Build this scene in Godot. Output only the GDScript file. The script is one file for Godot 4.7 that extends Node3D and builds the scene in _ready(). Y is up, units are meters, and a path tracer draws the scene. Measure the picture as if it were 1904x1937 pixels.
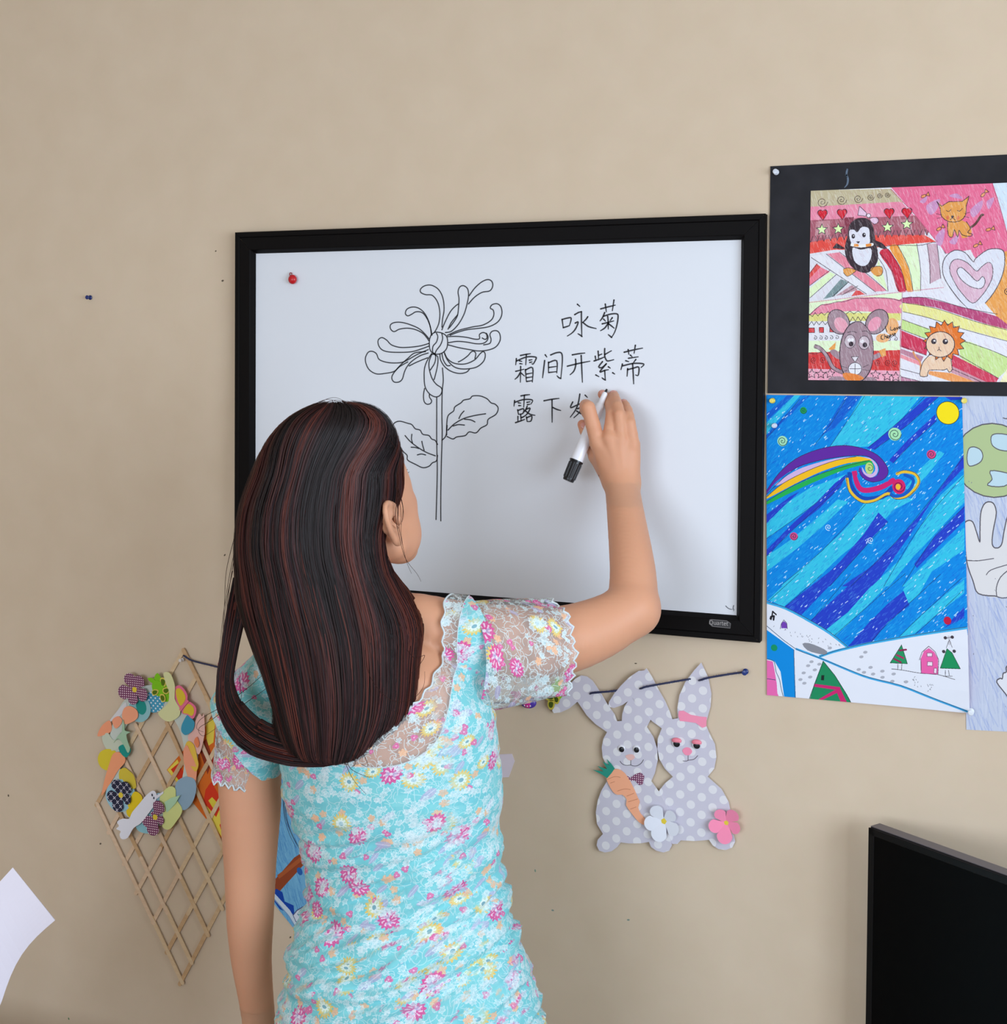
extends Node3D
# A woman writes a poem on a framed whiteboard in a small classroom. Units are metres, y is up, the decorated wall is the plane z = 0.

# ---------------------------------------------------------------- mesh collector
class G:
	var v := PackedVector3Array()
	var n := PackedVector3Array()
	var t := PackedVector2Array()
	var c := PackedColorArray()
	var col := Color.WHITE

	func tri(a: Vector3, b: Vector3, d: Vector3, na: Vector3, nb: Vector3, nd: Vector3, ua := Vector2.ZERO, ub := Vector2.ZERO, ud := Vector2.ZERO) -> void:
		if (b - a).cross(d - a).dot(na + nb + nd) > 0.0:
			v.append_array([a, d, b]); n.append_array([na, nd, nb]); t.append_array([ua, ud, ub])
		else:
			v.append_array([a, b, d]); n.append_array([na, nb, nd]); t.append_array([ua, ub, ud])
		c.append_array([col, col, col])

	func tric(a: Vector3, b: Vector3, d: Vector3, na: Vector3, nb: Vector3, nd: Vector3, ca: Color, cb: Color, cd: Color) -> void:
		if (b - a).cross(d - a).dot(na + nb + nd) > 0.0:
			v.append_array([a, d, b]); n.append_array([na, nd, nb]); c.append_array([ca, cd, cb])
		else:
			v.append_array([a, b, d]); n.append_array([na, nb, nd]); c.append_array([ca, cb, cd])
		t.append_array([Vector2.ZERO, Vector2.ZERO, Vector2.ZERO])

	func quad(a: Vector3, b: Vector3, d: Vector3, e: Vector3, nn: Vector3, u0 := Vector2(0, 0), u1 := Vector2(1, 0), u2 := Vector2(1, 1), u3 := Vector2(0, 1)) -> void:
		tri(a, b, d, nn, nn, nn, u0, u1, u2)
		tri(a, d, e, nn, nn, nn, u0, u2, u3)

	func flat(a: Vector3, b: Vector3, d: Vector3, e: Vector3, out: Vector3) -> void:
		var nn := (b - a).cross(d - a)
		if nn.length_squared() < 1e-16:
			nn = (d - a).cross(e - a)
		nn = nn.normalized()
		quad(a, b, d, e, nn if nn.dot(out) >= 0.0 else -nn)

	# a box with chamfered edges
	func box(at: Vector3, size: Vector3, bevel := 0.0, turn := Basis.IDENTITY) -> void:
		var h := size * 0.5
		var b: float = min(bevel, min(h.x, min(h.y, h.z)) * 0.9)
		for ax in 3:
			for s in [-1.0, 1.0]:
				var nn := Vector3.ZERO
				nn[ax] = s
				var i := (ax + 1) % 3
				var j := (ax + 2) % 3
				var p := []
				for q in [[-1, -1], [1, -1], [1, 1], [-1, 1]]:
					var w := Vector3.ZERO
					w[ax] = s * h[ax]
					w[i] = q[0] * (h[i] - b)
					w[j] = q[1] * (h[j] - b)
					p.append(at + turn * w)
				quad(p[0], p[1], p[2], p[3], turn * nn)
		if b <= 0.0:
			return
		for ax in 3:
			var i := (ax + 1) % 3
			var j := (ax + 2) % 3
			for si in [-1.0, 1.0]:
				for sj in [-1.0, 1.0]:
					var p := []
					for q in [[-1, 0], [1, 0], [1, 1], [-1, 1]]:
						var w := Vector3.ZERO
						w[ax] = q[0] * (h[ax] - b)
						w[i] = si * (h[i] - (b if q[1] == 0 else 0.0))
						w[j] = sj * (h[j] - (0.0 if q[1] == 0 else b))
						p.append(at + turn * w)
					var nn := Vector3.ZERO
					nn[i] = si
					nn[j] = sj
					quad(p[0], p[1], p[2], p[3], turn * nn.normalized())
		for sx in [-1.0, 1.0]:
			for sy in [-1.0, 1.0]:
				for sz in [-1.0, 1.0]:
					var s := Vector3(sx, sy, sz)
					var nn := (turn * s).normalized()
					tri(at + turn * (s * (h - Vector3(0, b, b))), at + turn * (s * (h - Vector3(b, 0, b))), at + turn * (s * (h - Vector3(b, b, 0))), nn, nn, nn)

	# a round tube along a path; radii one per point
	func tube(path: PackedVector3Array, radii: PackedFloat32Array, sides := 8, caps := true, flatten := 1.0) -> void:
		var rings := []
		var norms := []
		var side := Vector3.ZERO
		for k in path.size():
			var d := (path[min(k + 1, path.size() - 1)] - path[max(k - 1, 0)]).normalized()
			if k == 0:
				side = d.cross(Vector3(0.3, 0.2, 1)).normalized()
			else:
				side = (side - d * side.dot(d)).normalized()
			var up := d.cross(side)
			var ring := PackedVector3Array()
			var nr := PackedVector3Array()
			for s in sides:
				var a := TAU * s / sides
				var q := side * cos(a) + up * sin(a) * flatten
				ring.append(path[k] + q * radii[min(k, radii.size() - 1)])
				nr.append(q.normalized())
			rings.append(ring)
			norms.append(nr)
		for k in path.size() - 1:
			for s in sides:
				var e := (s + 1) % sides
				tri(rings[k][s], rings[k][e], rings[k + 1][e], norms[k][s], norms[k][e], norms[k + 1][e])
				tri(rings[k][s], rings[k + 1][e], rings[k + 1][s], norms[k][s], norms[k + 1][e], norms[k + 1][s])
		if caps:
			for q in [0, path.size() - 1]:
				var o := (path[0] - path[1]).normalized() if q == 0 else (path[q] - path[q - 1]).normalized()
				for s in range(1, sides - 1):
					tri(rings[q][0], rings[q][s], rings[q][s + 1], o, o, o)

	# a turned shape: profile of (radius, height) along axis
	func lathe(at: Vector3, axis: Vector3, profile: Array, sides := 20) -> void:
		var d := axis.normalized()
		var x := d.cross(Vector3(0.31, 0.77, 0.55)).normalized()
		var y := d.cross(x)
		for k in profile.size() - 1:
			var p: Vector2 = profile[k]
			var q: Vector2 = profile[k + 1]
			var sl := Vector2(q.y - p.y, p.x - q.x).normalized()
			for s in sides:
				var a := TAU * s / sides
				var b := TAU * (s + 1) / sides
				var ra := x * cos(a) + y * sin(a)
				var rb := x * cos(b) + y * sin(b)
				var na := (ra * sl.x + d * sl.y).normalized()
				var nb := (rb * sl.x + d * sl.y).normalized()
				var p0 := at + ra * p.x + d * p.y
				var p1 := at + rb * p.x + d * p.y
				var q0 := at + ra * q.x + d * q.y
				var q1 := at + rb * q.x + d * q.y
				if p.x > 1e-6:
					tri(p0, p1, q1, na, nb, nb)
				if q.x > 1e-6:
					tri(p0, q1, q0, na, nb, na)

	# paper or card cut along an outline on the wall plane, from z0 to z1, with an optional lift of the surface
	func cut(poly: PackedVector2Array, z0: float, z1: float, uv_scale := 1.0, tiltx := 0.0, tilty := 0.0) -> void:
		var idx := Geometry2D.triangulate_polygon(poly)
		var o := poly[0]
		for k in range(0, idx.size(), 3):
			var f := []
			var b := []
			var u := []
			for m in 3:
				var p := poly[idx[k + m]]
				var dz := (p.x - o.x) * tiltx + (p.y - o.y) * tilty
				f.append(Vector3(p.x, p.y, z1 + dz))
				b.append(Vector3(p.x, p.y, z0 + dz))
				u.append(p * Vector2(uv_scale, -uv_scale))
			var nn := Vector3(-tiltx, -tilty, 1).normalized()
			tri(f[0], f[1], f[2], nn, nn, nn, u[0], u[1], u[2])
			tri(b[0], b[1], b[2], -nn, -nn, -nn, u[0], u[1], u[2])
		var cw := 1.0 if Geometry2D.is_polygon_clockwise(poly) else -1.0
		for k in poly.size():
			var p := poly[k]
			var q := poly[(k + 1) % poly.size()]
			var dp := (p.x - o.x) * tiltx + (p.y - o.y) * tilty
			var dq := (q.x - o.x) * tiltx + (q.y - o.y) * tilty
			var e := (q - p).normalized()
			var nn := Vector3(-e.y * cw, e.x * cw, 0)
			var up := p * Vector2(uv_scale, -uv_scale)
			quad(Vector3(p.x, p.y, z0 + dp), Vector3(q.x, q.y, z0 + dq), Vector3(q.x, q.y, z1 + dq), Vector3(p.x, p.y, z1 + dp), nn, up, up, up, up)

	# an ink line lying on the plane z
	func ink(p: PackedVector2Array, w: float, z: float, taper := 0.0) -> void:
		var m := p.size()
		var l := PackedVector3Array()
		var r := PackedVector3Array()
		for k in m:
			var d := (p[min(k + 1, m - 1)] - p[max(k - 1, 0)]).normalized()
			var s := float(k) / maxi(1, m - 1)
			var hw := w * 0.5 * (1.0 - taper * smoothstep(0.55, 1.0, s))
			var q := Vector2(-d.y, d.x) * hw
			l.append(Vector3(p[k].x + q.x, p[k].y + q.y, z))
			r.append(Vector3(p[k].x - q.x, p[k].y - q.y, z))
		for k in m - 1:
			quad(l[k], l[k + 1], r[k + 1], r[k], Vector3(0, 0, 1))
		for e in [0, m - 1]:
			var hw := w * 0.5 * (1.0 if e == 0 else 1.0 - taper)
			var o := Vector3(p[e].x, p[e].y, z)
			for s in 8:
				var a := TAU * s / 8
				var b := TAU * (s + 1) / 8
				tri(o, o + Vector3(cos(a), sin(a), 0) * hw, o + Vector3(cos(b), sin(b), 0) * hw, Vector3(0, 0, 1), Vector3(0, 0, 1), Vector3(0, 0, 1))

	func ball(at: Vector3, r: Vector3, turn := Basis.IDENTITY, rows := 10, sides := 16) -> void:
		for i in rows:
			for j in sides:
				var q := []
				for k in [[i, j], [i, j + 1], [i + 1, j + 1], [i + 1, j]]:
					var a: float = PI * k[0] / rows
					var b: float = TAU * k[1] / sides
					q.append(Vector3(sin(a) * cos(b), cos(a), sin(a) * sin(b)))
				var nn := []
				for e in q:
					nn.append((turn * (e / r)).normalized())
				tri(at + turn * (q[0] * r), at + turn * (q[1] * r), at + turn * (q[2] * r), nn[0], nn[1], nn[2])
				tri(at + turn * (q[0] * r), at + turn * (q[2] * r), at + turn * (q[3] * r), nn[0], nn[2], nn[3])

	func mesh(off: Vector3) -> ArrayMesh:
		var w := PackedVector3Array()
		w.resize(v.size())
		for k in v.size():
			w[k] = v[k] - off
		var a := []
		a.resize(Mesh.ARRAY_MAX)
		a[Mesh.ARRAY_VERTEX] = w
		a[Mesh.ARRAY_NORMAL] = n
		a[Mesh.ARRAY_TEX_UV] = t
		a[Mesh.ARRAY_COLOR] = c
		var m := ArrayMesh.new()
		m.add_surface_from_arrays(Mesh.PRIMITIVE_TRIANGLES, a)
		return m

# ---------------------------------------------------------------- drawing on a sheet of paper (flat print)
class Sheet:
	var im: Image
	var w: int
	var h: int

	func _init(width: int, height: int, paper: Color) -> void:
		w = width
		h = height
		im = Image.create(w, h, false, Image.FORMAT_RGBA8)
		im.fill(paper)

	func pts(s: String) -> PackedVector2Array:
		var o := PackedVector2Array()
		for p in s.split(" ", false):
			var q := p.split(",")
			o.append(Vector2(q[0].to_float() * w / 1000.0, q[1].to_float() * h / 1000.0))
		return o

	func fill(p: PackedVector2Array, col: Color) -> void:
		var lo := 1e9
		var hi := -1e9
		for q in p:
			lo = min(lo, q.y)
			hi = max(hi, q.y)
		for y in range(max(0, int(floor(lo))), min(h, int(ceil(hi)) + 1)):
			var yc := y + 0.5
			var xs := []
			for k in p.size():
				var a := p[k]
				var b := p[(k + 1) % p.size()]
				if (a.y <= yc) != (b.y <= yc):
					xs.append(a.x + (yc - a.y) / (b.y - a.y) * (b.x - a.x))
			xs.sort()
			for k in range(0, xs.size() - 1, 2):
				var x0: int = max(0, roundi(xs[k]))
				var x1: int = min(w, roundi(xs[k + 1]))
				if x1 > x0:
					im.fill_rect(Rect2i(x0, y, x1 - x0, 1), col)

	func area(s: String, col: Color, smooth := 0) -> void:
		var p := pts(s)
		fill(curve(p, smooth, true) if smooth else p, col)

	static func curve(p: PackedVector2Array, sub: int, closed: bool) -> PackedVector2Array:
		var o := PackedVector2Array()
		var m := p.size()
		if m < 3 or sub < 2:
			return p
		for k in (m if closed else m - 1):
			var a := p[(k - 1 + m) % m] if closed or k > 0 else p[0]
			var b := p[k]
			var c := p[(k + 1) % m]
			var d := p[(k + 2) % m] if closed or k + 2 < m else p[m - 1]
			for i in sub:
				o.append(b.cubic_interpolate(c, a, d, float(i) / sub))
		if not closed:
			o.append(p[m - 1])
		return o

	func line(s: String, width: float, col: Color, smooth := 3, closed := false) -> void:
		var p := curve(pts(s), smooth, closed)
		if closed:
			p.append(p[0])
		stroke(p, width, col)

	func stroke(p: PackedVector2Array, width: float, col: Color) -> void:
		for k in p.size() - 1:
			var d := p[k + 1] - p[k]
			if d.length() < 0.01:
				continue
			var q := Vector2(-d.y, d.x).normalized() * width * 0.5
			fill(PackedVector2Array([p[k] + q, p[k + 1] + q, p[k + 1] - q, p[k] - q]), col)
			disc(p[k + 1], width * 0.5, width * 0.5, col)

	func disc(c: Vector2, rx: float, ry: float, col: Color, turn := 0.0) -> void:
		var p := PackedVector2Array()
		var m := 8 if rx < 5 else 24
		for k in m:
			p.append(c + Vector2(cos(TAU * k / m) * rx, sin(TAU * k / m) * ry).rotated(turn))
		fill(p, col)

	func spot(s: String, r: float, col: Color, ry := 0.0, turn := 0.0) -> void:
		for p in pts(s):
			disc(p, r, ry if ry > 0.0 else r, col, turn)

	func spiral(s: String, r: float, width: float, col: Color, turns := 1.8) -> void:
		for o in pts(s):
			var p := PackedVector2Array()
			for k in 22:
				var f := k / 21.0
				p.append(o + Vector2(r * f, 0).rotated(-f * turns * TAU))
			stroke(p, width, col)

	# the grain of coloured pencil: many faint strokes laid over everything
	func grain(count: int, length: int, angle: float, col: Color, rng: RandomNumberGenerator, thick := 1) -> void:
		var tips := []
		for k in 5:
			var a := angle + (k - 2) * 0.09
			var l := length * (0.6 + 0.2 * k)
			var d := Vector2(cos(a), sin(a)) * l
			var s := Image.create(int(abs(d.x)) + 4, int(abs(d.y)) + 4, false, Image.FORMAT_RGBA8)
			s.fill(Color(col.r, col.g, col.b, 0))
			var o := Vector2(1 if d.x >= 0 else -d.x + 1, 1 if d.y >= 0 else -d.y + 1)
			for i in int(l * 1.5):
				var p := o + d * (i / (l * 1.5))
				s.fill_rect(Rect2i(int(p.x), int(p.y), thick, thick), col)
			tips.append(s)
		for k in count:
			var s: Image = tips[rng.randi() % 5]
			im.blend_rect(s, Rect2i(Vector2i.ZERO, s.get_size()), Vector2i(rng.randi_range(-4, w), rng.randi_range(-4, h)))

	func texture() -> ImageTexture:
		im.generate_mipmaps()
		return ImageTexture.create_from_image(im)

# ---------------------------------------------------------------- smooth bodies: blended round cones and ellipsoids meshed as surface nets
class Body:
	var kind := PackedInt32Array()
	var pa := PackedVector3Array()
	var pb := PackedVector3Array()
	var ra := PackedFloat32Array()
	var rb := PackedFloat32Array()
	var kk := PackedFloat32Array()
	var inv := []
	var rows := []
	var lat := Vector3.RIGHT
	var grow := 0.0

	func cone(a: Vector3, b: Vector3, r0: float, r1: float, k: float) -> void:
		kind.append(0); pa.append(a); pb.append(b); ra.append(r0); rb.append(r1); kk.append(k); inv.append(null)

	# a limb: joints joined by a smooth curve; k blends it with what came before
	func chain(p: Array, r: Array, k: float, sub := 4) -> void:
		var m := p.size()
		for i in m - 1:
			var a: Vector3 = p[maxi(i - 1, 0)]
			var b: Vector3 = p[i]
			var c: Vector3 = p[i + 1]
			var d: Vector3 = p[mini(i + 2, m - 1)]
			for j in sub:
				var t := j / float(sub)
				var u := (j + 1) / float(sub)
				cone(b.cubic_interpolate(c, a, d, t), b.cubic_interpolate(c, a, d, u), cubic_interpolate(r[i], r[i + 1], r[maxi(i - 1, 0)], r[mini(i + 2, m - 1)], t), cubic_interpolate(r[i], r[i + 1], r[maxi(i - 1, 0)], r[mini(i + 2, m - 1)], u), k if i == 0 and j == 0 else 0.0012)

	func egg(c: Vector3, turn: Basis, r: Vector3, k: float) -> void:
		kind.append(1); pa.append(c); pb.append(r); ra.append(min(r.x, min(r.y, r.z))); rb.append(max(r.x, max(r.y, r.z))); kk.append(k); inv.append(turn.inverse())

	# an egg shaped hollow pressed into the surface
	func dent(c: Vector3, turn: Basis, r: Vector3, k: float) -> void:
		egg(c, turn, r, -k)

	# a trunk given by rows [height, centre x, centre z, half width, half depth] from the top down
	func trunk(table: Array, across: Vector3, k: float) -> void:
		rows = table
		lat = across
		kind.append(2); pa.append(Vector3.ZERO); pb.append(Vector3.ZERO); ra.append(0); rb.append(0); kk.append(k); inv.append(null)

	func one(i: int, p: Vector3) -> float:
		var t := kind[i]
		if t == 0:
			var a := pa[i]
			var ab := pb[i] - a
			var h := clampf((p - a).dot(ab) / ab.length_squared(), 0.0, 1.0)
			return (p - a - ab * h).length() - lerpf(ra[i], rb[i], h)
		if t == 1:
			var q: Vector3 = inv[i] * (p - pa[i])
			var r := pb[i]
			var k0 := (q / r).length()
			var k1 := (q / (r * r)).length()
			return k0 * (k0 - 1.0) / k1 if k1 > 1e-9 else -ra[i]
		var m := rows.size()
		var j := 0
		while j < m - 2 and p.y < rows[j + 1][0]:
			j += 1
		var u: Array = rows[j]
		var w: Array = rows[j + 1]
		var f: float = clampf((u[0] - p.y) / (u[0] - w[0]), 0.0, 1.0)
		f = f * f * (3.0 - 2.0 * f) * 0.4 + f * 0.6
		var o := Vector3(p.x - lerpf(u[1], w[1], f), 0, p.z - lerpf(u[2], w[2], f))
		var x := o.dot(lat)
		var z := o.x * -lat.z + o.z * lat.x
		var a2 := lerpf(u[3], w[3], f)
		var b2 := lerpf(u[4], w[4], f)
		var k0 := sqrt(x * x / (a2 * a2) + z * z / (b2 * b2))
		var k1 := sqrt(x * x / (a2 * a2 * a2 * a2) + z * z / (b2 * b2 * b2 * b2))
		var d := k0 * (k0 - 1.0) / k1 if k1 > 1e-6 else -b2
		return maxf(d, maxf(p.y - rows[0][0], rows[m - 1][0] - p.y))

	func dist(p: Vector3, live: PackedInt32Array) -> float:
		var d := 1.0
		for i in live:
			var e := one(i, p)
			var k := kk[i]
			if k < 0.0:
				var w := -k - absf(d + e)
				d = maxf(d, -e)
				if w > 0.0:
					d += w * w * 0.25 / -k
				continue
			var h := k - absf(d - e)
			if h > 0.0:
				d = minf(d, e) - h * h * 0.25 / k
			elif e < d:
				d = e
		return d - grow

	# [points, normals, triangle indices]
	func nets(lo: Vector3, hi: Vector3, h: float) -> Array:
		var cs := 8
		var n := Vector3i(((hi - lo) / (h * cs)).ceil())
		var nx := n.x * cs + 1
		var ny := n.y * cs + 1
		var verts := PackedVector3Array()
		var norms := PackedVector3Array()
		var ids := {}
		var mask := {}
		var all := PackedInt32Array(range(kind.size()))
		var val := PackedFloat32Array()
		val.resize(729)
		for cz in n.z:
			for cy in n.y:
				for cx in n.x:
					var base := lo + Vector3(cx, cy, cz) * (h * cs)
					var mid := base + Vector3.ONE * (h * cs * 0.5)
					var reach := h * cs * 0.87 + h
					var live := PackedInt32Array()
					var near := 1.0
					for i in all:
						var e := one(i, mid)
						if kind[i] != 0:
							e *= 0.75
						if kk[i] > 0.0:
							near = minf(near, e)
						if e - absf(kk[i]) - grow < reach * 1.05:
							live.append(i)
					if live.is_empty() or near - grow < -reach - 0.03:
						continue
					var pos := false
					var neg := false
					var w := 0
					for k in 9:
						for j in 9:
							for i in 9:
								var d := dist(base + Vector3(i, j, k) * h, live)
								val[w] = d
								if d < 0.0:
									neg = true
								else:
									pos = true
								w += 1
					if not (pos and neg):
						continue
					for k in 8:
						for j in 8:
							for i in 8:
								var q := i + j * 9 + k * 81
								var m := 0
								for b in 8:
									if val[q + (b & 1) + ((b >> 1) & 1) * 9 + (b >> 2) * 81] < 0.0:
										m |= 1 << b
								if m == 0 or m == 255:
									continue
								var s := Vector3.ZERO
								var cnt := 0
								for b in 8:
									for ax in 3:
										if b & (1 << ax):
											continue
										var b2 := b | (1 << ax)
										if ((m >> b) & 1) == ((m >> b2) & 1):
											continue
										var va := val[q + (b & 1) + ((b >> 1) & 1) * 9 + (b >> 2) * 81]
										var vb := val[q + (b2 & 1) + ((b2 >> 1) & 1) * 9 + (b2 >> 2) * 81]
										var pt := Vector3(b & 1, (b >> 1) & 1, b >> 2)
										pt[ax] += va / (va - vb)
										s += pt
										cnt += 1
								var g := Vector3(val[q + 1] - val[q] + val[q + 91] - val[q + 90], val[q + 9] - val[q] + val[q + 91] - val[q + 82], val[q + 81] - val[q] + val[q + 91] - val[q + 10])
								var key := (cx * cs + i) + (cy * cs + j) * nx + (cz * cs + k) * nx * ny
								ids[key] = verts.size()
								mask[key] = m
								verts.append(base + (Vector3(i, j, k) + s / cnt) * h)
								norms.append(g.normalized())
		var tris := PackedInt32Array()
		var st := [1, nx, nx * ny]
		for key in ids:
			var m: int = mask[key]
			for ax in 3:
				if (m & 1) == ((m >> (1 << ax)) & 1):
					continue
				var e: int = st[(ax + 1) % 3]
				var f: int = st[(ax + 2) % 3]
				if not (ids.has(key - e) and ids.has(key - f) and ids.has(key - e - f)):
					continue
				var p: int = ids[key]
				var q: int = ids[key - e]
				var r: int = ids[key - e - f]
				var s: int = ids[key - f]
				tris.append_array([p, q, r, p, r, s])
		# smooth normals from the faces
		for pass_ in 2:
			var acc := PackedVector3Array()
			acc.resize(verts.size())
			for k in range(0, tris.size(), 3):
				var a := tris[k]
				var b := tris[k + 1]
				var c := tris[k + 2]
				var sum := norms[a] + norms[b] + norms[c]
				acc[a] += sum
				acc[b] += sum
				acc[c] += sum
			for k in verts.size():
				if acc[k].length_squared() > 0.0:
					norms[k] = acc[k].normalized()
		return [verts, norms, tris]

# ---------------------------------------------------------------- naming
var used := {}

func numbered(n: String) -> String:
	if not used.has(n):
		used[n] = 0
		return n
	used[n] += 1
	return "%s_%03d" % [n, used[n]]

func thing(called: String, label: String, category: String, at: Vector3, group := "") -> Node3D:
	var o := Node3D.new()
	o.name = numbered(called)
	o.position = at
	add_child(o)
	return tag(o, label, category, group)

func tag(o: Node3D, label: String, category: String, group := "") -> Node3D:
	o.set_meta("label", label)
	o.set_meta("category", category)
	if group:
		o.set_meta("group", group)
	return o

# commits a collected shape (in metres of the room) as one named mesh
func obj(called: String, g: G, m: Material, parent: Node3D = null) -> MeshInstance3D:
	var o := MeshInstance3D.new()
	var off := Vector3.ZERO
	var p: Node = parent
	while p != null and p != self:
		off += (p as Node3D).position
		p = p.get_parent()
	o.mesh = g.mesh(off)
	o.material_override = m
	if parent == null:
		o.name = numbered(called)
		add_child(o)
	else:
		o.name = called
		parent.add_child(o, true)
	return o

func structure(called: String, g: G, m: Material) -> MeshInstance3D:
	var o := obj(called, g, m)
	o.set_meta("kind", "structure")
	return o

func rgb(r: float, g: float, b: float, a := 1.0) -> Color:
	return Color(r / 255.0, g / 255.0, b / 255.0, a)

func mat(c: Color, rough := 0.8, metal := 0.0, spec := 0.5) -> StandardMaterial3D:
	var m := StandardMaterial3D.new()
	m.albedo_color = c
	m.roughness = rough
	m.metallic = metal
	m.metallic_specular = spec
	return m

func picture(t: Texture2D, rough := 0.85) -> StandardMaterial3D:
	var m := mat(Color.WHITE, rough, 0.0, 0.3)
	m.albedo_texture = t
	m.texture_repeat = false
	return m

# outlines written in tenths of a millimetre on the wall
func xy(s: String, smooth := 0, closed := true) -> PackedVector2Array:
	var o := PackedVector2Array()
	for p in s.split(" ", false):
		var q := p.split(",")
		o.append(Vector2(q[0].to_float(), q[1].to_float()) * 0.0001)
	return Sheet.curve(o, smooth, closed) if smooth else o

func middle(p: PackedVector2Array) -> Vector2:
	var s := Vector2.ZERO
	for q in p:
		s += q
	return s / p.size()

func oval(c: Vector2, rx: float, ry: float, turn := 0.0, m := 24) -> PackedVector2Array:
	var p := PackedVector2Array()
	for k in m:
		p.append(c + Vector2(cos(TAU * k / m) * rx, sin(TAU * k / m) * ry).rotated(turn))
	return p

func v2(p: Vector3) -> Vector2:
	return Vector2(p.x, p.y)

func leaf(called: String, p: PackedVector2Array, z: float, m: Material, parent: Node3D, thick := 0.0006, tx := 0.0, ty := 0.0, uvs := 1.0) -> MeshInstance3D:
	var g := G.new()
	g.cut(p, z, z + thick, uvs, tx, ty)
	return obj(called, g, m, parent)

# ---------------------------------------------------------------- the scene
var rng := RandomNumberGenerator.new()
const INK := Color(0.055, 0.055, 0.065)

func _ready() -> void:
	rng.seed = 71
	# camera: a phone held at 1.62 m, cropped (hence the shifted frustum)
	var cam := Camera3D.new()
	cam.name = "camera"
	cam.projection = Camera3D.PROJECTION_FRUSTUM
	cam.near = 0.05
	cam.far = 60.0
	cam.size = 0.05 * 1937.0 / 2474.38
	cam.frustum_offset = Vector2(0, -0.05 * 207.3 / 2474.38)
	cam.transform = Transform3D(Basis(Vector3(0.930753, 0.007497, -0.365571), Vector3(-0.016967, 0.999598, -0.022699), Vector3(0.365254, 0.027330, 0.930507)), Vector3(0.81233, 1.62032, 1.97456))
	add_child(cam)
	cam.current = true
	# sky outside the windows, exposure
	var env := Environment.new()
	var sky := Sky.new()
	var sm := ProceduralSkyMaterial.new()
	sm.sky_top_color = Color(0.62, 0.72, 0.86)
	sm.sky_horizon_color = Color(0.86, 0.89, 0.93)
	sm.ground_bottom_color = Color(0.35, 0.34, 0.32)
	sm.ground_horizon_color = Color(0.7, 0.7, 0.69)
	sm.sky_energy_multiplier = 0.6
	sky.sky_material = sm
	env.background_mode = Environment.BG_SKY
	env.sky = sky
	env.tonemap_mode = Environment.TONE_MAPPER_LINEAR
	env.tonemap_exposure = 1.0
	env.sdfgi_enabled = true
	env.ssao_enabled = true
	env.ssil_enabled = true
	var we := WorldEnvironment.new()
	we.name = "world"
	we.environment = env
	add_child(we)
	# daylight of the two windows: the big one in the right wall, a smaller one behind the camera
	window_light("window_daylight", Vector3(2.37, 1.585, 2.0), Vector3(-1, 0, 0), Vector2(2.2, 1.23), 8.2, Color(0.87, 0.93, 1.0))
	window_light("rear_window_daylight", Vector3(-0.35, 1.5, 4.67), Vector3(0, 0, -1), Vector2(2.2, 1.23), 6.6, Color(0.89, 0.935, 1.0))

	build_room()
	build_whiteboard()
	build_posters()
	build_television()
	build_lattice()
	build_garland()
	build_bunnies()
	build_person()
	build_marker()
	build_pins()
	build_loose_paper()

func window_light(called: String, at: Vector3, towards: Vector3, size: Vector2, energy: float, col: Color) -> void:
	var l := AreaLight3D.new()
	l.name = called
	l.area_size = size
	l.light_energy = energy
	l.light_color = col
	l.shadow_enabled = true
	l.set("area_range", 12.0)
	l.look_at_from_position(at, at + towards, Vector3.UP)
	add_child(l)

func noise_texture(freq: float, lo: Color, hi: Color, size := 512, oct := 4) -> NoiseTexture2D:
	var n := FastNoiseLite.new()
	n.seed = 11
	n.frequency = freq
	n.fractal_octaves = oct
	var t := NoiseTexture2D.new()
	t.width = size
	t.height = size
	t.seamless = true
	t.noise = n
	var gr := Gradient.new()
	gr.set_color(0, lo)
	gr.set_color(1, hi)
	t.color_ramp = gr
	return t

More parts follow.
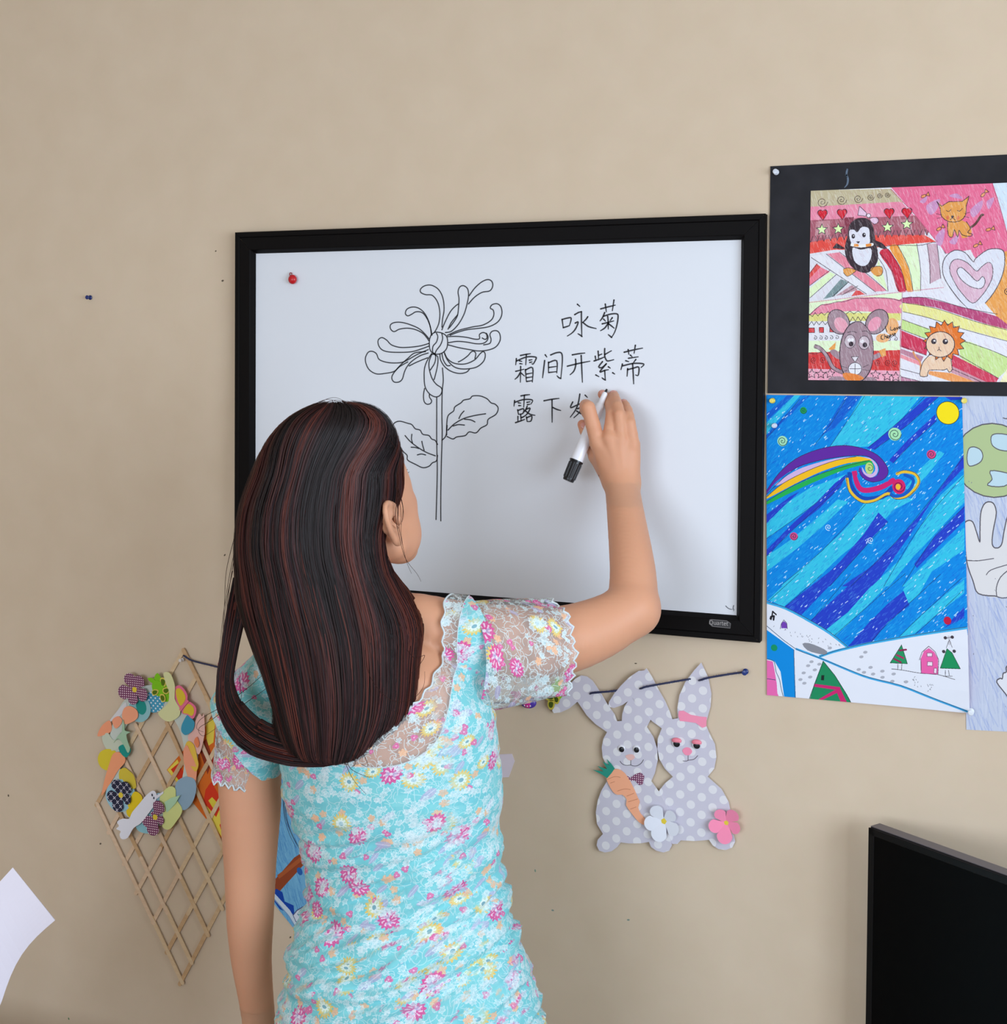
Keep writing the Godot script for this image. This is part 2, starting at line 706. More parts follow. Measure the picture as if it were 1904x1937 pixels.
func build_room() -> void:
	var paint := mat(Color.WHITE, 0.82, 0.0, 0.35)
	paint.albedo_texture = noise_texture(0.012, rgb(213, 193, 167), rgb(217, 198, 173))
	paint.uv1_triplanar = true
	paint.uv1_world_triplanar = true
	paint.uv1_scale = Vector3(1.4, 1.4, 1.4)
	paint.heightmap_enabled = true
	paint.heightmap_texture = noise_texture(0.09, Color.BLACK, Color.WHITE, 512, 3)
	paint.heightmap_scale = 0.008
	var g := G.new()
	g.box(Vector3(0.1, 1.375, -0.06), Vector3(4.7, 2.75, 0.12))
	var wall := structure("wall_back", g, paint)
	# nail holes, scuffs and crayon specks on the painted wall
	var dirt := mat(rgb(95, 84, 68), 0.9)
	for s in [[Vector3(-0.5118, 1.821, 0), 1.8, 1.2], [Vector3(-0.4974, 1.7684, 0), 1.7, 2.6], [Vector3(-0.4921, 1.2821, 0), 2.4, 1.4], [Vector3(-0.9783, 0.7891, 0), 2.4, 1.8], [Vector3(-0.3561, 0.6183, 0), 1.4, 2.4], [Vector3(0.2631, 1.1568, 0), 0.9, 2.2], [Vector3(-0.7623, 0.7263, 0), 1.7, 2.4]]:
		var p: Vector3 = s[0]
		leaf("scuff_mark", oval(v2(p), s[1] * 0.001, s[2] * 0.001, rng.randf() * 3.0, 7), -0.0002, dirt, wall, 0.0004)
	for s in [[Vector3(-0.836, 0.3818, 0), rgb(84, 128, 84)], [Vector3(0.2554, 0.749, 0), rgb(128, 148, 138)], [Vector3(0.1291, 0.744, 0), rgb(132, 150, 142)], [Vector3(0.0986, 0.804, 0), rgb(140, 160, 140)]]:
		var p: Vector3 = s[0]
		leaf("crayon_speck", oval(v2(p), 0.0024, 0.0014, rng.randf() * 3.0, 7), -0.0002, mat(s[1], 0.9), wall, 0.0004)
	g = G.new()
	g.box(Vector3(-2.31, 1.375, 2.35), Vector3(0.12, 2.75, 4.7))
	structure("wall_left", g, paint)
	g = G.new()   # right wall round its window opening (z 0.9 to 3.1, y 0.97 to 2.2)
	g.box(Vector3(2.46, 0.485, 2.35), Vector3(0.12, 0.97, 4.7))
	g.box(Vector3(2.46, 2.475, 2.35), Vector3(0.12, 0.55, 4.7))
	g.box(Vector3(2.46, 1.585, 0.45), Vector3(0.12, 1.23, 0.9))
	g.box(Vector3(2.46, 1.585, 3.9), Vector3(0.12, 1.23, 1.6))
	structure("wall_right", g, paint)
	g = G.new()
	g.box(Vector3(0.1, 0.4425, 4.76), Vector3(4.7, 0.885, 0.12))
	g.box(Vector3(0.1, 2.4325, 4.76), Vector3(4.7, 0.635, 0.12))
	g.box(Vector3(-1.85, 1.5, 4.76), Vector3(0.8, 1.23, 0.12))
	g.box(Vector3(1.60, 1.5, 4.76), Vector3(1.7, 1.23, 0.12))
	structure("wall_front", g, paint)
	var wood := mat(Color.WHITE, 0.55)
	wood.albedo_texture = noise_texture(0.01, rgb(88, 72, 58), rgb(112, 92, 74))
	wood.uv1_triplanar = true
	wood.uv1_world_triplanar = true
	g = G.new()
	g.box(Vector3(0.1, -0.06, 2.35), Vector3(4.94, 0.12, 4.94))
	structure("floor", g, wood)
	g = G.new()
	g.box(Vector3(0.1, 2.81, 2.35), Vector3(4.94, 0.12, 4.94))
	structure("ceiling", g, mat(rgb(206, 202, 194), 0.9))
	var white := mat(rgb(228, 228, 224), 0.45)
	for q in [[Vector3(2.46, 1.585, 2.0), 2.2, true], [Vector3(-0.35, 1.5, 4.76), 2.2, false]]:
		g = G.new()
		var c: Vector3 = q[0]
		var half: float = q[1] / 2.0
		for s in [-1.0, 0.0, 1.0]:
			var o: float = s * (half - 0.025)
			g.box(c + (Vector3(0, 0, o) if q[2] else Vector3(o, 0, 0)), Vector3(0.05, 1.23, 0.05), 0.004)
			var y: float = s * 0.59
			if s != 0.0:
				g.box(c + Vector3(0, y, 0), Vector3(0.05, 0.05, half * 2.0) if q[2] else Vector3(half * 2.0, 0.05, 0.05), 0.004)
		structure("window_1" if q[2] else "window_2", g, white)

func build_whiteboard() -> void:
	var x0 := -0.46
	var x1 := 0.46
	var y0 := 1.20944
	var y1 := 1.85056
	var root := thing("whiteboard", "black framed whiteboard with a marker drawing of a chrysanthemum and handwritten characters", "whiteboard", Vector3(0, y0, 0))
	var black := mat(rgb(16, 14, 14), 0.45, 0.0, 0.18)
	var prof := [Vector2(0, 0.001), Vector2(0, 0.0185), Vector2(0.0015, 0.02), Vector2(0.0085, 0.02), Vector2(0.0095, 0.0189), Vector2(0.0105, 0.02), Vector2(0.0305, 0.0203), Vector2(0.0315, 0.0195), Vector2(0.0372, 0.0101)]
	var corners := [Vector2(x0, y0), Vector2(x1, y0), Vector2(x1, y1), Vector2(x0, y1)]
	for s in 4:
		var a: Vector2 = corners[s]
		var b: Vector2 = corners[(s + 1) % 4]
		var d := (b - a).normalized()
		var inw := Vector2(-d.y, d.x)
		var g := G.new()
		for k in prof.size() - 1:
			var p: Vector2 = prof[k]
			var q: Vector2 = prof[k + 1]
			var pa := a + (inw + d) * p.x + d * 0.0002
			var pb := b + (inw - d) * p.x - d * 0.0002
			var qa := a + (inw + d) * q.x + d * 0.0002
			var qb := b + (inw - d) * q.x - d * 0.0002
			var sl := Vector2(q.x - p.x, q.y - p.y).normalized()
			var nn := Vector3(inw.x * -sl.y, inw.y * -sl.y, sl.x)
			g.quad(Vector3(pa.x, pa.y, p.y), Vector3(pb.x, pb.y, p.y), Vector3(qb.x, qb.y, q.y), Vector3(qa.x, qa.y, q.y), nn)
		obj("frame_rail", g, black, root)
	var board := mat(rgb(226, 230, 236), 0.38, 0.0, 0.4)
	var g := G.new()
	g.box(Vector3(0, (y0 + y1) * 0.5, 0.0055), Vector3(0.852, 0.573, 0.009))
	obj("writing_panel", g, board, root)
	var ink := mat(rgb(52, 54, 60), 0.6)
	var draw := G.new()
	for s in FLOWER:
		draw.ink(xy(s, 5, false), 0.0019, 0.0104)
	obj("flower_drawing", draw, ink, root)
	var ink2 := mat(rgb(44, 45, 51), 0.6)
	for row in [TITLE, FIRST, SECOND]:
		var w := G.new()
		for s in row:
			w.ink(xy(s, 4, false), 0.0024, 0.0104, 0.35)
		obj("handwriting", w, ink2, root)
	var sm := G.new()
	for s in ["4062,12597 4097,12566 4139,12552 4173,12554", "4181,12614 4173,12571 4186,12547 4177,12525"]:
		sm.ink(xy(s, 3, false), 0.0012, 0.0104, 0.6)
	obj("smudge", sm, mat(rgb(96, 100, 106), 0.7), root)
	# maker's badge on the lower rail
	var bp := xy("3841,12386 3873,12395 4102,12392 4160,12356 4156,12286 3883,12292 3836,12326")
	g = G.new()
	g.cut(bp, 0.0200, 0.0211)
	var badge := obj("badge", g, mat(rgb(30, 28, 30), 0.35), root)
	g = G.new()
	var loop := bp.duplicate()
	loop.append(bp[0])
	g.ink(loop, 0.0008, 0.0213)
	obj("badge_rim", g, mat(rgb(120, 116, 116), 0.4), badge)
	var tm := TextMesh.new()
	tm.text = "Quartet"
	var sf := SystemFont.new()
	sf.font_names = PackedStringArray(["Droid Sans"])
	tm.font = sf
	tm.font_size = 32
	tm.pixel_size = 0.00026
	tm.depth = 0.0004
	tm.curve_step = 0.5
	var to := MeshInstance3D.new()
	to.name = "lettering"
	to.mesh = tm
	to.material_override = mat(rgb(165, 160, 158), 0.4)
	var bc := middle(bp)
	to.position = Vector3(bc.x, bc.y, 0.0213) - root.position
	badge.add_child(to, true)
	# red magnet with a small loop
	var mc: Vector3 = Vector3(-0.3464, 1.7671, 0.017)
	var mag := thing("magnet", "round red magnet with a small loop, stuck on the whiteboard corner", "magnet", Vector3(mc.x, mc.y, 0.0102))
	var red := mat(rgb(196, 24, 34), 0.3)
	g = G.new()
	g.ball(mc + Vector3(0, 0, -0.001), Vector3(0.0078, 0.0082, 0.0058))
	obj("body", g, red, mag)
	g = G.new()
	var ring := PackedVector3Array()
	for k in 15:
		ring.append(mc + Vector3(-0.0047 + cos(TAU * k / 14) * 0.0022, 0.0092 + sin(TAU * k / 14) * 0.0024, -0.003))
	g.tube(ring, [0.0008], 6, false)
	obj("loop", g, mat(rgb(150, 30, 38), 0.35), mag)

var FLOWER := [
	"-817,16756 -744,16890 -721,17069 -759,17248 -858,17366 -982,17381 -1069,17420 -1069,17477 -995,17527 -884,17535 -773,17484 -698,17393 -656,17270 -647,17113 -671,16979 -682,16845",
	"-861,16711 -904,16891 -979,17026 -1054,17090 -1154,17099 -1228,17062 -1303,17033 -1348,17074 -1316,17146 -1216,17179 -1104,17158 -1004,17082 -929,16958 -886,16823 -871,16722",
	"-915,16621 -1015,16734 -1152,16802 -1302,16829 -1452,16814 -1553,16773 -1617,16815 -1622,16883 -1554,16923 -1428,16927 -1277,16893 -1102,16824 -990,16734 -915,16655",
	"-919,16576 -1075,16535 -1275,16513 -1451,16512 -1602,16553 -1692,16633 -1781,16674 -1847,16633 -1844,16553 -1780,16473 -1652,16435 -1425,16428 -1224,16440 -1050,16486 -919,16531",
	"-926,16475 -1124,16395 -1299,16304 -1424,16258 -1626,16253 -1779,16284 -1843,16324 -1881,16404 -1958,16443 -2035,16427 -2086,16335 -2073,16232 -2008,16129 -1879,16066 -1726,16074 -1549,16110 -1449,16190 -1298,16270",
	"-976,16441 -1174,16418 -1299,16327 -1436,16213 -1562,16075 -1592,15995 -1548,15934 -1460,15935 -1397,15986 -1360,16100 -1311,16191 -1223,16282 -1074,16373 -926,16419",
	"-1273,16203 -1124,16271 -938,16340",
	"-864,16408 -937,16306 -991,16171 -997,15990 -977,15855 -909,15755 -810,15700 -724,15712 -675,15780 -688,15848 -774,15903 -849,15992 -899,16126 -912,16261 -864,16396",
	"-864,16396 -797,16385 -806,16262 -887,16138",
	"-802,16385 -753,16352 -757,16217 -800,16037 -819,15981",
	"-989,15832 -1008,15719 -995,15618 -945,15574 -883,15586 -859,15632 -896,15687 -902,15732",
	"-643,16442 -581,16330 -458,16253 -264,16243 -96,16310 0,16411 59,16444 91,16389 61,16289 -47,16200 -191,16165 -360,16164 -482,16208 -581,16308 -630,16408",
	"-716,16397 -703,16307 -629,16196 -506,16118 -360,16086 -239,16109 -186,16159",
	"-679,16408 -654,16308 -592,16218 -531,16214",
	"-385,16275 -313,16309 -217,16376 -157,16439 -109,16448 -77,16410 -91,16333",
	"-570,16554 -387,16510 -193,16477 -25,16455 143,16471 273,16522 344,16621 343,16720 295,16779 212,16775 169,16720 189,16643 166,16577 59,16554",
	"-583,16688 -413,16692 -243,16676 -98,16647 -14,16654 -15,16720 45,16754 105,16731 117,16665 82,16643 34,16665",
	"-570,16587 -412,16610 -242,16599 -73,16572 46,16577 118,16621 136,16687 105,16742",
	"-583,16710 -389,16788 -148,16843 44,16875 187,16952 234,17039 221,17117 173,17146 197,17198 280,17219 346,17181 375,17093 357,16995 282,16907 140,16846 -51,16820 -244,16799 -413,16755 -535,16710",
	"-620,16755 -511,16777 -390,16888 -294,17043 -242,17198 -212,17353 -229,17464 -297,17516 -365,17500 -398,17422 -381,17311 -385,17200 -403,17044 -451,16955 -548,16833",
	"-682,16800 -634,16912 -537,17090 -441,17189 -385,17222",
	"-572,16811 -512,16922 -403,17044",
	"-211,17220 -103,17330 28,17405 159,17426 211,17502 194,17579 122,17609 15,17571 -104,17474 -200,17353",
	"-878,16711 -817,16756 -743,16760 -657,16737 -596,16688 -578,16599 -594,16498 -655,16431 -741,16401 -827,16408 -889,16464 -907,16554 -903,16644 -878,16711",
	"-780,16744 -755,16688 -779,16599 -840,16531 -847,16441 -815,16408",
	"-682,16733 -669,16655 -705,16554 -778,16464 -802,16408",
	"-768,15689 -766,15408 -763,14958 -750,14508 -757,14057 -767,13672",
	"-668,16173 -652,15971 -670,15792 -673,15410 -665,15073 -677,14623 -683,14060 -680,13654",
	"-670,14983 -597,15064 -578,15233",
	"-584,15075 -585,15232 -562,15390 -465,15470 -441,15538 -332,15607 -284,15652 -175,15676 -127,15721 5,15724 125,15681 197,15616 269,15595 322,15530 282,15430 151,15349 128,15260 21,15202 -63,15122 -183,15135 -255,15073 -401,15047 -474,15011 -577,15049",
	"-560,15155 -451,15258 -282,15351 -89,15404 103,15437",
	"-367,15349 -331,15417 -278,15474",
	"-471,15224 -378,15249 -269,15244",
	"-269,15340 -161,15332 -83,15300",
	"-748,14914 -793,14980 -855,15001 -905,15056 -1016,15075 -1067,15142 -1154,15163 -1217,15229 -1292,15250 -1443,15281 -1544,15244 -1577,15152 -1543,15039 -1454,14950 -1441,14871 -1377,14782 -1302,14716 -1289,14637 -1150,14573 -1013,14521 -901,14548 -840,14606 -766,14643 -747,14733",
	"-1341,15044 -1240,14945 -1090,14847 -940,14773 -786,14725",
	"-1216,15070 -1223,14991 -1203,14923",
	"-1033,14957 -1015,14883 -990,14812",
	"-1227,14854 -1152,14852 -1090,14836",
	"-1114,14729 -1039,14747 -964,14733",
]
var TITLE := [
	"1399,16960 1419,16830", "1399,16956 1481,16977 1547,16981 1540,16916 1519,16856", "1419,16827 1473,16842 1522,16859",
	"1651,17195 1692,17161", "1608,17031 1671,17065 1721,17078", "1719,17078 1721,16923 1729,16690", "1732,16687 1710,16704 1665,16731", "1618,16898 1667,16915 1632,16821 1574,16749 1489,16694", "1825,16997 1793,16954 1744,16910", "1744,16910 1835,16844 1965,16811",
	"2035,17118 2145,17146 2272,17175", "2109,17194 2128,17071", "2250,17255 2225,17087", "2101,17061 2066,16981 2026,16930", "2084,17003 2199,17036 2305,17036 2318,16971 2298,16852 2264,16750 2217,16672", "2217,16672 2194,16691 2162,16717", "2062,16884 2147,16904 2250,16929", "2150,17003 2159,16921 2162,16802", "2084,16959 2115,16926", "2226,16980 2191,16934", "2153,16884 2104,16819 2036,16777", "2169,16883 2210,16853 2258,16815",
]
var FIRST := [
	"699,16384 786,16401 870,16414", "630,16334 619,16233", "634,16296 805,16361 954,16360 964,16327 918,16249 896,16255", "801,16402 791,16234", "681,16300 724,16289", "690,16254 732,16249", "849,16309 899,16318", "858,16273 899,16283",
	"620,16129 760,16164", "704,16209 702,15955", "695,16107 658,16045 608,16001", "714,16102 771,16055", "785,16160 805,15968", "794,16155 909,16187 906,15961", "804,16087 901,16105", "804,16028 901,16043", "809,15968 902,15983",
	"1120,16397 1148,16361", "1112,16305 1095,16163 1079,16030", "1212,16394 1313,16431 1395,16421 1409,16286 1386,16023", "1386,16023 1353,16035 1322,16064", "1177,16280 1178,16111", "1177,16271 1314,16303 1318,16109", "1181,16195 1309,16213", "1182,16115 1310,16130",
	"1574,16397 1677,16415 1782,16427", "1494,16218 1678,16262 1867,16299", "1629,16329 1633,16236 1602,16141 1541,16083", "1722,16388 1733,16185 1746,15967",
	"2000,16457 2010,16320", "2006,16389 2063,16413", "1953,16378 1964,16306", "1935,16303 2019,16332 2108,16367", "2107,16498 2108,16384 2141,16311 2189,16308 2256,16325", "2111,16406 2217,16464", "2073,16293 2012,16213 2065,16201 2136,16265", "2136,16260 2030,16132 2110,16157 2172,16168", "2168,16214 2201,16192", "2110,16150 2122,16007", "2122,16007 2094,16020 2067,16040", "1965,16084 2017,16057", "2240,16121 2274,16100",
	"2423,16441 2566,16476 2718,16506", "2487,16482 2499,16408", "2602,16550 2583,16425", "2494,16348 2650,16371", "2523,16398 2550,16374", "2450,16309 2498,16296", "2612,16330 2577,16284", "2396,16258 2374,16169", "2402,16229 2577,16269 2740,16260 2697,16206", "2482,16187 2474,16068", "2482,16170 2578,16196 2660,16209 2653,16087 2611,16090", "2560,16266 2572,16106 2581,15951",
]
var SECOND := [
	"713,15736 792,15751 863,15759", "605,15659 595,15569", "605,15629 755,15677 908,15673 886,15609", "773,15749 762,15555", "667,15625 712,15620", "677,15579 715,15580", "817,15634 871,15644", "823,15596 871,15606",
	"659,15511 673,15437", "663,15500 760,15530 748,15456 673,15441", "710,15441 721,15333", "720,15385 770,15408", "664,15405 664,15323", "623,15304 702,15331 780,15359", "821,15570 798,15517 766,15474", "803,15522 872,15541 817,15444 735,15386", "790,15499 869,15445 957,15429", "810,15400 823,15326", "814,15386 899,15417 887,15337 823,15326",
	"1105,15664 1237,15690 1360,15706", "1241,15681 1244,15504 1246,15324", "1257,15560 1321,15532 1389,15514",
	"1588,15653 1553,15562 1676,15613 1805,15665", "1705,15780 1679,15633 1631,15520 1550,15412", "1792,15764 1830,15729", "1667,15547 1734,15565 1698,15487 1609,15404", "1655,15512 1713,15476 1786,15453", 
]

func pin(p: Vector3, tint: Color, label: String, big := 1.0, lean := Vector3(0, 0, 1)) -> void:
	var o := thing("push_pin", label, "push pin", p)
	var g := G.new()
	var s := 0.001 * big
	g.lathe(p, lean, [Vector2(0, 0.3) * s, Vector2(4.0, 0.4) * s, Vector2(4.3, 1.2) * s, Vector2(3.6, 2.0) * s, Vector2(2.2, 2.8) * s, Vector2(2.0, 6.5) * s, Vector2(2.6, 8.0) * s, Vector2(3.7, 8.8) * s, Vector2(3.9, 9.8) * s, Vector2(3.3, 10.6) * s, Vector2(0, 10.9) * s], 18)
	var m := mat(tint, 0.25)
	obj("head", g, m, o)
	g = G.new()
	g.lathe(p, lean, [Vector2(0.5, -3.0) * s, Vector2(0.5, 0.6) * s], 8)
	obj("needle", g, mat(rgb(180, 180, 182), 0.3, 1.0), o)

func build_pins() -> void:
	pin(Vector3(-0.783, 1.7421, 0.001), rgb(24, 44, 110), "blue push pin alone on the bare wall beside the whiteboard", 1.0)
	pin(Vector3(0.4728, 1.9129, 0.004), rgb(206, 212, 222), "clear white push pin in the top corner of the black card", 1.0)
	pin(Vector3(0.4718, 1.5724, 0.004), rgb(228, 206, 60), "yellow push pin at top left corner of the blue night sky drawing", 0.95)
	pin(Vector3(0.4754, 1.5352, 0.004), rgb(196, 206, 226), "pale push pin on the left edge of the blue night sky drawing", 0.9)
	pin(Vector3(0.7423, 1.5768, 0.004), rgb(232, 214, 96), "yellow push pin between the blue drawing and the grey drawing", 0.95)
	pin(Vector3(0.7588, 1.1346, 0.006), rgb(226, 232, 238), "white push pin at the bottom right corner of the blue drawing", 1.05)
	pin(Vector3(-0.5769, 1.0888, 0.006), rgb(222, 216, 212), "small white push pin holding up the tip of the stick lattice", 0.8)
	pin(Vector3(0.4361, 1.1607, 0.002), rgb(28, 52, 120), "dark blue push pin at the right end of the tinsel cord", 1.05)

func build_posters() -> void:
	# black card with the crayon collage glued on it
	var tl: Vector3 = Vector3(0.4634, 1.9226, 0)
	var bl: Vector3 = Vector3(0.4638, 1.5833, 0)
	var o := thing("mounted_collage", "large black card carrying a bright crayon collage of a penguin, cat, mouse and lion", "poster", Vector3(tl.x, bl.y, 0))
	var g := G.new()
	g.cut(PackedVector2Array([Vector2(bl.x, bl.y), Vector2(bl.x + 0.5, bl.y + 0.001), Vector2(tl.x + 0.5, tl.y + 0.0005), Vector2(tl.x, tl.y)]), 0.0006, 0.0022)
	var card := mat(Color.WHITE, 0.8, 0.0, 0.2)
	card.albedo_texture = noise_texture(0.02, rgb(42, 42, 45), rgb(52, 52, 56), 256)
	card.uv1_scale = Vector3(3, 3, 3)
	obj("backing_card", g, card, o)
	var smear := G.new()
	for s in ["5740,19047 5766,18988 5757,18910 5720,18863", "5754,19124 5744,19057 5752,19008"]:
		smear.ink(xy(s, 3, false), 0.0026, 0.0024, 0.5)
	obj("paint_smear", smear, mat(rgb(96, 112, 130), 0.8), o)
	var c0: Vector3 = Vector3(0.5235, 1.8834, 0.003)
	g = G.new()
	var w := 0.40
	var h := 0.2795
	g.quad(Vector3(c0.x, c0.y, 0.0030), Vector3(c0.x + w, c0.y, 0.0030), Vector3(c0.x + w, c0.y - h, 0.0030), Vector3(c0.x, c0.y - h, 0.0030), Vector3(0, 0, 1))
	for e in [[0, 0, 1, 0], [1, 0, 1, 1], [1, 1, 0, 1], [0, 1, 0, 0]]:
		var a := Vector3(c0.x + e[0] * w, c0.y - e[1] * h, 0)
		var b := Vector3(c0.x + e[2] * w, c0.y - e[3] * h, 0)
		g.flat(a + Vector3(0, 0, 0.0022), b + Vector3(0, 0, 0.0022), b + Vector3(0, 0, 0.003), a + Vector3(0, 0, 0.003), a + b - 2.0 * Vector3(c0.x + w / 2, c0.y - h / 2, 0))
	obj("drawing_sheet", g, picture(collage_print(), 0.8), o)
	# the two long sheets below
	drawing("drawing", "blue crayon drawing of a striped night sky with rainbow swirl over snowy hills", PackedVector2Array([Vector2(0.462, 1.5809), Vector2(0.7393, 1.582), Vector2(0.7573, 1.1315), Vector2(0.4687, 1.1279)]), blue_print(), 0.0026, 0.010)
	drawing("drawing", "pale grey pencil drawing of an open hand beneath a small globe", PackedVector2Array([Vector2(0.7364, 1.5857), Vector2(0.9183, 1.587), Vector2(0.9467, 1.1168), Vector2(0.7527, 1.1059)]), grey_print(), 0.0008, 0.006)
	drawing("painting", "rotated painting in orange, red and blue hanging behind the stick lattice and the woman", PackedVector2Array([Vector2(-0.4297, 1.0883), Vector2(-0.1796, 0.9147), Vector2(-0.3269, 0.6151), Vector2(-0.6142, 0.883)]), dia_print(), 0.0010, 0.0)
	var n := thing("paper_note", "small pale lilac paper stuck on the wall beside the woman's back", "note", Vector3(0.0459, 0.9505, 0))
	g = G.new()
	g.cut(xy("172,9840 570,9904 618,9788 518,9515 175,9456"), 0.0004, 0.0012)
	obj("sheet", g, mat(rgb(224, 212, 222), 0.85), n)

# a sheet hung by its corners; it stands off the wall a little towards the bottom right
func drawing(called: String, label: String, c: PackedVector2Array, t: Texture2D, z: float, curl: float) -> void:
	var o := thing(called, label, "drawing" if called == "drawing" else "painting", Vector3(c[3].x, min(c[3].y, c[2].y), 0))
	var g := G.new()
	var m := 14
	var at := func(u: float, v: float) -> Vector3:
		var p := c[0].lerp(c[1], u).lerp(c[3].lerp(c[2], u), v)
		return Vector3(p.x, p.y, z + curl * pow(u, 3.0) * smoothstep(0.45, 0.85, v) * (1.0 - smoothstep(0.9, 1.05, v) * 0.6))
	var th := Vector3(0, 0, 0.0004)
	for i in m:
		for j in m:
			var u0 := float(i) / m
			var u1 := float(i + 1) / m
			var v0 := float(j) / m
			var v1 := float(j + 1) / m
			var a: Vector3 = at.call(u0, v0)
			var b: Vector3 = at.call(u1, v0)
			var d: Vector3 = at.call(u1, v1)
			var e: Vector3 = at.call(u0, v1)
			var nn := (b - a).cross(e - a).normalized()
			nn = nn if nn.z > 0 else -nn
			g.quad(a, b, d, e, nn, Vector2(u0, v0), Vector2(u1, v0), Vector2(u1, v1), Vector2(u0, v1))
			g.quad(a - th, b - th, d - th, e - th, -nn, Vector2(0.01, 0.99), Vector2(0.01, 0.99), Vector2(0.01, 0.99), Vector2(0.01, 0.99))
	obj("sheet", g, picture(t, 0.8), o)

func collage_print() -> ImageTexture:
	var s := Sheet.new(1100, 768, rgb(228, 228, 234))
	var ln := rgb(60, 52, 60)
	s.area("-3,-3 284,7 329,82 -2,88", rgb(196, 184, 150))
	s.area("-5,84 322,75 367,149 362,173 255,161 -5,162", rgb(236, 142, 168))
	s.area("-5,155 255,150 371,149 406,216 404,250 233,257 -3,279", rgb(172, 98, 112))
	s.area("20,163 70,159 74,243 18,251", rgb(196, 138, 146))
	s.area("123,147 156,145 153,239 119,245", rgb(140, 66, 82))
	s.area("316,167 353,165 363,241 322,247", rgb(190, 128, 138))
	s.area("-4,272 124,245 238,243 404,250 446,289 276,303 163,316 86,314 -3,335", rgb(232, 84, 74))
	for x in 18:
		var q := 370 + x * 50
		if q > 640 and q < 850:
			continue
		var p := s.pts("-184,-268 298,-229 -179,261 -179,232")
		var f := (q / 1000.0)
		var xx := lerpf(p[0].x, p[1].x, f)
		var yy := lerpf(p[2].y, p[3].y, clampf(f, 0, 1))
		s.fill(PackedVector2Array([Vector2(xx, yy - 10), Vector2(xx + 8, yy + 16), Vector2(xx + 17, yy - 10)]), rgb(172, 98, 112))
		s.stroke(PackedVector2Array([Vector2(xx, yy - 8), Vector2(xx + 8, yy + 16), Vector2(xx + 17, yy - 8)]), 2, ln)
	# crossing bands under the penguin
	s.area("-3,332 86,314 280,535 0,590", rgb(226, 226, 234))
	s.area("-1,434 24,385 41,404 0,466", rgb(226, 80, 78))
	s.area("0,498 0,462 39,403 73,429", rgb(238, 130, 150))
	s.area("0,515 73,429 93,444 1,565", rgb(226, 246, 196))
	s.area("50,573 112,469 143,483 89,559", rgb(124, 148, 150))
	s.area("94,556 155,498 174,526 122,549", rgb(190, 150, 160))
	s.area("151,559 167,529 196,532 205,549", rgb(224, 84, 84))
	s.area("62,334 106,328 276,534 236,536", rgb(236, 142, 160))
	s.area("4,346 48,337 236,536 198,549", rgb(232, 232, 238))
	for l in ["5,352 117,462 205,549", "58,334 164,456 236,538", "106,325 211,450 276,534", "0,434 27,385", "1,500 75,419", "2,565 97,444", "84,559 141,483", "117,553 174,505"]:
		s.line(l, 2, ln)
	s.area("226,458 248,361 272,431 280,535", rgb(226, 246, 196))
	# arcs
	s.area("243,354 276,300 446,286 478,348 471,519 320,533 280,535", rgb(230, 230, 236))
	s.area("248,337 278,317 309,384 331,453 345,530 315,536 291,432", rgb(205, 52, 74), 3)
	s.area("283,310 311,298 337,357 356,447 366,537 345,533 323,412", rgb(240, 158, 70), 3)
	s.area("313,298 377,293 390,428 392,551 366,533 351,420", rgb(226, 246, 200))
	s.area("412,295 446,296 462,471 425,500 420,394", rgb(206, 172, 186))
	for l in ["250,340 286,404 318,536", "278,317 323,419 344,533", "311,298 351,413 367,537", "377,293 392,428 392,551", "412,295 423,394 425,500", "446,293 454,382 461,474", "244,361 272,431 280,535", "273,303 308,298 350,301 396,301 446,289 476,348"]:
		s.line(l, 2, ln)
	# upper right quarter
	s.area("284,-3 626,-9 682,269 683,342 577,379 559,331 478,348 446,286 362,132", rgb(232, 112, 148))
	for q in ["407,100 453,68 444,122 422,148", "441,258 472,219 464,300 446,300", "487,288 518,255 509,302", "557,128 596,83 592,130 566,169", "610,91 636,72 619,131", "529,73 484,56 511,44", "384,78 411,52 403,86"]:
		s.area(q, rgb(206, 150, 192), 3)
	s.area("626,-9 877,-19 882,409 683,342 682,269", rgb(212, 228, 240))
	s.area("674,342 882,409 887,845 685,731 607,596", rgb(236, 164, 88))
	s.line("626,-9 654,120 682,269", 3, rgb(200, 90, 120))
	s.spiral("685,543 750,498 791,632", 14, 2.5, ln)
	for q in [["398,51", 0.0], ["598,56", -0.5], ["452,221", -0.2], ["618,232", 0.1], ["577,311", -0.15]]:
		var f: Vector2 = s.pts(q[0])[0]
		var a: float = q[1]
		s.disc(f, 11, 6.5, rgb(60, 50, 58), a - 0.35)
		s.disc(f, 9, 4.8, rgb(238, 150, 96), a - 0.35)
		var d := Vector2(1, 0).rotated(a - 0.35)
		var t := f + d * 9
		s.fill(PackedVector2Array([t, t + d * 13 + d.orthogonal() * 9, t + d * 13 - d.orthogonal() * 9]), rgb(238, 150, 96))
		s.stroke(PackedVector2Array([t, t + d * 13 + d.orthogonal() * 9, t + d * 13 - d.orthogonal() * 9, t]), 2, rgb(60, 50, 58))
	# cat
	var or_ := rgb(230, 160, 84)
	s.area("481,185 530,181 558,216 560,257 531,272 522,235 516,265 504,234 498,264 484,253", or_, 2)
	s.line("481,185 484,253 498,264 504,227 516,265 520,231 531,255 558,263 565,253 549,243 558,223 544,188", 2.5, ln)
	s.area("444,81 462,103 484,84 529,85 551,60 543,107 541,154 522,184 486,186 460,157 455,116", or_, 2)
	s.line("444,81 460,106 484,84 529,85 551,60 543,107 541,154 522,184 486,186 460,157 455,116 443,81", 2.5, ln, 2)
	s.line("475,127 483,134 492,125", 2, ln)
	s.line("512,129 521,134 530,121", 2, ln)
	s.spot("497,161", 5, ln)
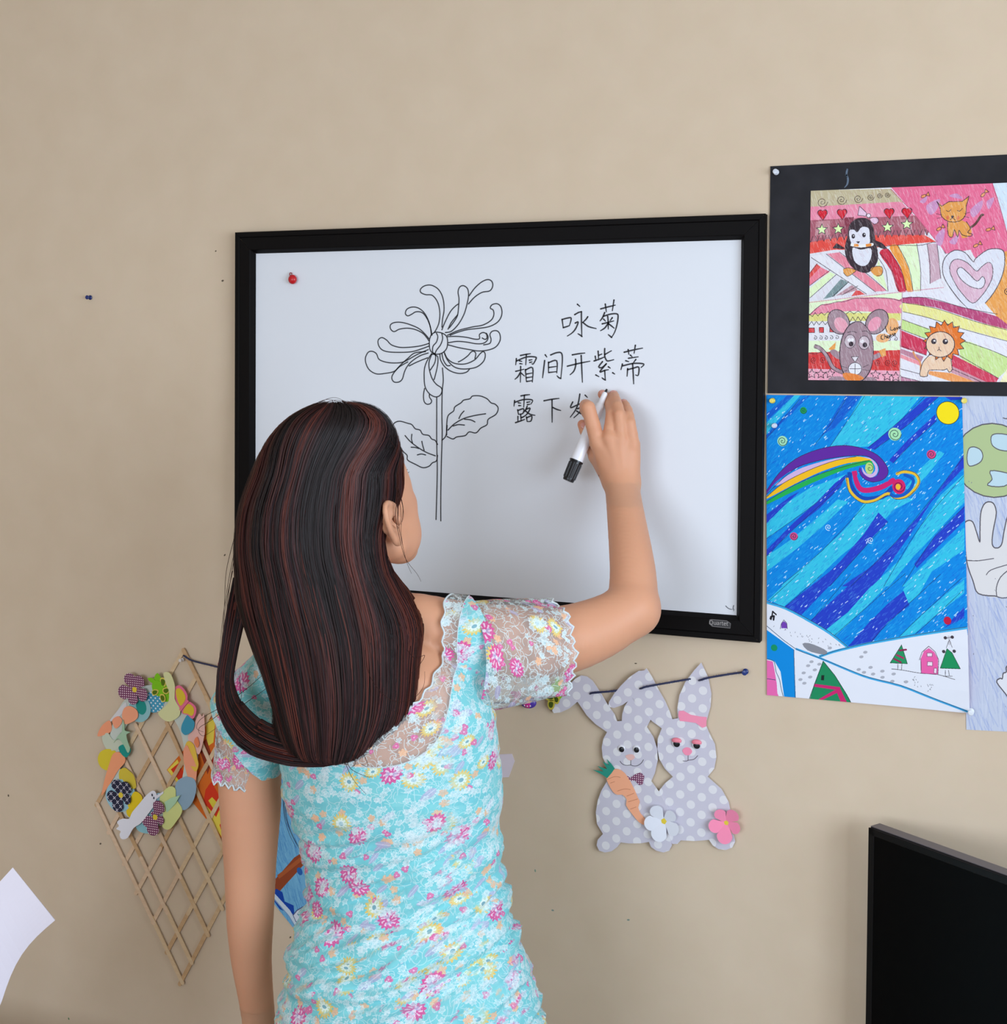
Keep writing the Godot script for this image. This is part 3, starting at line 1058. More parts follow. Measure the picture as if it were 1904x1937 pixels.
	s.line("489,178 497,167 506,178", 2, ln)
	s.spot("481,165 516,168", 5, rgb(226, 120, 80), 8)
	for l in ["442,143 460,150", "445,167 460,163", "537,147 555,142", "535,161 553,168"]:
		s.line(l, 1.6, ln)
	s.line("558,219 575,200 593,160 599,157", 9, rgb(96, 66, 60))
	# spirals, hearts, stars
	for q in [["42,62", 22.0], ["111,54", 21.0], ["170,51", 18.0], ["214,46", 14.0], ["246,39", 11.0], ["273,37", 11.0]]:
		s.spiral(q[0], q[1], 2.2, rgb(80, 66, 60), 2.0)
	for q in ["43,126", "113,126", "279,131", "341,132"]:
		var p: Vector2 = s.pts(q)[0]
		for e in [[1.0, ln], [0.86, rgb(214, 40, 56)]]:
			var k: float = e[0]
			s.disc(p + Vector2(-9, -7) * k, 11 * k, 12 * k, e[1])
			s.disc(p + Vector2(10, -7) * k, 11 * k, 12 * k, e[1])
			s.fill(PackedVector2Array([p + Vector2(-20, -3) * k, p + Vector2(21, -3) * k, p + Vector2(3, 26) * k]), e[1])
	for q in ["42,206", "101,206", "275,204", "342,192"]:
		star(s, s.pts(q)[0], 23, ln, rgb(226, 250, 180))
	# penguin
	s.area("134,315 96,279 81,306 115,311 139,309", rgb(60, 50, 56))
	s.area("233,270 257,285 276,314 262,317 233,298", rgb(60, 50, 56))
	s.area("142,183 171,153 204,158 223,194 233,264 243,340 239,389 211,436 173,428 140,385 125,315 134,245", rgb(62, 52, 58), 4)
	s.area("140,218 157,212 169,226 185,199 209,207 213,249 212,287 182,300 148,281", rgb(226, 226, 236), 3)
	s.area("153,306 182,317 217,311 220,353 206,395 183,401 159,372", rgb(226, 228, 238), 3)
	s.line("146,288 182,298 222,291", 12, rgb(240, 240, 240))
	for q in ["158,292 170,294", "200,296 215,293"]:
		s.line(q, 11, rgb(238, 150, 70))
	s.spot("155,246 193,241", 7, ln, 9)
	s.spot("156,244 195,238", 2.4, rgb(240, 240, 240))
	s.area("165,273 179,274 173,285", ln)
	s.area("140,410 164,421 159,435 136,455 124,437 121,416", or_, 2)
	s.area("225,409 253,406 261,424 256,451 240,458 218,430", or_, 2)
	s.line("121,416 140,410 166,423 157,438 136,455 122,435", 2, ln)
	s.line("220,428 230,408 253,406 261,424 256,451 240,455", 2, ln)
	s.area("175,91 201,127 199,144 171,139", rgb(232, 196, 220))
	s.line("176,91 201,127 198,144 170,137 175,91", 2, ln, 1)
	s.area("213,159 237,153 243,174 228,187", rgb(232, 196, 220), 2)
	s.line("211,152 237,153 243,174 228,187 211,162", 2, ln, 2)
	s.spot("208,141", 9, ln)
	s.spot("208,141", 7, rgb(240, 220, 232))
	# heart in the middle
	s.area("569,392 577,376 617,333 656,331 672,355 671,436 650,522 615,596 571,643 544,615 508,553 475,478 466,423 474,369 505,332 541,344", rgb(222, 224, 234), 3)
	s.line("569,392 577,376 617,333 656,331 672,355 671,436 650,522 615,596 571,643 544,615 508,553 475,478 466,423 474,369 505,332 541,344", 3, rgb(84, 76, 84), 3, true)
	s.area("580,440 596,420 618,397 632,411 634,468 619,522 597,569 570,602 539,561 512,506 491,437 497,390 519,377 551,398", rgb(222, 184, 202), 3)
	s.line("580,440 596,420 618,397 632,411 634,468 619,522 597,569 570,602 539,561 512,506 491,437 497,390 519,377 551,398", 2.5, rgb(84, 76, 84), 3, true)
	s.area("583,491 601,467 610,495 597,528 561,517 529,479 515,438 529,419 556,453", rgb(226, 226, 236), 3)
	s.line("583,491 601,467 610,495 597,528 561,517 529,479 515,438 529,419 556,453", 2.5, rgb(84, 76, 84), 3, true)
	# lower left quarter
	s.area("-8,586 329,543 328,1082 -3,1090", rgb(228, 246, 206))
	s.area("-2,657 41,604 99,591 165,568 241,566 327,584 327,650 213,640 118,638 -2,657", rgb(234, 140, 164), 3)
	s.area("-2,657 70,644 326,650 325,688 -2,689", rgb(226, 222, 132))
	s.area("-4,689 325,688 325,792 -3,791", rgb(230, 230, 236))
	for q in ["-2,724 20,724 21,749 -1,749", "37,722 54,722 54,749 38,749", "75,722 88,723 89,746 75,746"]:
		s.area(q, rgb(222, 70, 74))
		s.line(q, 2, ln, 1, true)
	s.area("-3,854 326,840 327,947 -2,940", rgb(214, 66, 66))
	s.area("-2,940 325,947 325,1013 -1,1011", rgb(238, 168, 188))
	s.area("-1,1018 326,1013 326,1082 -1,1089", rgb(228, 78, 74))
	s.line("4,1015 170,1019 325,1010", 2, ln)
	s.line("0,650 12,664 22,643 32,661 44,642 56,657 68,638 80,656 92,638 104,654 118,637 133,653 147,636 161,652 176,636 190,652", 2, ln, 1)
	s.line("0,657 41,604 60,603 99,588 127,587 165,569 203,572 241,569 288,573 327,588", 2, ln)
	s.line("-2,714 10,689 18,710 27,689 37,708 49,687 59,708 71,687 81,707 92,689", 2, ln, 1)
	s.line("138,672 148,693 157,666 167,690 176,666 186,690 195,666 207,690", 2, ln, 1)
	s.line("2,855 24,862 43,852 63,862 82,848", 2, ln)
	s.spiral("23,777 43,777 62,777 81,776 101,775 285,785 309,783", 9, 2, ln, 1.3)
	s.spiral("19,894 53,892 249,906 284,906 308,908", 13, 2, rgb(90, 40, 44), 1.8)
	for q in ["13,967", "46,968", "79,966", "241,969", "282,976", "312,979"]:
		star(s, s.pts(q)[0], 20, ln, rgb(238, 168, 188))
	s.spot("296,719", 26, rgb(240, 178, 120), 34)
	s.spot("264,778", 26, rgb(240, 178, 120), 18)
	# mouse
	var gr := rgb(164, 138, 148)
	s.line("21,820 43,834 68,876 88,932 122,957", 16, ln)
	s.line("21,820 43,834 68,876 88,932 122,957", 12, gr)
	s.spot("107,996 212,997", 38, gr, 13)
	s.spot("107,693", 42, ln, 54, -0.5)
	s.spot("107,693", 39, gr, 51, -0.5)
	s.spot("116,709", 24, rgb(236, 168, 184), 34, -0.6)
	s.spot("243,693", 42, ln, 54, 0.55)
	s.spot("243,693", 39, gr, 51, 0.55)
	s.spot("235,705", 22, rgb(236, 158, 180), 32, 0.6)
	s.area("77,848 94,837 121,869 118,893 92,876", gr, 2)
	s.area("230,868 263,851 265,868 233,893", gr, 2)
	s.area("251,844 274,830 277,868 263,878", rgb(236, 162, 84))
	s.area("72,837 98,799 96,834 82,841", rgb(236, 162, 84))
	s.area("171,690 195,701 224,757 233,833 230,910 217,966 189,1008 160,1009 131,974 115,918 111,848 120,770 143,711", ln, 4)
	s.area("171,694 194,704 222,758 231,833 228,909 214,963 188,1003 161,1004 134,971 118,917 114,848 123,772 145,715", gr, 4)
	for q in ["149,795", "199,802"]:
		s.spot(q, 22, ln, 28)
		s.spot(q, 20, rgb(206, 190, 198), 26)
	s.spot("153,809 202,814", 9, ln, 10)
	s.spot("146,788 192,795 156,788", 7, rgb(240, 240, 244))
	s.line("139,749 158,743 172,750", 2, ln)
	s.line("191,743 207,741 217,757", 2, ln)
	s.area("154,876 180,875 168,904", rgb(228, 222, 228))
	s.line("154,876 180,875 168,904", 2, ln, 1, true)
	s.spot("168,939", 27, ln, 26)
	s.spot("168,939", 25, rgb(234, 234, 240), 24)
	s.line("168,911 168,968", 2, ln)
	s.line("148,939 189,938", 2, ln)
	s.area("124,964 150,961 186,973 200,991 165,1005 134,995", rgb(232, 134, 66), 2)
	for l in ["140,935 119,925", "141,946 122,957", "195,931 216,917", "195,942 219,948"]:
		s.line(l, 1.6, ln)
	# the words beside the mouse
	for l in ["272,717 278,746", "290,719 292,738 301,735", "305,726 303,733 306,738 310,731 305,726", "312,722 315,733 319,720", "321,726 328,722 323,718 321,729 328,731",
		"264,762 259,768 259,782 267,785", "269,757 271,782", "271,772 276,767 278,779", "281,774 287,770 282,764 280,776 287,778", "288,769 294,765 290,760 288,772 295,773", "301,756 297,758 302,765 298,769", "303,762 309,757 305,753 303,765 309,765"]:
		s.line(l, 3, rgb(54, 44, 44), 2)
	# lower right quarter
	s.area("332,543 444,532 489,539 563,642 607,596 688,735 887,845 890,1070 328,1082", rgb(230, 230, 238))
	s.area("330,572 399,568 535,622 652,670 692,738 581,690 445,621 330,595", rgb(186, 78, 122), 2)
	s.area("332,595 445,626 581,695 887,818 888,898 686,792 537,730 423,675 333,641", rgb(236, 232, 150), 2)
	s.area("331,682 423,730 447,764 410,778 327,733", rgb(200, 228, 146))
	s.area("528,792 564,798 694,879 687,940 638,1008 529,873", rgb(202, 228, 150))
	s.area("324,736 424,798 416,867 325,823", rgb(208, 62, 92))
	s.area("502,860 660,980 647,1018 503,935", rgb(210, 70, 96))
	s.area("328,833 407,874 398,902 328,857", rgb(190, 132, 152))
	s.area("328,861 398,902 393,919 328,881", rgb(238, 150, 160))
	s.area("503,921 651,1021 647,1038 503,955", rgb(204, 150, 164))
	s.area("421,946 503,957 649,1036 594,1042 426,965", rgb(240, 160, 96))
	s.area("687,933 887,812 890,1070 647,1055", rgb(244, 240, 190))
	s.area("329,975 408,1005 486,1045 404,1060 330,1013", rgb(196, 134, 160))
	s.area("325,1021 376,1054 326,1082", rgb(242, 226, 110))
	for l in ["330,571 422,572 535,622 652,658", "331,595 445,626 581,695 692,741", "333,642 423,675 537,732 693,797", "331,682 423,733", "327,733 419,785", "328,819 416,867", "537,792 627,836 694,880", "529,867 660,982", "327,937 398,964", "329,978 408,1005 481,1045", "503,935 584,988 649,1033"]:
		s.line(l, 2, ln)
	# lion
	var skin := rgb(238, 204, 172)
	s.line("370,847 379,874 395,902 398,943", 7, rgb(226, 150, 96))
	s.area("420,874 493,867 505,942 494,952 487,935 476,942 430,943 421,974 396,974 398,936 407,902", skin, 2)
	s.line("425,867 405,902 397,943 396,974 421,974 426,943 476,942 487,935 494,952 505,938 498,874", 2.5, ln, 2)
	var mane := PackedVector2Array()
	var lc: Vector2 = s.pts("476,792")[0]
	var ir: Vector2 = s.pts("535,792")[0]
	var rr := ir.x - lc.x
	for k in 32:
		var a := TAU * k / 32.0
		mane.append(lc + Vector2(cos(a), sin(a) * 1.02) * rr * (1.22 if k % 2 == 0 else 0.93))
	s.fill(mane, rgb(230, 122, 52))
	mane.append(mane[0])
	s.stroke(mane, 2.4, ln)
	s.spot("463,811", 55, ln, 52)
	s.spot("463,811", 52, skin, 49)
	s.spot("441,795 480,796", 10, ln, 11)
	s.spot("443,792 482,792", 4, rgb(236, 232, 230))
	s.line("453,843 459,836 459,824", 2, ln, 1)
	s.line("459,836 467,845", 2, ln, 1)
	# seams between the four sheets
	s.line("-3,590 165,564 329,540 471,520", 2.5, rgb(214, 140, 160), 1)
	s.line("330,540 327,805 325,1055", 3, rgb(196, 160, 172), 1)
	s.line("284,7 362,132 446,286", 2.5, rgb(190, 90, 120), 1)
	s.grain(5200, 20, 1.2, Color(1, 1, 1, 0.20), rng, 2)
	s.grain(2600, 18, 1.0, Color(0.5, 0.1, 0.2, 0.08), rng, 2)
	return s.texture()

func star(s: Sheet, o: Vector2, r: float, line: Color, fill: Color) -> void:
	var p := PackedVector2Array()
	for k in 11:
		var a := -PI / 2 + TAU * k / 10.0
		p.append(o + Vector2(cos(a), sin(a)) * (r if k % 2 == 0 else r * 0.45))
	s.fill(p, fill)
	s.stroke(p, 2.4, line)

func blue_print() -> ImageTexture:
	var s := Sheet.new(1000, 1560, rgb(8, 138, 222))
	var cyan := rgb(52, 194, 226)
	var navy := rgb(38, 66, 196)
	var royal := rgb(20, 98, 204)
	for q in ["-12,145 -12,100 150,0 198,-10 23,109", "513,-10 811,-12 697,75 536,164 334,167 430,78", "-6,404 223,306 420,254 331,317 174,395 -13,483", "372,338 276,396 174,452 84,498 -13,540 -13,593 153,509 289,431 425,345", "505,347 658,318 755,329 656,365 556,432 382,523 233,621 70,633 288,509 424,423", "1002,242 999,332 861,432 737,520 624,613 539,616 685,522 785,413 885,313", "996,412 993,483 832,559 773,607 689,611 814,526", "883,172 908,180 822,250 743,303 711,295 797,225"]:
		s.area(q, cyan)
	for q in ["2,60 122,-5 157,-5 9,82", "293,128 425,-9 513,-10 362,105 259,142", "177,17 240,-5 72,99 -12,154 -12,141"]:
		s.area(q, royal)
	for q in ["824,4 895,-6 729,92 562,173 522,169 637,110", "867,56 873,77 747,152 654,215 634,206 728,140", "420,254 386,298 277,370 153,435 -13,545 -13,523 140,422 263,349 359,285", "577,376 623,405 556,449 489,503 327,624 246,627 382,540 503,447", "1004,179 1003,221 839,335 739,436 552,615 387,622 527,557 674,459 780,379 912,266", "998,344 996,391 873,474 762,549 749,537 848,449 926,397", "895,-8 1012,-13 1011,7 946,11", "-12,404 113,339 175,316 71,380 -13,435"]:
		s.area(q, navy)
	for q in ["162,581 301,576 90,700 8,681", "619,565 684,563 485,701 345,791 305,763 419,691", "765,560 834,558 772,631 707,671 692,621", "989,577 988,619 840,703 749,757 665,777 783,697 887,635"]:
		s.area(q, cyan)
	for q in ["328,575 395,573 178,726 93,700", "501,569 602,565 419,704 305,768 225,741 326,678", "695,625 723,670 615,729 529,804 410,822 517,738 616,670", "986,664 985,697 889,734 935,699"]:
		s.area(q, navy)
	var dark := rgb(30, 60, 96)
	for l in ["-12,154 177,13", "334,167 430,78 519,-3", "536,164 697,75 824,-5", "252,164 335,96 431,-2", "562,173 729,92 895,-6", "654,215 747,152 873,77", "-13,483 174,395 331,317 427,258", "-13,545 153,435 386,298", "70,633 288,509 512,352", "327,624 489,503 623,405", "434,620 674,459 1004,187", "598,614 785,413 1002,247", "689,611 848,449 998,348", "8,686 166,589", "97,702 287,585", "232,741 434,580", "345,787 485,701 703,570", "522,804 621,729 876,565", "665,777 783,697 977,573", "749,761 840,703 982,611"]:
		s.line(l, 2, dark, 4)
	# unfilled flecks of paper between the crayon strokes
	s.grain(620, 13, -0.85, Color(0.84, 0.92, 1, 0.85), rng, 3)
	s.grain(3200, 22, -0.85, Color(0.1, 0.2, 0.75, 0.16), rng, 3)
	s.grain(3200, 22, -0.85, Color(0.5, 0.9, 1, 0.16), rng, 3)
	# rainbow curl
	s.area("-12,329 65,260 155,210 272,177 395,162 495,169 575,190 621,224 627,250 600,270 547,278 500,265 481,244 488,231 504,252 540,264 574,255 584,237 568,212 522,195 455,194 360,202 244,219 141,246 51,287 -5,333", rgb(98, 44, 158), 3)
	s.area("51,294 155,248 278,219 401,201 515,198 555,208 577,229 570,253 537,264 504,250 498,230 517,250 550,251 564,233 541,212 454,211 292,234 155,270 64,298", rgb(214, 182, 222), 3)
	s.area("-12,344 85,293 223,246 360,212 468,197 522,202 541,209 427,219 292,248 154,291 50,328 -12,349", rgb(248, 192, 36), 3)
	s.area("-12,361 50,332 154,296 319,248 441,220 535,208 554,221 556,236 537,251 521,234 528,221 441,234 332,261 189,303 71,341 -5,366", rgb(36, 176, 84), 3)
	s.spot("534,234", 21, rgb(190, 216, 130), 30)
	s.spiral("536,234", 20, 3, rgb(60, 110, 60), 1.3)
	for l in ["-12,329 65,260 155,210 272,177 395,162 495,169 575,190 621,224 627,250 600,270 547,278 500,265 481,244", "-5,333 141,246 244,219 360,202 455,194 522,195 568,212 584,237 574,255", "-12,346 85,293 223,246 360,212 468,197", "-9,357 154,294 319,248 535,208"]:
		s.line(l, 2.4, rgb(56, 40, 70), 4)
	# lower curl
	s.line("434,249 436,284 466,318 512,334 598,324 645,297", 24, rgb(20, 76, 176), 4)
	s.line("457,244 476,292 513,306 592,294 652,271", 26, rgb(210, 34, 112), 4)
	s.line("474,257 493,283 546,288 626,271", 9, rgb(16, 130, 214), 4)
	s.line("420,267 436,310 492,341 558,338 625,314 664,327 716,321 763,294 780,268 758,247 706,242 673,249", 15, rgb(236, 192, 56), 4)
	s.line("638,314 664,322 710,313 743,290 751,265 712,252", 16, rgb(18, 92, 190), 4)
	s.spot("681,290", 33, rgb(214, 36, 104), 38)
	s.spiral("681,290", 30, 4, rgb(120, 20, 70), 2.0)
	s.spot("677,291", 12, rgb(244, 190, 50), 15)
	s.line("417,258 429,312 492,346 558,342 625,319 664,331 716,325 766,296 785,268 761,244 706,237 669,248", 2.4, rgb(56, 40, 70), 4)
	s.spot("929,51", 57, rgb(64, 60, 40), 58)
	s.spot("929,51", 54, rgb(250, 226, 28), 55)
	for q in [["85,152", rgb(168, 226, 186), 27], ["665,122", rgb(168, 226, 176), 33], ["844,184", rgb(224, 66, 132), 23], ["143,466", rgb(222, 70, 140), 21], ["197,50", rgb(26, 168, 90), 18]]:
		s.spot(q[0], q[2], q[1])
		s.spiral(q[0], q[2], 3, rgb(40, 70, 70), 2.0)
	s.spiral("322,431 536,467", 17, 3, rgb(225, 238, 250), 1.8)
	# snowy hills
	var snow := rgb(232, 235, 244)
	s.area("-20,682 97,702 218,739 325,777 420,822 522,802 678,776 806,756 996,728 1046,1047 -21,1109", snow)
	s.line("-13,689 97,706 218,742 325,779 417,822", 13, rgb(64, 176, 228), 3)
	s.line("270,858 344,838 430,820 522,802 678,776 806,756 996,728", 13, rgb(64, 176, 228), 3)
	s.area("-13,777 62,808 140,841 149,1007 91,1010 71,918 41,886 -14,876", rgb(10, 140, 220))
	s.area("-14,882 31,886 41,920 51,958 54,991 71,1014 -14,1018", rgb(236, 108, 176))
	s.line("150,838 270,862 416,895 520,915 674,932 831,964 986,994", 11, rgb(64, 170, 226), 3)
	for l in ["-13,686 97,703 218,738 325,775 417,820", "270,858 344,837 430,818 522,800 678,774 807,754 996,725", "-6,766 143,836 270,862 416,893 520,913 674,930 831,962 986,993", "-14,878 31,883 41,894 48,920 65,944 75,977 89,1010", "140,841 146,1007", "0,945 44,947"]:
		s.line(l, 3, rgb(50, 80, 110), 3)
	s.area("184,820 217,816 271,826 311,839 297,850 257,848 210,840", rgb(140, 142, 150), 2)
	s.spot("324,827 230,877 213,891 247,903 190,916 223,928 173,939 193,950 270,883 482,848 502,832 468,890 494,898 527,880 539,901 585,909 640,895 585,889 633,919 700,917", 11, rgb(176, 178, 188), 7, -0.3)
	for k in 46:
		var f := k / 45.0
		var p := s.pts("55,774 377,819 694,900 826,930")
		var q := p[0].lerp(p[1], rng.randf()) if k < 26 else p[2].lerp(p[3], rng.randf())
		q += Vector2(rng.randf_range(-22, 22), rng.randf_range(-20, 20))
		s.stroke(PackedVector2Array([q, q + Vector2(rng.randf_range(-5, 5), 6)]), 2.2, rgb(120, 122, 132))
	s.spot("38,840", 17, rgb(20, 146, 96))
	s.spot("905,710", 18, rgb(196, 30, 70), 20)
	s.line("21,748 28,732 31,719 49,729", 7, rgb(34, 30, 38), 1)
	s.line("18,746 22,737 38,734 35,747", 9, rgb(34, 30, 38), 1)
	s.area("76,773 76,758 89,749 106,757 106,772", rgb(116, 66, 176))
	s.line("70,776 76,758 89,745 104,755 107,774", 2.4, rgb(60, 44, 70), 1)
	# trees and house
	s.area("290,872 349,917 408,977 436,1012 215,1012 249,943", rgb(32, 140, 92))
	s.area("243,949 375,953 375,964 243,959", rgb(206, 40, 112))
	s.area("375,958 410,1005 381,1009 358,973 262,1009 265,999 342,966", rgb(206, 40, 112))
	s.area("280,919 295,918 293,935 278,935", rgb(30, 44, 40))
	s.line("215,1006 249,943 290,872 349,917 408,977 436,1012", 3, rgb(30, 60, 50), 1)
	s.area("681,799 708,858 624,860", rgb(36, 150, 96))
	s.line("667,818 703,813", 9, rgb(150, 36, 84), 1)
	s.line("654,832 689,841", 9, rgb(178, 40, 98), 1)
	s.line("641,845 676,855", 9, rgb(150, 36, 84), 1)
	s.line("681,799 708,858 624,860", 2.4, rgb(40, 50, 50), 1, true)
	s.line("630,879 682,880 774,885 853,884 934,895", 2.6, rgb(70, 66, 72))
	for l in ["662,860 661,880", "681,860 679,879", "890,867 889,885", "905,867 908,884", "878,888 922,885"]:
		s.line(l, 2.4, rgb(70, 66, 72), 1)
	s.area("773,838 789,813 813,802 839,813 856,834 854,884 774,885", rgb(238, 100, 170))
	s.line("766,843 780,817 813,796 843,812 859,837 854,884 774,885 773,838", 2.6, rgb(96, 60, 84), 1)
	for q in ["804,818 829,817 828,828 804,829", "805,846 829,845 829,858 804,859", "836,865 849,864 848,881 835,881"]:
		s.area(q, rgb(246, 226, 238))
		s.line(q, 2, rgb(96, 60, 84), 1, true)
	s.area("900,799 924,811 961,859 866,863", rgb(30, 146, 90))
	s.line("900,799 924,811 961,859 866,863", 2.4, rgb(40, 60, 50), 1, true)
	s.spot("893,765 926,761 884,809 934,805", 8, rgb(70, 62, 70))
	s.spot("910,764 912,780", 9, rgb(206, 206, 214), 11)
	for l in ["895,766 926,761", "912,770 897,796", "912,770 925,794"]:
		s.line(l, 2, rgb(70, 62, 70), 1)
	return s.texture()

func grey_print() -> ImageTexture:
	var s := Sheet.new(640, 1400, rgb(196, 204, 222))
	var ln := rgb(92, 88, 96)
	s.grain(700, 90, 1.45, Color(0.62, 0.66, 0.82, 0.25), rng, 3)
	s.grain(500, 120, 1.2, Color(0.5, 0.58, 0.82, 0.22), rng, 4)
	s.grain(500, 80, 1.5, Color(0.9, 0.92, 0.97, 0.25), rng, 3)
	s.spot("231,195", 181, ln, 156)
	s.spot("231,195", 176, rgb(178, 196, 144), 151)
	var sea := rgb(190, 216, 226)
	for q in ["58,161 100,156 146,166 157,186 131,203 60,213 42,190", "229,120 302,116 420,130 457,164 312,166 246,157 221,142", "209,226 321,231 386,244 305,271 187,269 221,251"]:
		s.area(q, sea, 3)
		s.line(q, 4, ln, 3, true)
	var hand := rgb(222, 220, 220)
	s.area("12,400 16,383 44,375 76,380 101,410 122,438 125,405 133,354 158,326 195,318 230,325 244,353 219,404 210,443 235,455 275,445 297,403 326,358 380,324 433,323 455,368 435,468 457,523 440,577 272,601 105,592 68,555 25,495", hand, 3)
	s.line("233,598 105,592 68,555 25,495 12,400 16,383 44,375 76,380 101,410 122,438 125,405 133,354 158,326 195,318 230,325 244,353 219,404 210,443 235,455 275,445 297,403 326,358 380,324", 5, ln, 4)
	s.line("27,494 110,494 218,486", 3.5, ln)
	s.line("162,536 199,520 317,503", 3.5, ln)
	s.line("233,599 232,572 263,541 329,516", 4, ln)
	s.line("233,599 297,602 440,577", 4, ln)
	s.area("218,854 244,840 264,827 348,804 498,822 415,929 316,910", rgb(226, 226, 232), 2)
	s.line("327,920 279,889 218,854 242,842 257,843 264,827 286,822 291,805 374,793", 5, ln)
	for k in 26:
		var p := Vector2(rng.randf_range(20, 620), rng.randf_range(330, 1380))
		s.stroke(PackedVector2Array([p, p + Vector2(rng.randf_range(-4, 5), rng.randf_range(-4, 5))]), 3, rgb(124, 126, 142))
	s.stroke(PackedVector2Array([Vector2(198, 96), Vector2(214, 100), Vector2(226, 92)]), 4, ln)
	return s.texture()

func dia_print() -> ImageTexture:
	var s := Sheet.new(900, 900, rgb(112, 176, 216))
	var brn := rgb(150, 72, 42)
	s.grain(2500, 40, 0.6, Color(0.55, 0.8, 0.92, 0.3), rng, 3)
	s.grain(1500, 40, 0.6, Color(0.2, 0.45, 0.75, 0.25), rng, 3)
	# warm corner
	s.area("-837,539 -159,-232 192,534 485,978 224,1294 -164,1150", rgb(222, 112, 40))
	for q in ["2,997 6,885 128,947 97,998", "-5,536 15,457 92,596 80,657", "257,972 265,878 397,895 411,995", "331,1039 485,978 492,1038"]:
		s.area(q, rgb(238, 214, 84))
	for q in ["13,973 23,892 98,922 92,978", "208,867 206,795 311,828 328,933 236,937", "137,687 137,594 241,705 237,794", "363,951 363,894 435,944 424,992"]:
		s.area(q, rgb(218, 60, 34))
	s.area("250,902 255,865 295,861 292,911", rgb(226, 206, 70))
	s.area("43,698 52,617 144,679 170,783", rgb(150, 60, 36))
	# trunk, water, snow edge
	s.area("723,948 764,702 829,534 896,532 824,685 794,840 768,990", brn)
	s.line("740,866 799,671 846,568", 16, rgb(176, 92, 50), 1)
	s.area("760,924 794,908 825,935 873,906 898,943 820,993 746,984", rgb(22, 70, 170))
	s.line("737,970 865,959 967,980 1010,990", 26, rgb(206, 220, 232), 1)
	s.line("761,980 875,974 976,996", 6, rgb(120, 160, 200), 1)
	s.spot("821,734", 16, rgb(44, 100, 176))
	s.area("892,949 916,867 955,833 974,898 947,955", rgb(216, 224, 236), 2)
	s.line("892,949 916,867 955,833 974,898 947,955", 4, rgb(80, 90, 130), 2, true)
	s.line("908,921 934,922 940,875", 4, rgb(40, 90, 120), 1)
	return s.texture()

func build_television() -> void:
	var a: Vector3 = Vector3(0.6247, 0.9665, 0.055)
	var turn := Basis(Vector3.UP, deg_to_rad(-33.35))
	var w := 0.97
	var h := 0.56
	var c := a + turn * Vector3(w * 0.5, -h * 0.5, -0.012)
	var o := thing("television", "black flat screen television set at an angle in the corner by the wall", "television", Vector3(c.x, c.y - h * 0.5, c.z))
	var g := G.new()
	g.box(c, Vector3(w, h, 0.024), 0.003, turn)
	obj("casing", g, mat(rgb(26, 25, 27), 0.4, 0.0, 0.4), o)
	g = G.new()
	g.box(c + turn * Vector3(0, h * 0.5 + 0.0003, 0), Vector3(w - 0.004, 0.0012, 0.020), 0.0004, turn)
	obj("top_edge", g, mat(rgb(104, 98, 102), 0.4, 0.0, 0.4), o)
	g = G.new()
	for q in [[Vector3(0, h * 0.5 - 0.006, 0), Vector3(w - 0.002, 0.010, 0.002)], [Vector3(0, -h * 0.5 + 0.009, 0), Vector3(w - 0.002, 0.016, 0.002)], [Vector3(-w * 0.5 + 0.006, 0, 0), Vector3(0.010, h - 0.002, 0.002)], [Vector3(w * 0.5 - 0.006, 0, 0), Vector3(0.010, h - 0.002, 0.002)]]:
		g.box(c + turn * (q[0] + Vector3(0, 0, 0.0125)), q[1], 0.0006, turn)
	obj("bezel", g, mat(rgb(16, 16, 18), 0.3, 0.0, 0.4), o)
	g = G.new()
	g.box(c + turn * Vector3(0, 0.003, 0.0122), Vector3(w - 0.02, h - 0.024, 0.001), 0.0, turn)
	obj("screen", g, mat(rgb(8, 8, 9), 0.28, 0.0, 0.22), o)
	g = G.new()
	g.box(c + turn * Vector3(0, 0, -0.02), Vector3(0.3, 0.25, 0.02), 0.003, turn)
	var m := c + turn * Vector3(0, 0, -0.03)
	var end := Vector3(m.x + 0.1, m.y, 0.006)
	g.tube(PackedVector3Array([m, m.lerp(end, 0.5) + Vector3(0.06, 0, 0), end]), [0.018], 12)
	g.box(end, Vector3(0.1, 0.24, 0.012), 0.002)
	obj("wall_bracket", g, mat(rgb(30, 30, 32), 0.5, 0.6), o)

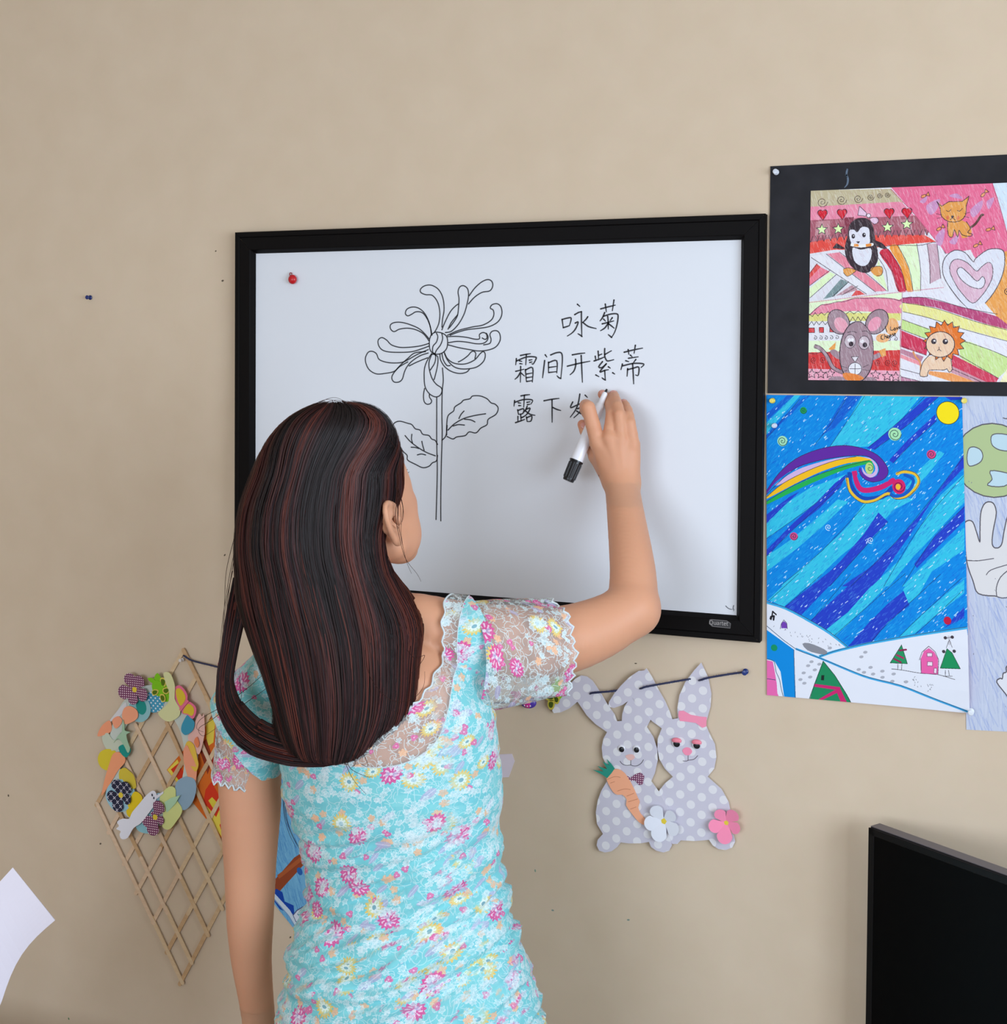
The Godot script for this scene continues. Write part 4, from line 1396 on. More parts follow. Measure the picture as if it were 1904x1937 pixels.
func build_loose_paper() -> void:
	# a curled sheet of white paper standing up at the left edge of the view, its foot on the far side of the frame
	var p: Array[Vector3] = [Vector3(-0.5176, 0.8964, 0.5), Vector3(-0.4424, 0.832, 0.5), Vector3(-0.5192, 0.7122, 0.52), Vector3(-0.5515, 0.8481, 0.53)]
	var foot := [p[2] + (p[2] - p[1]) * 1.6 + Vector3(0.02, -0.08, 0), p[3] + (p[3] - p[0]) * 2.2 + Vector3(-0.03, -0.05, 0)]
	var o := thing("paper_sheet", "curled white sheet of paper sticking up at the left edge of the photo", "paper", Vector3(foot[0].x, foot[0].y, foot[0].z))
	var g := G.new()
	var m := 16
	var at := func(u: float, v: float) -> Vector3:
		var l: Vector3 = p[0].lerp(p[3], v * 2.0) if v < 0.5 else p[3].lerp(foot[1], v * 2.0 - 1.0)
		var r: Vector3 = p[1].lerp(p[2], v * 2.0) if v < 0.5 else p[2].lerp(foot[0], v * 2.0 - 1.0)
		return l.lerp(r, u) + Vector3(-0.008, 0.006, 0.03) * sin(PI * u) * v + Vector3(-0.012, 0.006, 0.0) * sin(PI * minf(v * 2.0, 1.0)) * u
	var s := 0.0009
	for i in m:
		for j in m:
			var a: Vector3 = at.call(float(i) / m, float(j) / m)
			var b: Vector3 = at.call(float(i + 1) / m, float(j) / m)
			var d: Vector3 = at.call(float(i + 1) / m, float(j + 1) / m)
			var e: Vector3 = at.call(float(i) / m, float(j + 1) / m)
			var nn := (d - a).cross(e - b).normalized()
			nn = nn if nn.z > 0 else -nn
			g.quad(a, b, d, e, nn)
			g.quad(a - nn * s, b - nn * s, d - nn * s, e - nn * s, -nn)
	obj("sheet", g, mat(rgb(228, 222, 232), 0.8), o)
	# the low table it rests on, below the frame
	var t := thing("table", "low wooden table under the curled paper, below the edge of the photo", "table", Vector3(-1.0, 0, 0.55))
	var top: float = foot[0].y - 0.006
	var wood := mat(rgb(176, 146, 110), 0.5)
	g = G.new()
	g.box(Vector3(-1.0, top - 0.0125, 0.55), Vector3(0.84, 0.025, 0.5), 0.004)
	obj("tabletop", g, wood, t)
	for sx in [-0.37, 0.37]:
		for sz in [-0.2, 0.2]:
			g = G.new()
			g.box(Vector3(-1.0 + sx, (top - 0.025) * 0.5, 0.55 + sz), Vector3(0.04, top - 0.025, 0.04), 0.004)
			obj("leg", g, wood, t)

# a flat wooden craft stick with rounded ends, lying on the wall at height z
func craft_stick(a: Vector2, b: Vector2, z: float, m: Material, parent: Node3D) -> void:
	var d := (b - a).normalized()
	var q := Vector2(-d.y, d.x) * 0.0037
	var p := PackedVector2Array()
	for k in 7:
		p.append(b + q.rotated(-PI * k / 6.0))
	for k in 7:
		p.append(a - q.rotated(-PI * k / 6.0))
	var g := G.new()
	g.cut(p, z, z + 0.0017, 9.0)
	obj("stick", g, m, parent)

func build_lattice() -> void:
	var foot: Vector3 = Vector3(-0.5838, 0.4982, 0.002)
	var o := thing("stick_lattice", "diamond lattice glued from pale wooden craft sticks hanging on the wall", "lattice", Vector3(foot.x, foot.y, 0))
	var woods := []
	for k in 4:
		var m := mat(Color.WHITE, 0.7)
		m.albedo_texture = noise_texture(0.03, [rgb(216, 186, 146), rgb(206, 172, 130), rgb(220, 188, 154), rgb(198, 160, 116)][k], [rgb(226, 200, 162), rgb(218, 188, 148), rgb(230, 202, 172), rgb(210, 174, 132)][k], 128, 2)
		m.uv1_scale = Vector3(1, 3, 1)
		woods.append(m)
	# back layer rising to the right, front layer falling to the right; each line is made of sticks about 11 cm long
	var back := ["-5779,11054 -7670,8021", "-5486,10621 -7395,7533", "-5194,9964 -7051,7000", "-4818,9814 -6792,6507", "-4619,9099 -6407,6010", "-4726,7902 -6118,5512", "-4834,6792 -5831,4988"]
	var front := ["-7654,8030 -5805,5021", "-7153,7937 -5601,5425", "-7023,8887 -5253,5986", "-6800,9596 -4953,6514", "-6117,9708 -4645,7095", "-5370,9416 -4384,7701", "-5765,11059 -4716,9358"]
	for layer in 2:
		for s in (back if layer == 0 else front):
			var p := xy(s)
			var l := p[0].distance_to(p[1])
			var n: int = max(1, roundi(l / 0.11))
			var d := (p[1] - p[0]).normalized()
			for k in n:
				var a := p[0] + d * (l * k / n - (0.006 if k > 0 else 0.0))
				var b := p[0] + d * (l * (k + 1) / n + 0.004)
				var side := Vector2(-d.y, d.x) * rng.randf_range(-0.0012, 0.0012)
				craft_stick(a + side, b + side, 0.0016 + layer * 0.0020 + (0.0004 if k % 2 else 0.0), woods[(k * 7 + layer * 2 + rng.randi() % 2) % 4], o)
	build_wreath()

func tint(c: Color, spread := 0.0) -> StandardMaterial3D:
	return mat(c, 0.85, 0.0, 0.25)

func dots_texture(ground: Color, dot: Color, r: float, w: int, h: int) -> ImageTexture:
	var s := Sheet.new(w, h, ground)
	for q in [Vector2(0, 0), Vector2(w, 0), Vector2(0, h), Vector2(w, h), Vector2(w * 0.5, h * 0.5)]:
		s.disc(q, r, r, dot)
	return s.texture()

func gingham(a: Color, b: Color, line: Color) -> StandardMaterial3D:
	var s := Sheet.new(64, 64, b)
	for k in 4:
		s.fill(PackedVector2Array([Vector2(k * 16, 0), Vector2(k * 16 + 6, 0), Vector2(k * 16 + 6, 64), Vector2(k * 16, 64)]), line)
		s.fill(PackedVector2Array([Vector2(0, k * 16), Vector2(64, k * 16), Vector2(64, k * 16 + 6), Vector2(0, k * 16 + 6)]), line)
	for i in 4:
		for j in 4:
			s.disc(Vector2(i * 16 + 11, j * 16 + 11), 4.2, 4.2, a)
	var m := mat(Color.WHITE, 0.85)
	m.albedo_texture = s.texture()
	return m

func build_wreath() -> void:
	var c0: Vector3 = Vector3(-0.6467, 0.7644, 0.01)
	var o := thing("paper_wreath", "ring of cut paper eggs, flowers, carrots and bunnies hung over the stick lattice", "wreath", Vector3(c0.x, c0.y, 0))
	var plum := gingham(rgb(240, 226, 232), rgb(150, 62, 92), rgb(112, 52, 92))
	var z := 0.0075
	# the card ring that carries the pieces
	var outer := xy("-6436,10374 -6013,10331 -5693,10072 -5497,9679 -5436,9147 -5508,8683 -5691,8243 -5987,7954 -6385,7773 -6788,7803 -7120,8014 -7325,8393 -7389,8876 -7350,9349 -7170,9836 -6839,10208", 3)
	var inner := xy("-6435,9954 -6161,9941 -5914,9758 -5766,9483 -5717,9114 -5765,8734 -5913,8423 -6136,8206 -6385,8110 -6687,8134 -6941,8313 -7094,8634 -7132,8948 -7093,9335 -6915,9651 -6687,9865", 3)
	var g := G.new()
	for k in outer.size():
		var e := (k + 1) % outer.size()
		var a := Vector3(outer[k].x, outer[k].y, z)
		var b := Vector3(outer[e].x, outer[e].y, z)
		var d := Vector3(inner[e].x, inner[e].y, z)
		var f := Vector3(inner[k].x, inner[k].y, z)
		g.quad(a, b, d, f, Vector3(0, 0, 1))
		var th := Vector3(0, 0, 0.001)
		g.quad(a - th, b - th, d - th, f - th, Vector3(0, 0, -1))
		g.flat(a, b, b - th, a - th, Vector3(a.x - c0.x, a.y - c0.y - 0.05, 0))
		g.flat(d, f, f - th, d - th, -Vector3(d.x - c0.x, d.y - c0.y - 0.05, 0))
	obj("card_ring", g, tint(rgb(206, 214, 204)), o)
	var egg := func(s: String, zz: float, c: Color, called: String, tx: float, ty: float) -> void:
		leaf(called, xy(s, 4), zz, tint(c), o, 0.0006, tx, ty)
	egg.call("-7351,9619 -7018,9983 -6980,9902 -7133,9717 -7287,9626", 0.0078, rgb(222, 220, 222), "paper_scrap", 0.0, 0.0)
	egg.call("-6701,10152 -6525,10117 -6429,9959 -6474,9786 -6625,9676 -6827,9686 -6941,9800 -6967,9967 -6878,10092", 0.0080, rgb(150, 200, 206), "egg", 0.05, 0.0)
	var spots := mat(Color.WHITE, 0.85)
	spots.albedo_texture = dots_texture(rgb(72, 162, 196), rgb(232, 240, 244), 11, 64, 64)
	leaf("egg", xy("-6474,10227 -6325,10283 -6175,10215 -6138,10093 -6212,9950 -6349,9875 -6487,9890 -6587,10005 -6575,10122", 4), 0.0088, spots, o, 0.0006, 0.0, 0.05, 105.0)
	egg.call("-6275,9880 -6150,9987 -6039,10103 -6014,10293 -6076,10433 -6126,10616 -6039,10655 -5953,10611 -5879,10410 -5891,10180 -5780,10005 -5817,9866 -6014,9751 -6175,9776", 0.0082, rgb(226, 226, 170), "egg", 0.05, 0.05)
	egg.call("-6751,9989 -6650,10083 -6550,10030 -6525,9907 -6600,9815 -6701,9847", 0.0090, rgb(44, 150, 140), "teal_leaf", 0.0, 0.0)
	# carrots on the left
	egg.call("-7056,9788 -7005,9899 -6878,9944 -6726,9886 -6696,9773 -6777,9687 -6967,9603 -7043,9684", 0.0094, rgb(250, 170, 132), "carrot", 0.04, -0.05)
	egg.call("-7281,9637 -7158,9727 -7066,9671 -7102,9572 -7210,9496", 0.0092, rgb(250, 166, 130), "carrot", -0.04, 0.0)
	egg.call("-7615,9313 -7519,9505 -7359,9625 -7307,9549 -7323,9420 -7480,9339", 0.0090, rgb(250, 164, 124), "carrot", -0.06, 0.04)
	egg.call("-7519,9292 -7390,9391 -7274,9277 -7107,9295 -7018,9231 -7210,9092 -7416,9090", 0.0082, rgb(206, 212, 190), "paper_scrap", 0.0, 0.0)
	egg.call("-7241,9227 -7133,9377 -7043,9461 -7018,9691 -6985,9584 -6975,9490 -6848,9476 -6942,9420 -6916,9295 -6865,9174 -6916,9084 -7005,9211 -7133,9324", 0.0100, rgb(170, 204, 172), "sprout", 0.05, 0.03)
	egg.call("-7390,9093 -7223,9070 -7159,8928 -7210,8773 -7365,8691 -7533,8735 -7602,8876 -7545,9022", 0.0086, rgb(226, 204, 60), "egg", -0.05, 0.0)
	egg.call("-7138,9154 -7031,9219 -6980,9172 -6916,9200 -6863,9128 -6955,8990 -7069,9034", 0.0094, rgb(40, 150, 138), "teal_leaf", 0.0, 0.0)
	egg.call("-7133,8708 -7018,8786 -6916,8745 -6815,8673 -6764,8531 -6777,8434 -6929,8425 -7108,8509", 0.0080, rgb(220, 196, 70), "flower", 0.0, 0.0)
	egg.call("-7261,9012 -7133,9067 -7011,8992 -7011,8882 -7159,8716 -7326,8461 -7494,8235 -7520,8244 -7447,8531 -7352,8799", 0.0098, rgb(250, 166, 122), "carrot", -0.05, 0.03)
	egg.call("-7133,8559 -6929,8531 -6802,8399 -6802,8230 -6955,8019 -7159,7960 -7327,8055 -7417,8236 -7339,8438", 0.0084, rgb(160, 202, 216), "egg", -0.05, -0.03)
	egg.call("-6802,8367 -6676,8352 -6613,8254 -6701,8052 -6879,7891 -6968,7975 -6904,8174", 0.0088, rgb(240, 208, 44), "egg", 0.0, 0.0)
	flower_cut(o, "flower", ["-7164,8473", "-6934,8449", "-7280,8231", "-6914,8218", "-7136,8062"], "-7080,8278", 0.0098, navy_print(), 0.0098, 70.0)
	egg.call("-6525,8012 -6349,7994 -6274,7857 -6349,7699 -6524,7643 -6701,7672 -6764,7790 -6676,7929", 0.0084, rgb(150, 204, 214), "egg", 0.0, -0.04)
	egg.call("-6324,8375 -6224,8409 -6237,8219 -6374,8032 -6474,7977 -6374,8201", 0.0086, rgb(160, 206, 220), "egg", 0.0, 0.0)
	egg.call("-6212,8390 -6026,8564 -5890,8546 -5865,8371 -5725,8181 -5865,7944 -6013,7792 -6162,7826 -6149,8062 -6224,8220", 0.0090, rgb(222, 228, 150), "egg", 0.05, -0.03)
	egg.call("-5828,8710 -5657,8793 -5474,8764 -5432,8593 -5510,8355 -5681,8187 -5828,8251 -5902,8429 -5897,8597", 0.0086, rgb(150, 178, 198), "egg", 0.07, -0.03)
	leaf("green_leaf", xy("-6073,8079 -6110,8279 -5962,8376 -5750,8459 -5863,8290"), 0.0104, tint(rgb(186, 224, 186)), o, 0.0006, 0.08, 0.06)
	# white bunny lying over the lower edge
	leaf("bunny", xy("-6367,8453 -6287,8383 -6322,8211 -6442,8037 -6605,7836 -6757,7727 -6871,7541 -6999,7502 -7050,7574 -7029,7640 -7126,7670 -7070,7731 -7113,7799 -6998,7872 -6858,7887 -6795,8012 -6643,8190 -6505,8355", 3), 0.0106, tint(rgb(236, 236, 244)), o, 0.0006, -0.03, -0.06)
	leaf("bunny_arm", xy("-6317,8358 -6142,8469 -6142,8433 -6287,8310"), 0.0106, tint(rgb(236, 236, 244)), o)
	var mark := G.new()
	for s in ["-6377,8388 -6372,8362", "-6339,8336 -6339,8315"]:
		mark.ink(xy(s), 0.0024, 0.0128)
	for s in ["-6716,8071 -6653,8037 -6590,8077 -6653,8100 -6716,8071", "-6678,7970 -6628,8008 -6590,7971 -6641,7933 -6678,7970", "-7034,7742 -6932,7798 -6856,7840", "-7009,7650 -6907,7717"]:
		mark.ink(xy(s, 3, false), 0.0006, 0.0128)
	obj("bunny_face", mark, mat(rgb(70, 80, 96), 0.8), o).set_meta("kind", "stuff")
	egg.call("-6628,8135 -6527,8232 -6452,8200 -6490,8090 -6590,8045", 0.0116, rgb(110, 176, 206), "blue_spot", 0.0, 0.0)
	flower_cut(o, "flower", ["-6212,8194", "-6172,7932", "-6351,7744", "-6487,7877", "-6367,8037"], "-6312,7977", 0.0112, plum, 0.0112, 60.0)
	# right side
	egg.call("-5511,9722 -5427,9897 -5378,9964 -5318,9919 -5281,9974 -5264,9770 -5269,9584 -5377,9241 -5486,9301 -5633,9491", 0.0090, rgb(238, 190, 178), "bunny", 0.06, 0.0)
	egg.call("-5475,9457 -5414,9547 -5365,9428 -5414,9351", 0.0122, rgb(240, 140, 96), "orange_spot", 0.0, 0.0)
	egg.call("-5694,9308 -5621,9441 -5487,9384 -5413,9154 -5389,9033 -5450,8912 -5559,8992 -5681,9123", 0.0096, rgb(236, 196, 80), "egg", 0.05, 0.0)
	egg.call("-5706,9286 -5633,9367 -5559,9241 -5450,9046 -5425,8946 -5466,8692 -5559,8668 -5644,8836 -5711,9078", 0.0104, rgb(248, 166, 132), "carrot", 0.05, 0.03)
	egg.call("-5765,9653 -5731,9761 -5621,9922 -5536,9864 -5468,9789 -5511,9650 -5657,9549 -5743,9583", 0.0100, rgb(70, 156, 184), "egg", 0.06, 0.0)
	# butterfly
	var wing := tint(rgb(228, 198, 60))
	var edge := tint(rgb(238, 120, 150))
	for q in [["-5916,10347 -5798,10437 -5663,10351 -5615,10211 -5749,10021 -5859,10124", "-5872,10330 -5793,10383 -5695,10316 -5656,10206 -5754,10072 -5827,10148"], ["-5754,9948 -5627,10158 -5451,10099 -5432,9977 -5505,9860 -5614,9917", "-5719,9955 -5614,10117 -5493,10074 -5476,9977 -5529,9913 -5614,9941"]]:
		leaf("wing_edge", xy(q[0], 3), 0.0104, edge, o, 0.0006, 0.06, 0.0)
		leaf("wing", xy(q[1], 3), 0.0112, wing, o, 0.0006, 0.06, 0.0)
	leaf("butterfly_body", xy("-5793,10006 -5615,10200 -5578,10173 -5761,9972"), 0.0120, edge, o, 0.0008, 0.06, 0.0)
	# green cut flower and plum flower at the top
	var lime := tint(rgb(134, 204, 40))
	for q in ["-6487,10490 -6367,10512 -6267,10417 -6367,10407", "-6342,10514 -6268,10615 -6188,10529 -6218,10421 -6305,10424", "-6392,10384 -6292,10477 -6143,10429 -6118,10243 -6267,10187 -6367,10261", "-6118,10410 -6020,10378 -5970,10279 -6032,10127 -6143,10105 -6168,10238"]:
		leaf("green_petal", xy(q, 3), 0.0102 + rng.randf() * 0.0008, lime, o, 0.0006, 0.05, 0.08)
	for q in ["-6205,10517 -6143,10543 -6074,10498 -6106,10380 -6180,10383", "-6392,10258 -6342,10309 -6243,10304 -6267,10229 -6355,10195", "-6143,10345 -6032,10377 -5995,10318 -6069,10248 -6143,10272", "-6205,10235 -6118,10233 -6089,10132 -6156,10094 -6205,10151"]:
		var p := xy(q, 3)
		leaf("petal_rim", p, 0.0116, tint(rgb(224, 206, 96)), o)
		var m := middle(p)
		var small := PackedVector2Array()
		for e in p:
			small.append(m + (e - m) * 0.66)
		leaf("petal", small, 0.0123, tint(rgb(92, 118, 30)), o)
	flower_cut(o, "flower", ["-6865,10465", "-6633,10440", "-6997,10199", "-6789,10072", "-6555,10183"], "-6764,10264", 0.0112, plum, 0.0112, 60.0)

func navy_print() -> StandardMaterial3D:
	var s := Sheet.new(96, 96, rgb(34, 34, 60))
	for q in [Vector2(0, 0), Vector2(96, 0), Vector2(0, 96), Vector2(96, 96), Vector2(48, 48)]:
		for a in 4:
			var d := Vector2(1, 0).rotated(a * PI / 2 + PI / 4)
			s.disc(q + d * 15, 12, 4.5, rgb(220, 220, 232), a * PI / 2 + PI / 4)
		s.disc(q, 5, 5, rgb(206, 180, 196))
	var m := mat(Color.WHITE, 0.85)
	m.albedo_texture = s.texture()
	return m

# a five petalled cut paper flower whose petals lift at the tips
func flower_cut(parent: Node3D, called: String, tips: Array, hub: String, z: float, m: Material, r: float, uvs: float, lift := 0.12) -> void:
	var c := xy(hub)[0]
	for t in tips:
		var p := xy(t)[0]
		var d := (p - c)
		var n := d.normalized()
		var s := Vector2(-n.y, n.x)
		var l := d.length() * 1.42
		var w := d.length() * 0.56
		var poly := PackedVector2Array()
		for k in 15:
			var a := PI * (k / 14.0) - PI / 2
			poly.append(c + n * (l * 0.62 + cos(a) * l * 0.38) + s * sin(a) * w)
		poly.append(c + s * w * 0.25)
		poly.append(c - s * w * 0.25)
		var rev := PackedVector2Array([c])
		rev.append_array(poly)
		leaf("petal", rev, z, m, parent, 0.0005, n.x * lift, n.y * lift, uvs)
	var g := G.new()
	g.lathe(Vector3(c.x, c.y, z + 0.0005), Vector3(0, 0, 1), [Vector2(0.0052, 0), Vector2(0.0050, 0.0009), Vector2(0, 0.0011)], 20)
	obj("flower_centre", g, tint(rgb(232, 206, 70)), parent)

# ---------------------------------------------------------------- tinsel cord with small things hung on it
func build_garland() -> void:
	var a: Vector3 = Vector3(-0.574, 1.0969, 0.007)
	var o := thing("tinsel_cord", "dark blue and silver tinsel cord strung from the lattice to the bunny cutouts", "cord", Vector3(a.x, a.y, 0))
	var path := PackedVector3Array([Vector3(-0.5733, 1.0972, 0.008), Vector3(-0.5544, 1.0889, 0.006), Vector3(-0.5027, 1.082, 0.005), Vector3(-0.4616, 1.0733, 0.004), Vector3(-0.3437, 1.0502, 0.004), Vector3(-0.1998, 1.0409, 0.004), Vector3(-0.053, 1.056, 0.004), Vector3(0.0731, 1.0802, 0.004), Vector3(0.13, 1.0936, 0.004), Vector3(0.1627, 1.0966, 0.003), Vector3(0.1868, 1.1009, 0.004), Vector3(0.1949, 1.1058, 0.0105), Vector3(0.2135, 1.1095, 0.0115), Vector3(0.2318, 1.1124, 0.009), Vector3(0.2458, 1.1152, 0.004), Vector3(0.2672, 1.1181, 0.004), Vector3(0.2763, 1.1217, 0.0125), Vector3(0.2842, 1.1252, 0.0135), Vector3(0.3156, 1.1335, 0.0115), Vector3(0.344, 1.1406, 0.009), Vector3(0.3551, 1.1421, 0.0035), Vector3(0.3635, 1.1406, 0.004), Vector3(0.3701, 1.1437, 0.0115), Vector3(0.3815, 1.148, 0.0115), Vector3(0.409, 1.1545, 0.007), Vector3(0.4369, 1.1609, 0.006)])
	var fine := PackedVector3Array()
	for k in path.size() - 1:
		for i in 6:
			fine.append(path[k].cubic_interpolate(path[k + 1], path[max(k - 1, 0)], path[min(k + 2, path.size() - 1)], i / 6.0))
	fine.append(path[path.size() - 1])
	var g := G.new()
	g.tube(fine, [0.0015], 8)
	obj("core", g, mat(rgb(32, 40, 78), 0.5), o)
	# tinsel hairs
	var blue := G.new()
	var silver := G.new()
	var k := 0
	while k < fine.size() - 1:
		var d := fine[k + 1] - fine[k]
		for i in maxi(2, int(d.length() / 0.00022)):
			var p := fine[k] + d * rng.randf()
			var e := Vector3(rng.randf_range(-1, 1), rng.randf_range(-1, 1), rng.randf_range(-0.5, 1)).normalized()
			e = (e - d.normalized() * e.dot(d.normalized()) * 0.7).normalized()
			var s := d.normalized() * 0.0004
			var q := p + e * rng.randf_range(0.0020, 0.0034)
			var t := blue if rng.randf() < 0.6 else silver
			var nn := s.cross(e).normalized()
			t.tri(p - s, p + s, q, nn, nn, nn)
		k += 1
	obj("blue_tinsel", blue, mat(rgb(40, 52, 104), 0.35, 0.3), o)
	obj("silver_tinsel", silver, mat(rgb(206, 212, 226), 0.25, 0.9), o)
	# a pink bead flower, a purple egg, a pink tag and a green flower clip on the cord
	var fc: Vector3 = Vector3(-0.4908, 1.0866, 0.008)
	var f := thing("bead_flower", "small magenta flower on the tinsel cord beside the woman's hair", "ornament", fc)
	g = G.new()
	for i in 5:
		var d := Vector3(cos(TAU * i / 5 + 0.3), sin(TAU * i / 5 + 0.3), 0)
		g.ball(fc + d * 0.0058, Vector3(0.0046, 0.0046, 0.0022))
	obj("petals", g, mat(rgb(190, 40, 110), 0.5), f)
	g = G.new()
	g.ball(fc + Vector3(0, 0, 0.002), Vector3(0.0032, 0.0032, 0.002))
	obj("flower_centre", g, mat(rgb(150, 26, 80), 0.5), f)
	var ec: Vector3 = Vector3(0.0881, 1.0797, 0.01)
	var e2 := thing("easter_egg", "tiny purple and magenta egg with white pattern under the woman's sleeve", "ornament", ec)
	g = G.new()
	g.ball(ec, Vector3(0.0138, 0.0095, 0.0055), Basis(Vector3(0, 0, 1), 0.05))
	obj("shell", g, mat(rgb(78, 52, 160), 0.4), e2)
	g = G.new()
	g.ball(ec + Vector3(-0.0003, 0, 0.0007), Vector3(0.0095, 0.0091, 0.0055), Basis(Vector3(0, 0, 1), 0.05))
	obj("band", g, mat(rgb(206, 44, 142), 0.4), e2)
	g = G.new()
	for q in [Vector3(-0.003, 0.0035, 0.0055), Vector3(0.003, 0.0035, 0.0055), Vector3(-0.0048, -0.004, 0.0048), Vector3(0, -0.0045, 0.0052), Vector3(0.0048, -0.004, 0.0048)]:
		g.ball(ec + q, Vector3(0.0014, 0.0014, 0.0006))
	obj("white_pattern", g, mat(rgb(240, 220, 236), 0.5), e2)
	var tg := thing("pink_tag", "narrow pink paper tag on the tinsel cord left of the purple egg", "ornament", Vector3(0.0674, 1.0801, 0.006))
	leaf("paper", xy("577,10742 664,10948 730,10965 742,10873 622,10715"), 0.006, tint(rgb(226, 130, 168)), tg)
	var gc: Vector3 = Vector3(0.1305, 1.0997, 0.008)
	var gf := thing("green_flower", "bright green cut flower with yellow rimmed petals beside the bunny's floppy ear", "ornament", gc)
	for q in ["1311,11076 1346,11242 1395,11235 1422,11017 1374,10943", "1262,11095 1335,11148 1482,11047 1411,10900 1313,10914", "1202,11031 1312,11053 1361,10942 1264,10909"]:
		leaf("green_petal", xy(q, 3), 0.006 + rng.randf() * 0.003, tint(rgb(150, 206, 40)), gf, 0.0008, 0.1, 0.1)
	for q in ["1166,10899 1239,11011 1325,10961 1325,10880 1240,10860", "1228,10870 1325,10869 1314,10751 1253,10722 1211,10787", "1312,10983 1410,10924 1387,10828 1326,10845"]:
		var p := xy(q, 3)
		leaf("petal_rim", p, 0.0095, tint(rgb(200, 186, 70)), gf)
		var m := middle(p)
		var small := PackedVector2Array()
		for e in p:
			small.append(m + (e - m) * 0.6)
		leaf("petal", small, 0.0102, tint(rgb(70, 86, 26)), gf)

func build_bunnies() -> void:
	var grey := mat(Color.WHITE, 0.8, 0.0, 0.3)
	grey.albedo_texture = dots_texture(rgb(207, 203, 215), rgb(230, 228, 231), 50, 256, 208)
	var w := 0.0338   # one repeat of the dot pattern
	grey.uv1_scale = Vector3(1.0 / w, 1.0 / (w * 208.0 / 256.0), 1)
	var b1: Vector3 = Vector3(0.259, 0.859, 0.004)
	var o := thing("bunny_cutout", "grey polka dot paper bunny holding a carrot and wearing a checked bow tie", "paper bunny", Vector3(b1.x, b1.y, 0), "")
	var body := xy("2358,10646 2314,10755 2194,10903 2097,11054 1952,11247 1856,11307 1760,11314 1664,11254 1544,11127 1424,10964 1328,10815 1280,10705 1309,10664 1427,10690 1572,10770 1704,10888 1765,10813 1862,10685 2007,10562 2199,10457 2140,10347 2113,10206 2131,10047 2204,9918 2276,9811 2206,9677 2113,9515 2055,9346 2026,9158 2047,8976 2148,8828 2061,8724 2045,8629 2087,8554 2182,8538 2289,8572 2383,8654 2441,8736 2570,8738 2757,8765 2896,8807 2932,8732 3014,8687 3129,8674 3221,8717 3261,8802 3242,8890 3206,8952 3250,9139 3237,9318 3166,9445 3050,9611 2921,9765 2977,9897 3021,10106 3008,10285 2948,10460 2842,10607 2899,10726 2863,10790 2781,10895 2687,11010 2581,11061 2477,10887 2443,10769 2438,10659")
	leaf("body", body, 0.0068, grey, o, 0.0012)
	eye(o, Vector3(0.2436, 1.0225, 0.008), 0.0062, 0.0045, false)
	eye(o, Vector3(0.2677, 1.0246, 0.008), 0.0062, 0.0045, false)
	leaf("nose", xy("2503,10107 2550,10142 2620,10151 2655,10114 2621,10069 2562,10053", 4), 0.0081, tint(rgb(236, 190, 182)), o, 0.0003)
	var g := G.new()
	for s in ["2417,10022 2457,9981 2528,9967 2591,9983 2622,9973 2692,9981 2761,10031 2795,10089", "2593,10056 2591,9979"]:
		g.ink(xy(s, 4, false), 0.0008, 0.0084)
	obj("smile", g, mat(rgb(70, 64, 72), 0.8), o)
	leaf("carrot_leaf", xy("2215,9732 2285,9821 2336,9901 2284,9970 2207,10041 2248,9943 2146,9993 2213,9877 2059,9913 2155,9833 1983,9842 2143,9776"), 0.0098, tint(rgb(48, 148, 128)), o, 0.0005, -0.05, 0.05)
	leaf("carrot", xy("2203,9731 2233,9815 2320,9883 2402,9895 2497,9847 2592,9722 2663,9594 2716,9482 2747,9422 2722,9328 2765,9238 2831,9172 2837,9075 2739,9103 2621,9223 2526,9343 2536,9436 2465,9500 2383,9490 2312,9527 2235,9643", 2), 0.0092, tint(rgb(250, 178, 140)), o, 0.0010)
	g = G.new()
	for s in ["2218,9713 2336,9773 2430,9773", "2266,9661 2337,9693", "2385,9550 2502,9599 2596,9600", "2539,9490 2655,9550", "2563,9402 2714,9467", "2599,9292 2692,9339"]:
		g.ink(xy(s, 3, false), 0.0006, 0.0104)
	obj("carrot_lines", g, mat(rgb(196, 120, 84), 0.8), o)
	leaf("bow_tie", xy("2462,9824 2544,9802 2587,9780 2661,9844 2754,9889 2812,9835 2790,9701 2732,9684 2662,9749 2597,9731 2557,9758 2510,9757"), 0.0084, gingham(rgb(240, 226, 232), rgb(150, 62, 92), rgb(112, 52, 92)), o, 0.0006, 0.0, 0.0, 75.0)
	flower_cut(o, "flower", ["3020,9333", "3261,9288", "2930,9124", "3065,8961", "3302,9073"], "3136,9174", 0.0094, tint(rgb(228, 230, 238)), 0.0094, 1.0, 0.24)
	# second bunny
	var b2: Vector3 = Vector3(0.3693, 0.8789, 0.004)
	var q := thing("bunny_cutout", "grey polka dot paper bunny with pink eyelids and a pink bow on its upright ear", "paper bunny", Vector3(b2.x, b2.y, 0), "")
	var body2 := xy("3241,10767 3205,10869 3123,11041 3006,11232 2912,11404 2829,11527 2795,11493 2702,11475 2563,11371 2424,11221 2308,11073 2226,10939 2210,10857 2310,10851 2451,10916 2614,11046 2685,10928 2803,10804 2919,10703 3077,10607 3015,10442 3010,10283 3041,10128 3135,9981 3262,9872 3137,9755 3047,9630 3027,9333 3100,9002 3193,8925 3263,8821 3343,8833 3399,8897 3603,8914 3839,8966 3896,8889 3986,8845 4098,8846 4197,8898 4240,8993 4217,9090 4138,9146 4180,9374 4133,9590 4020,9775 3805,9938 3904,10073 3936,10255 3911,10453 3808,10642 3762,10748 3794,10863 3837,11024 3846,11225 3798,11465 3684,11688 3572,11555 3439,11364 3350,11153 3319,10948 3332,10792")
	var cut := G.new()
	# the floppy ear leans forward over the first bunny's ear
	cut.cut(body2, 0.0, 0.0012, 1.0)
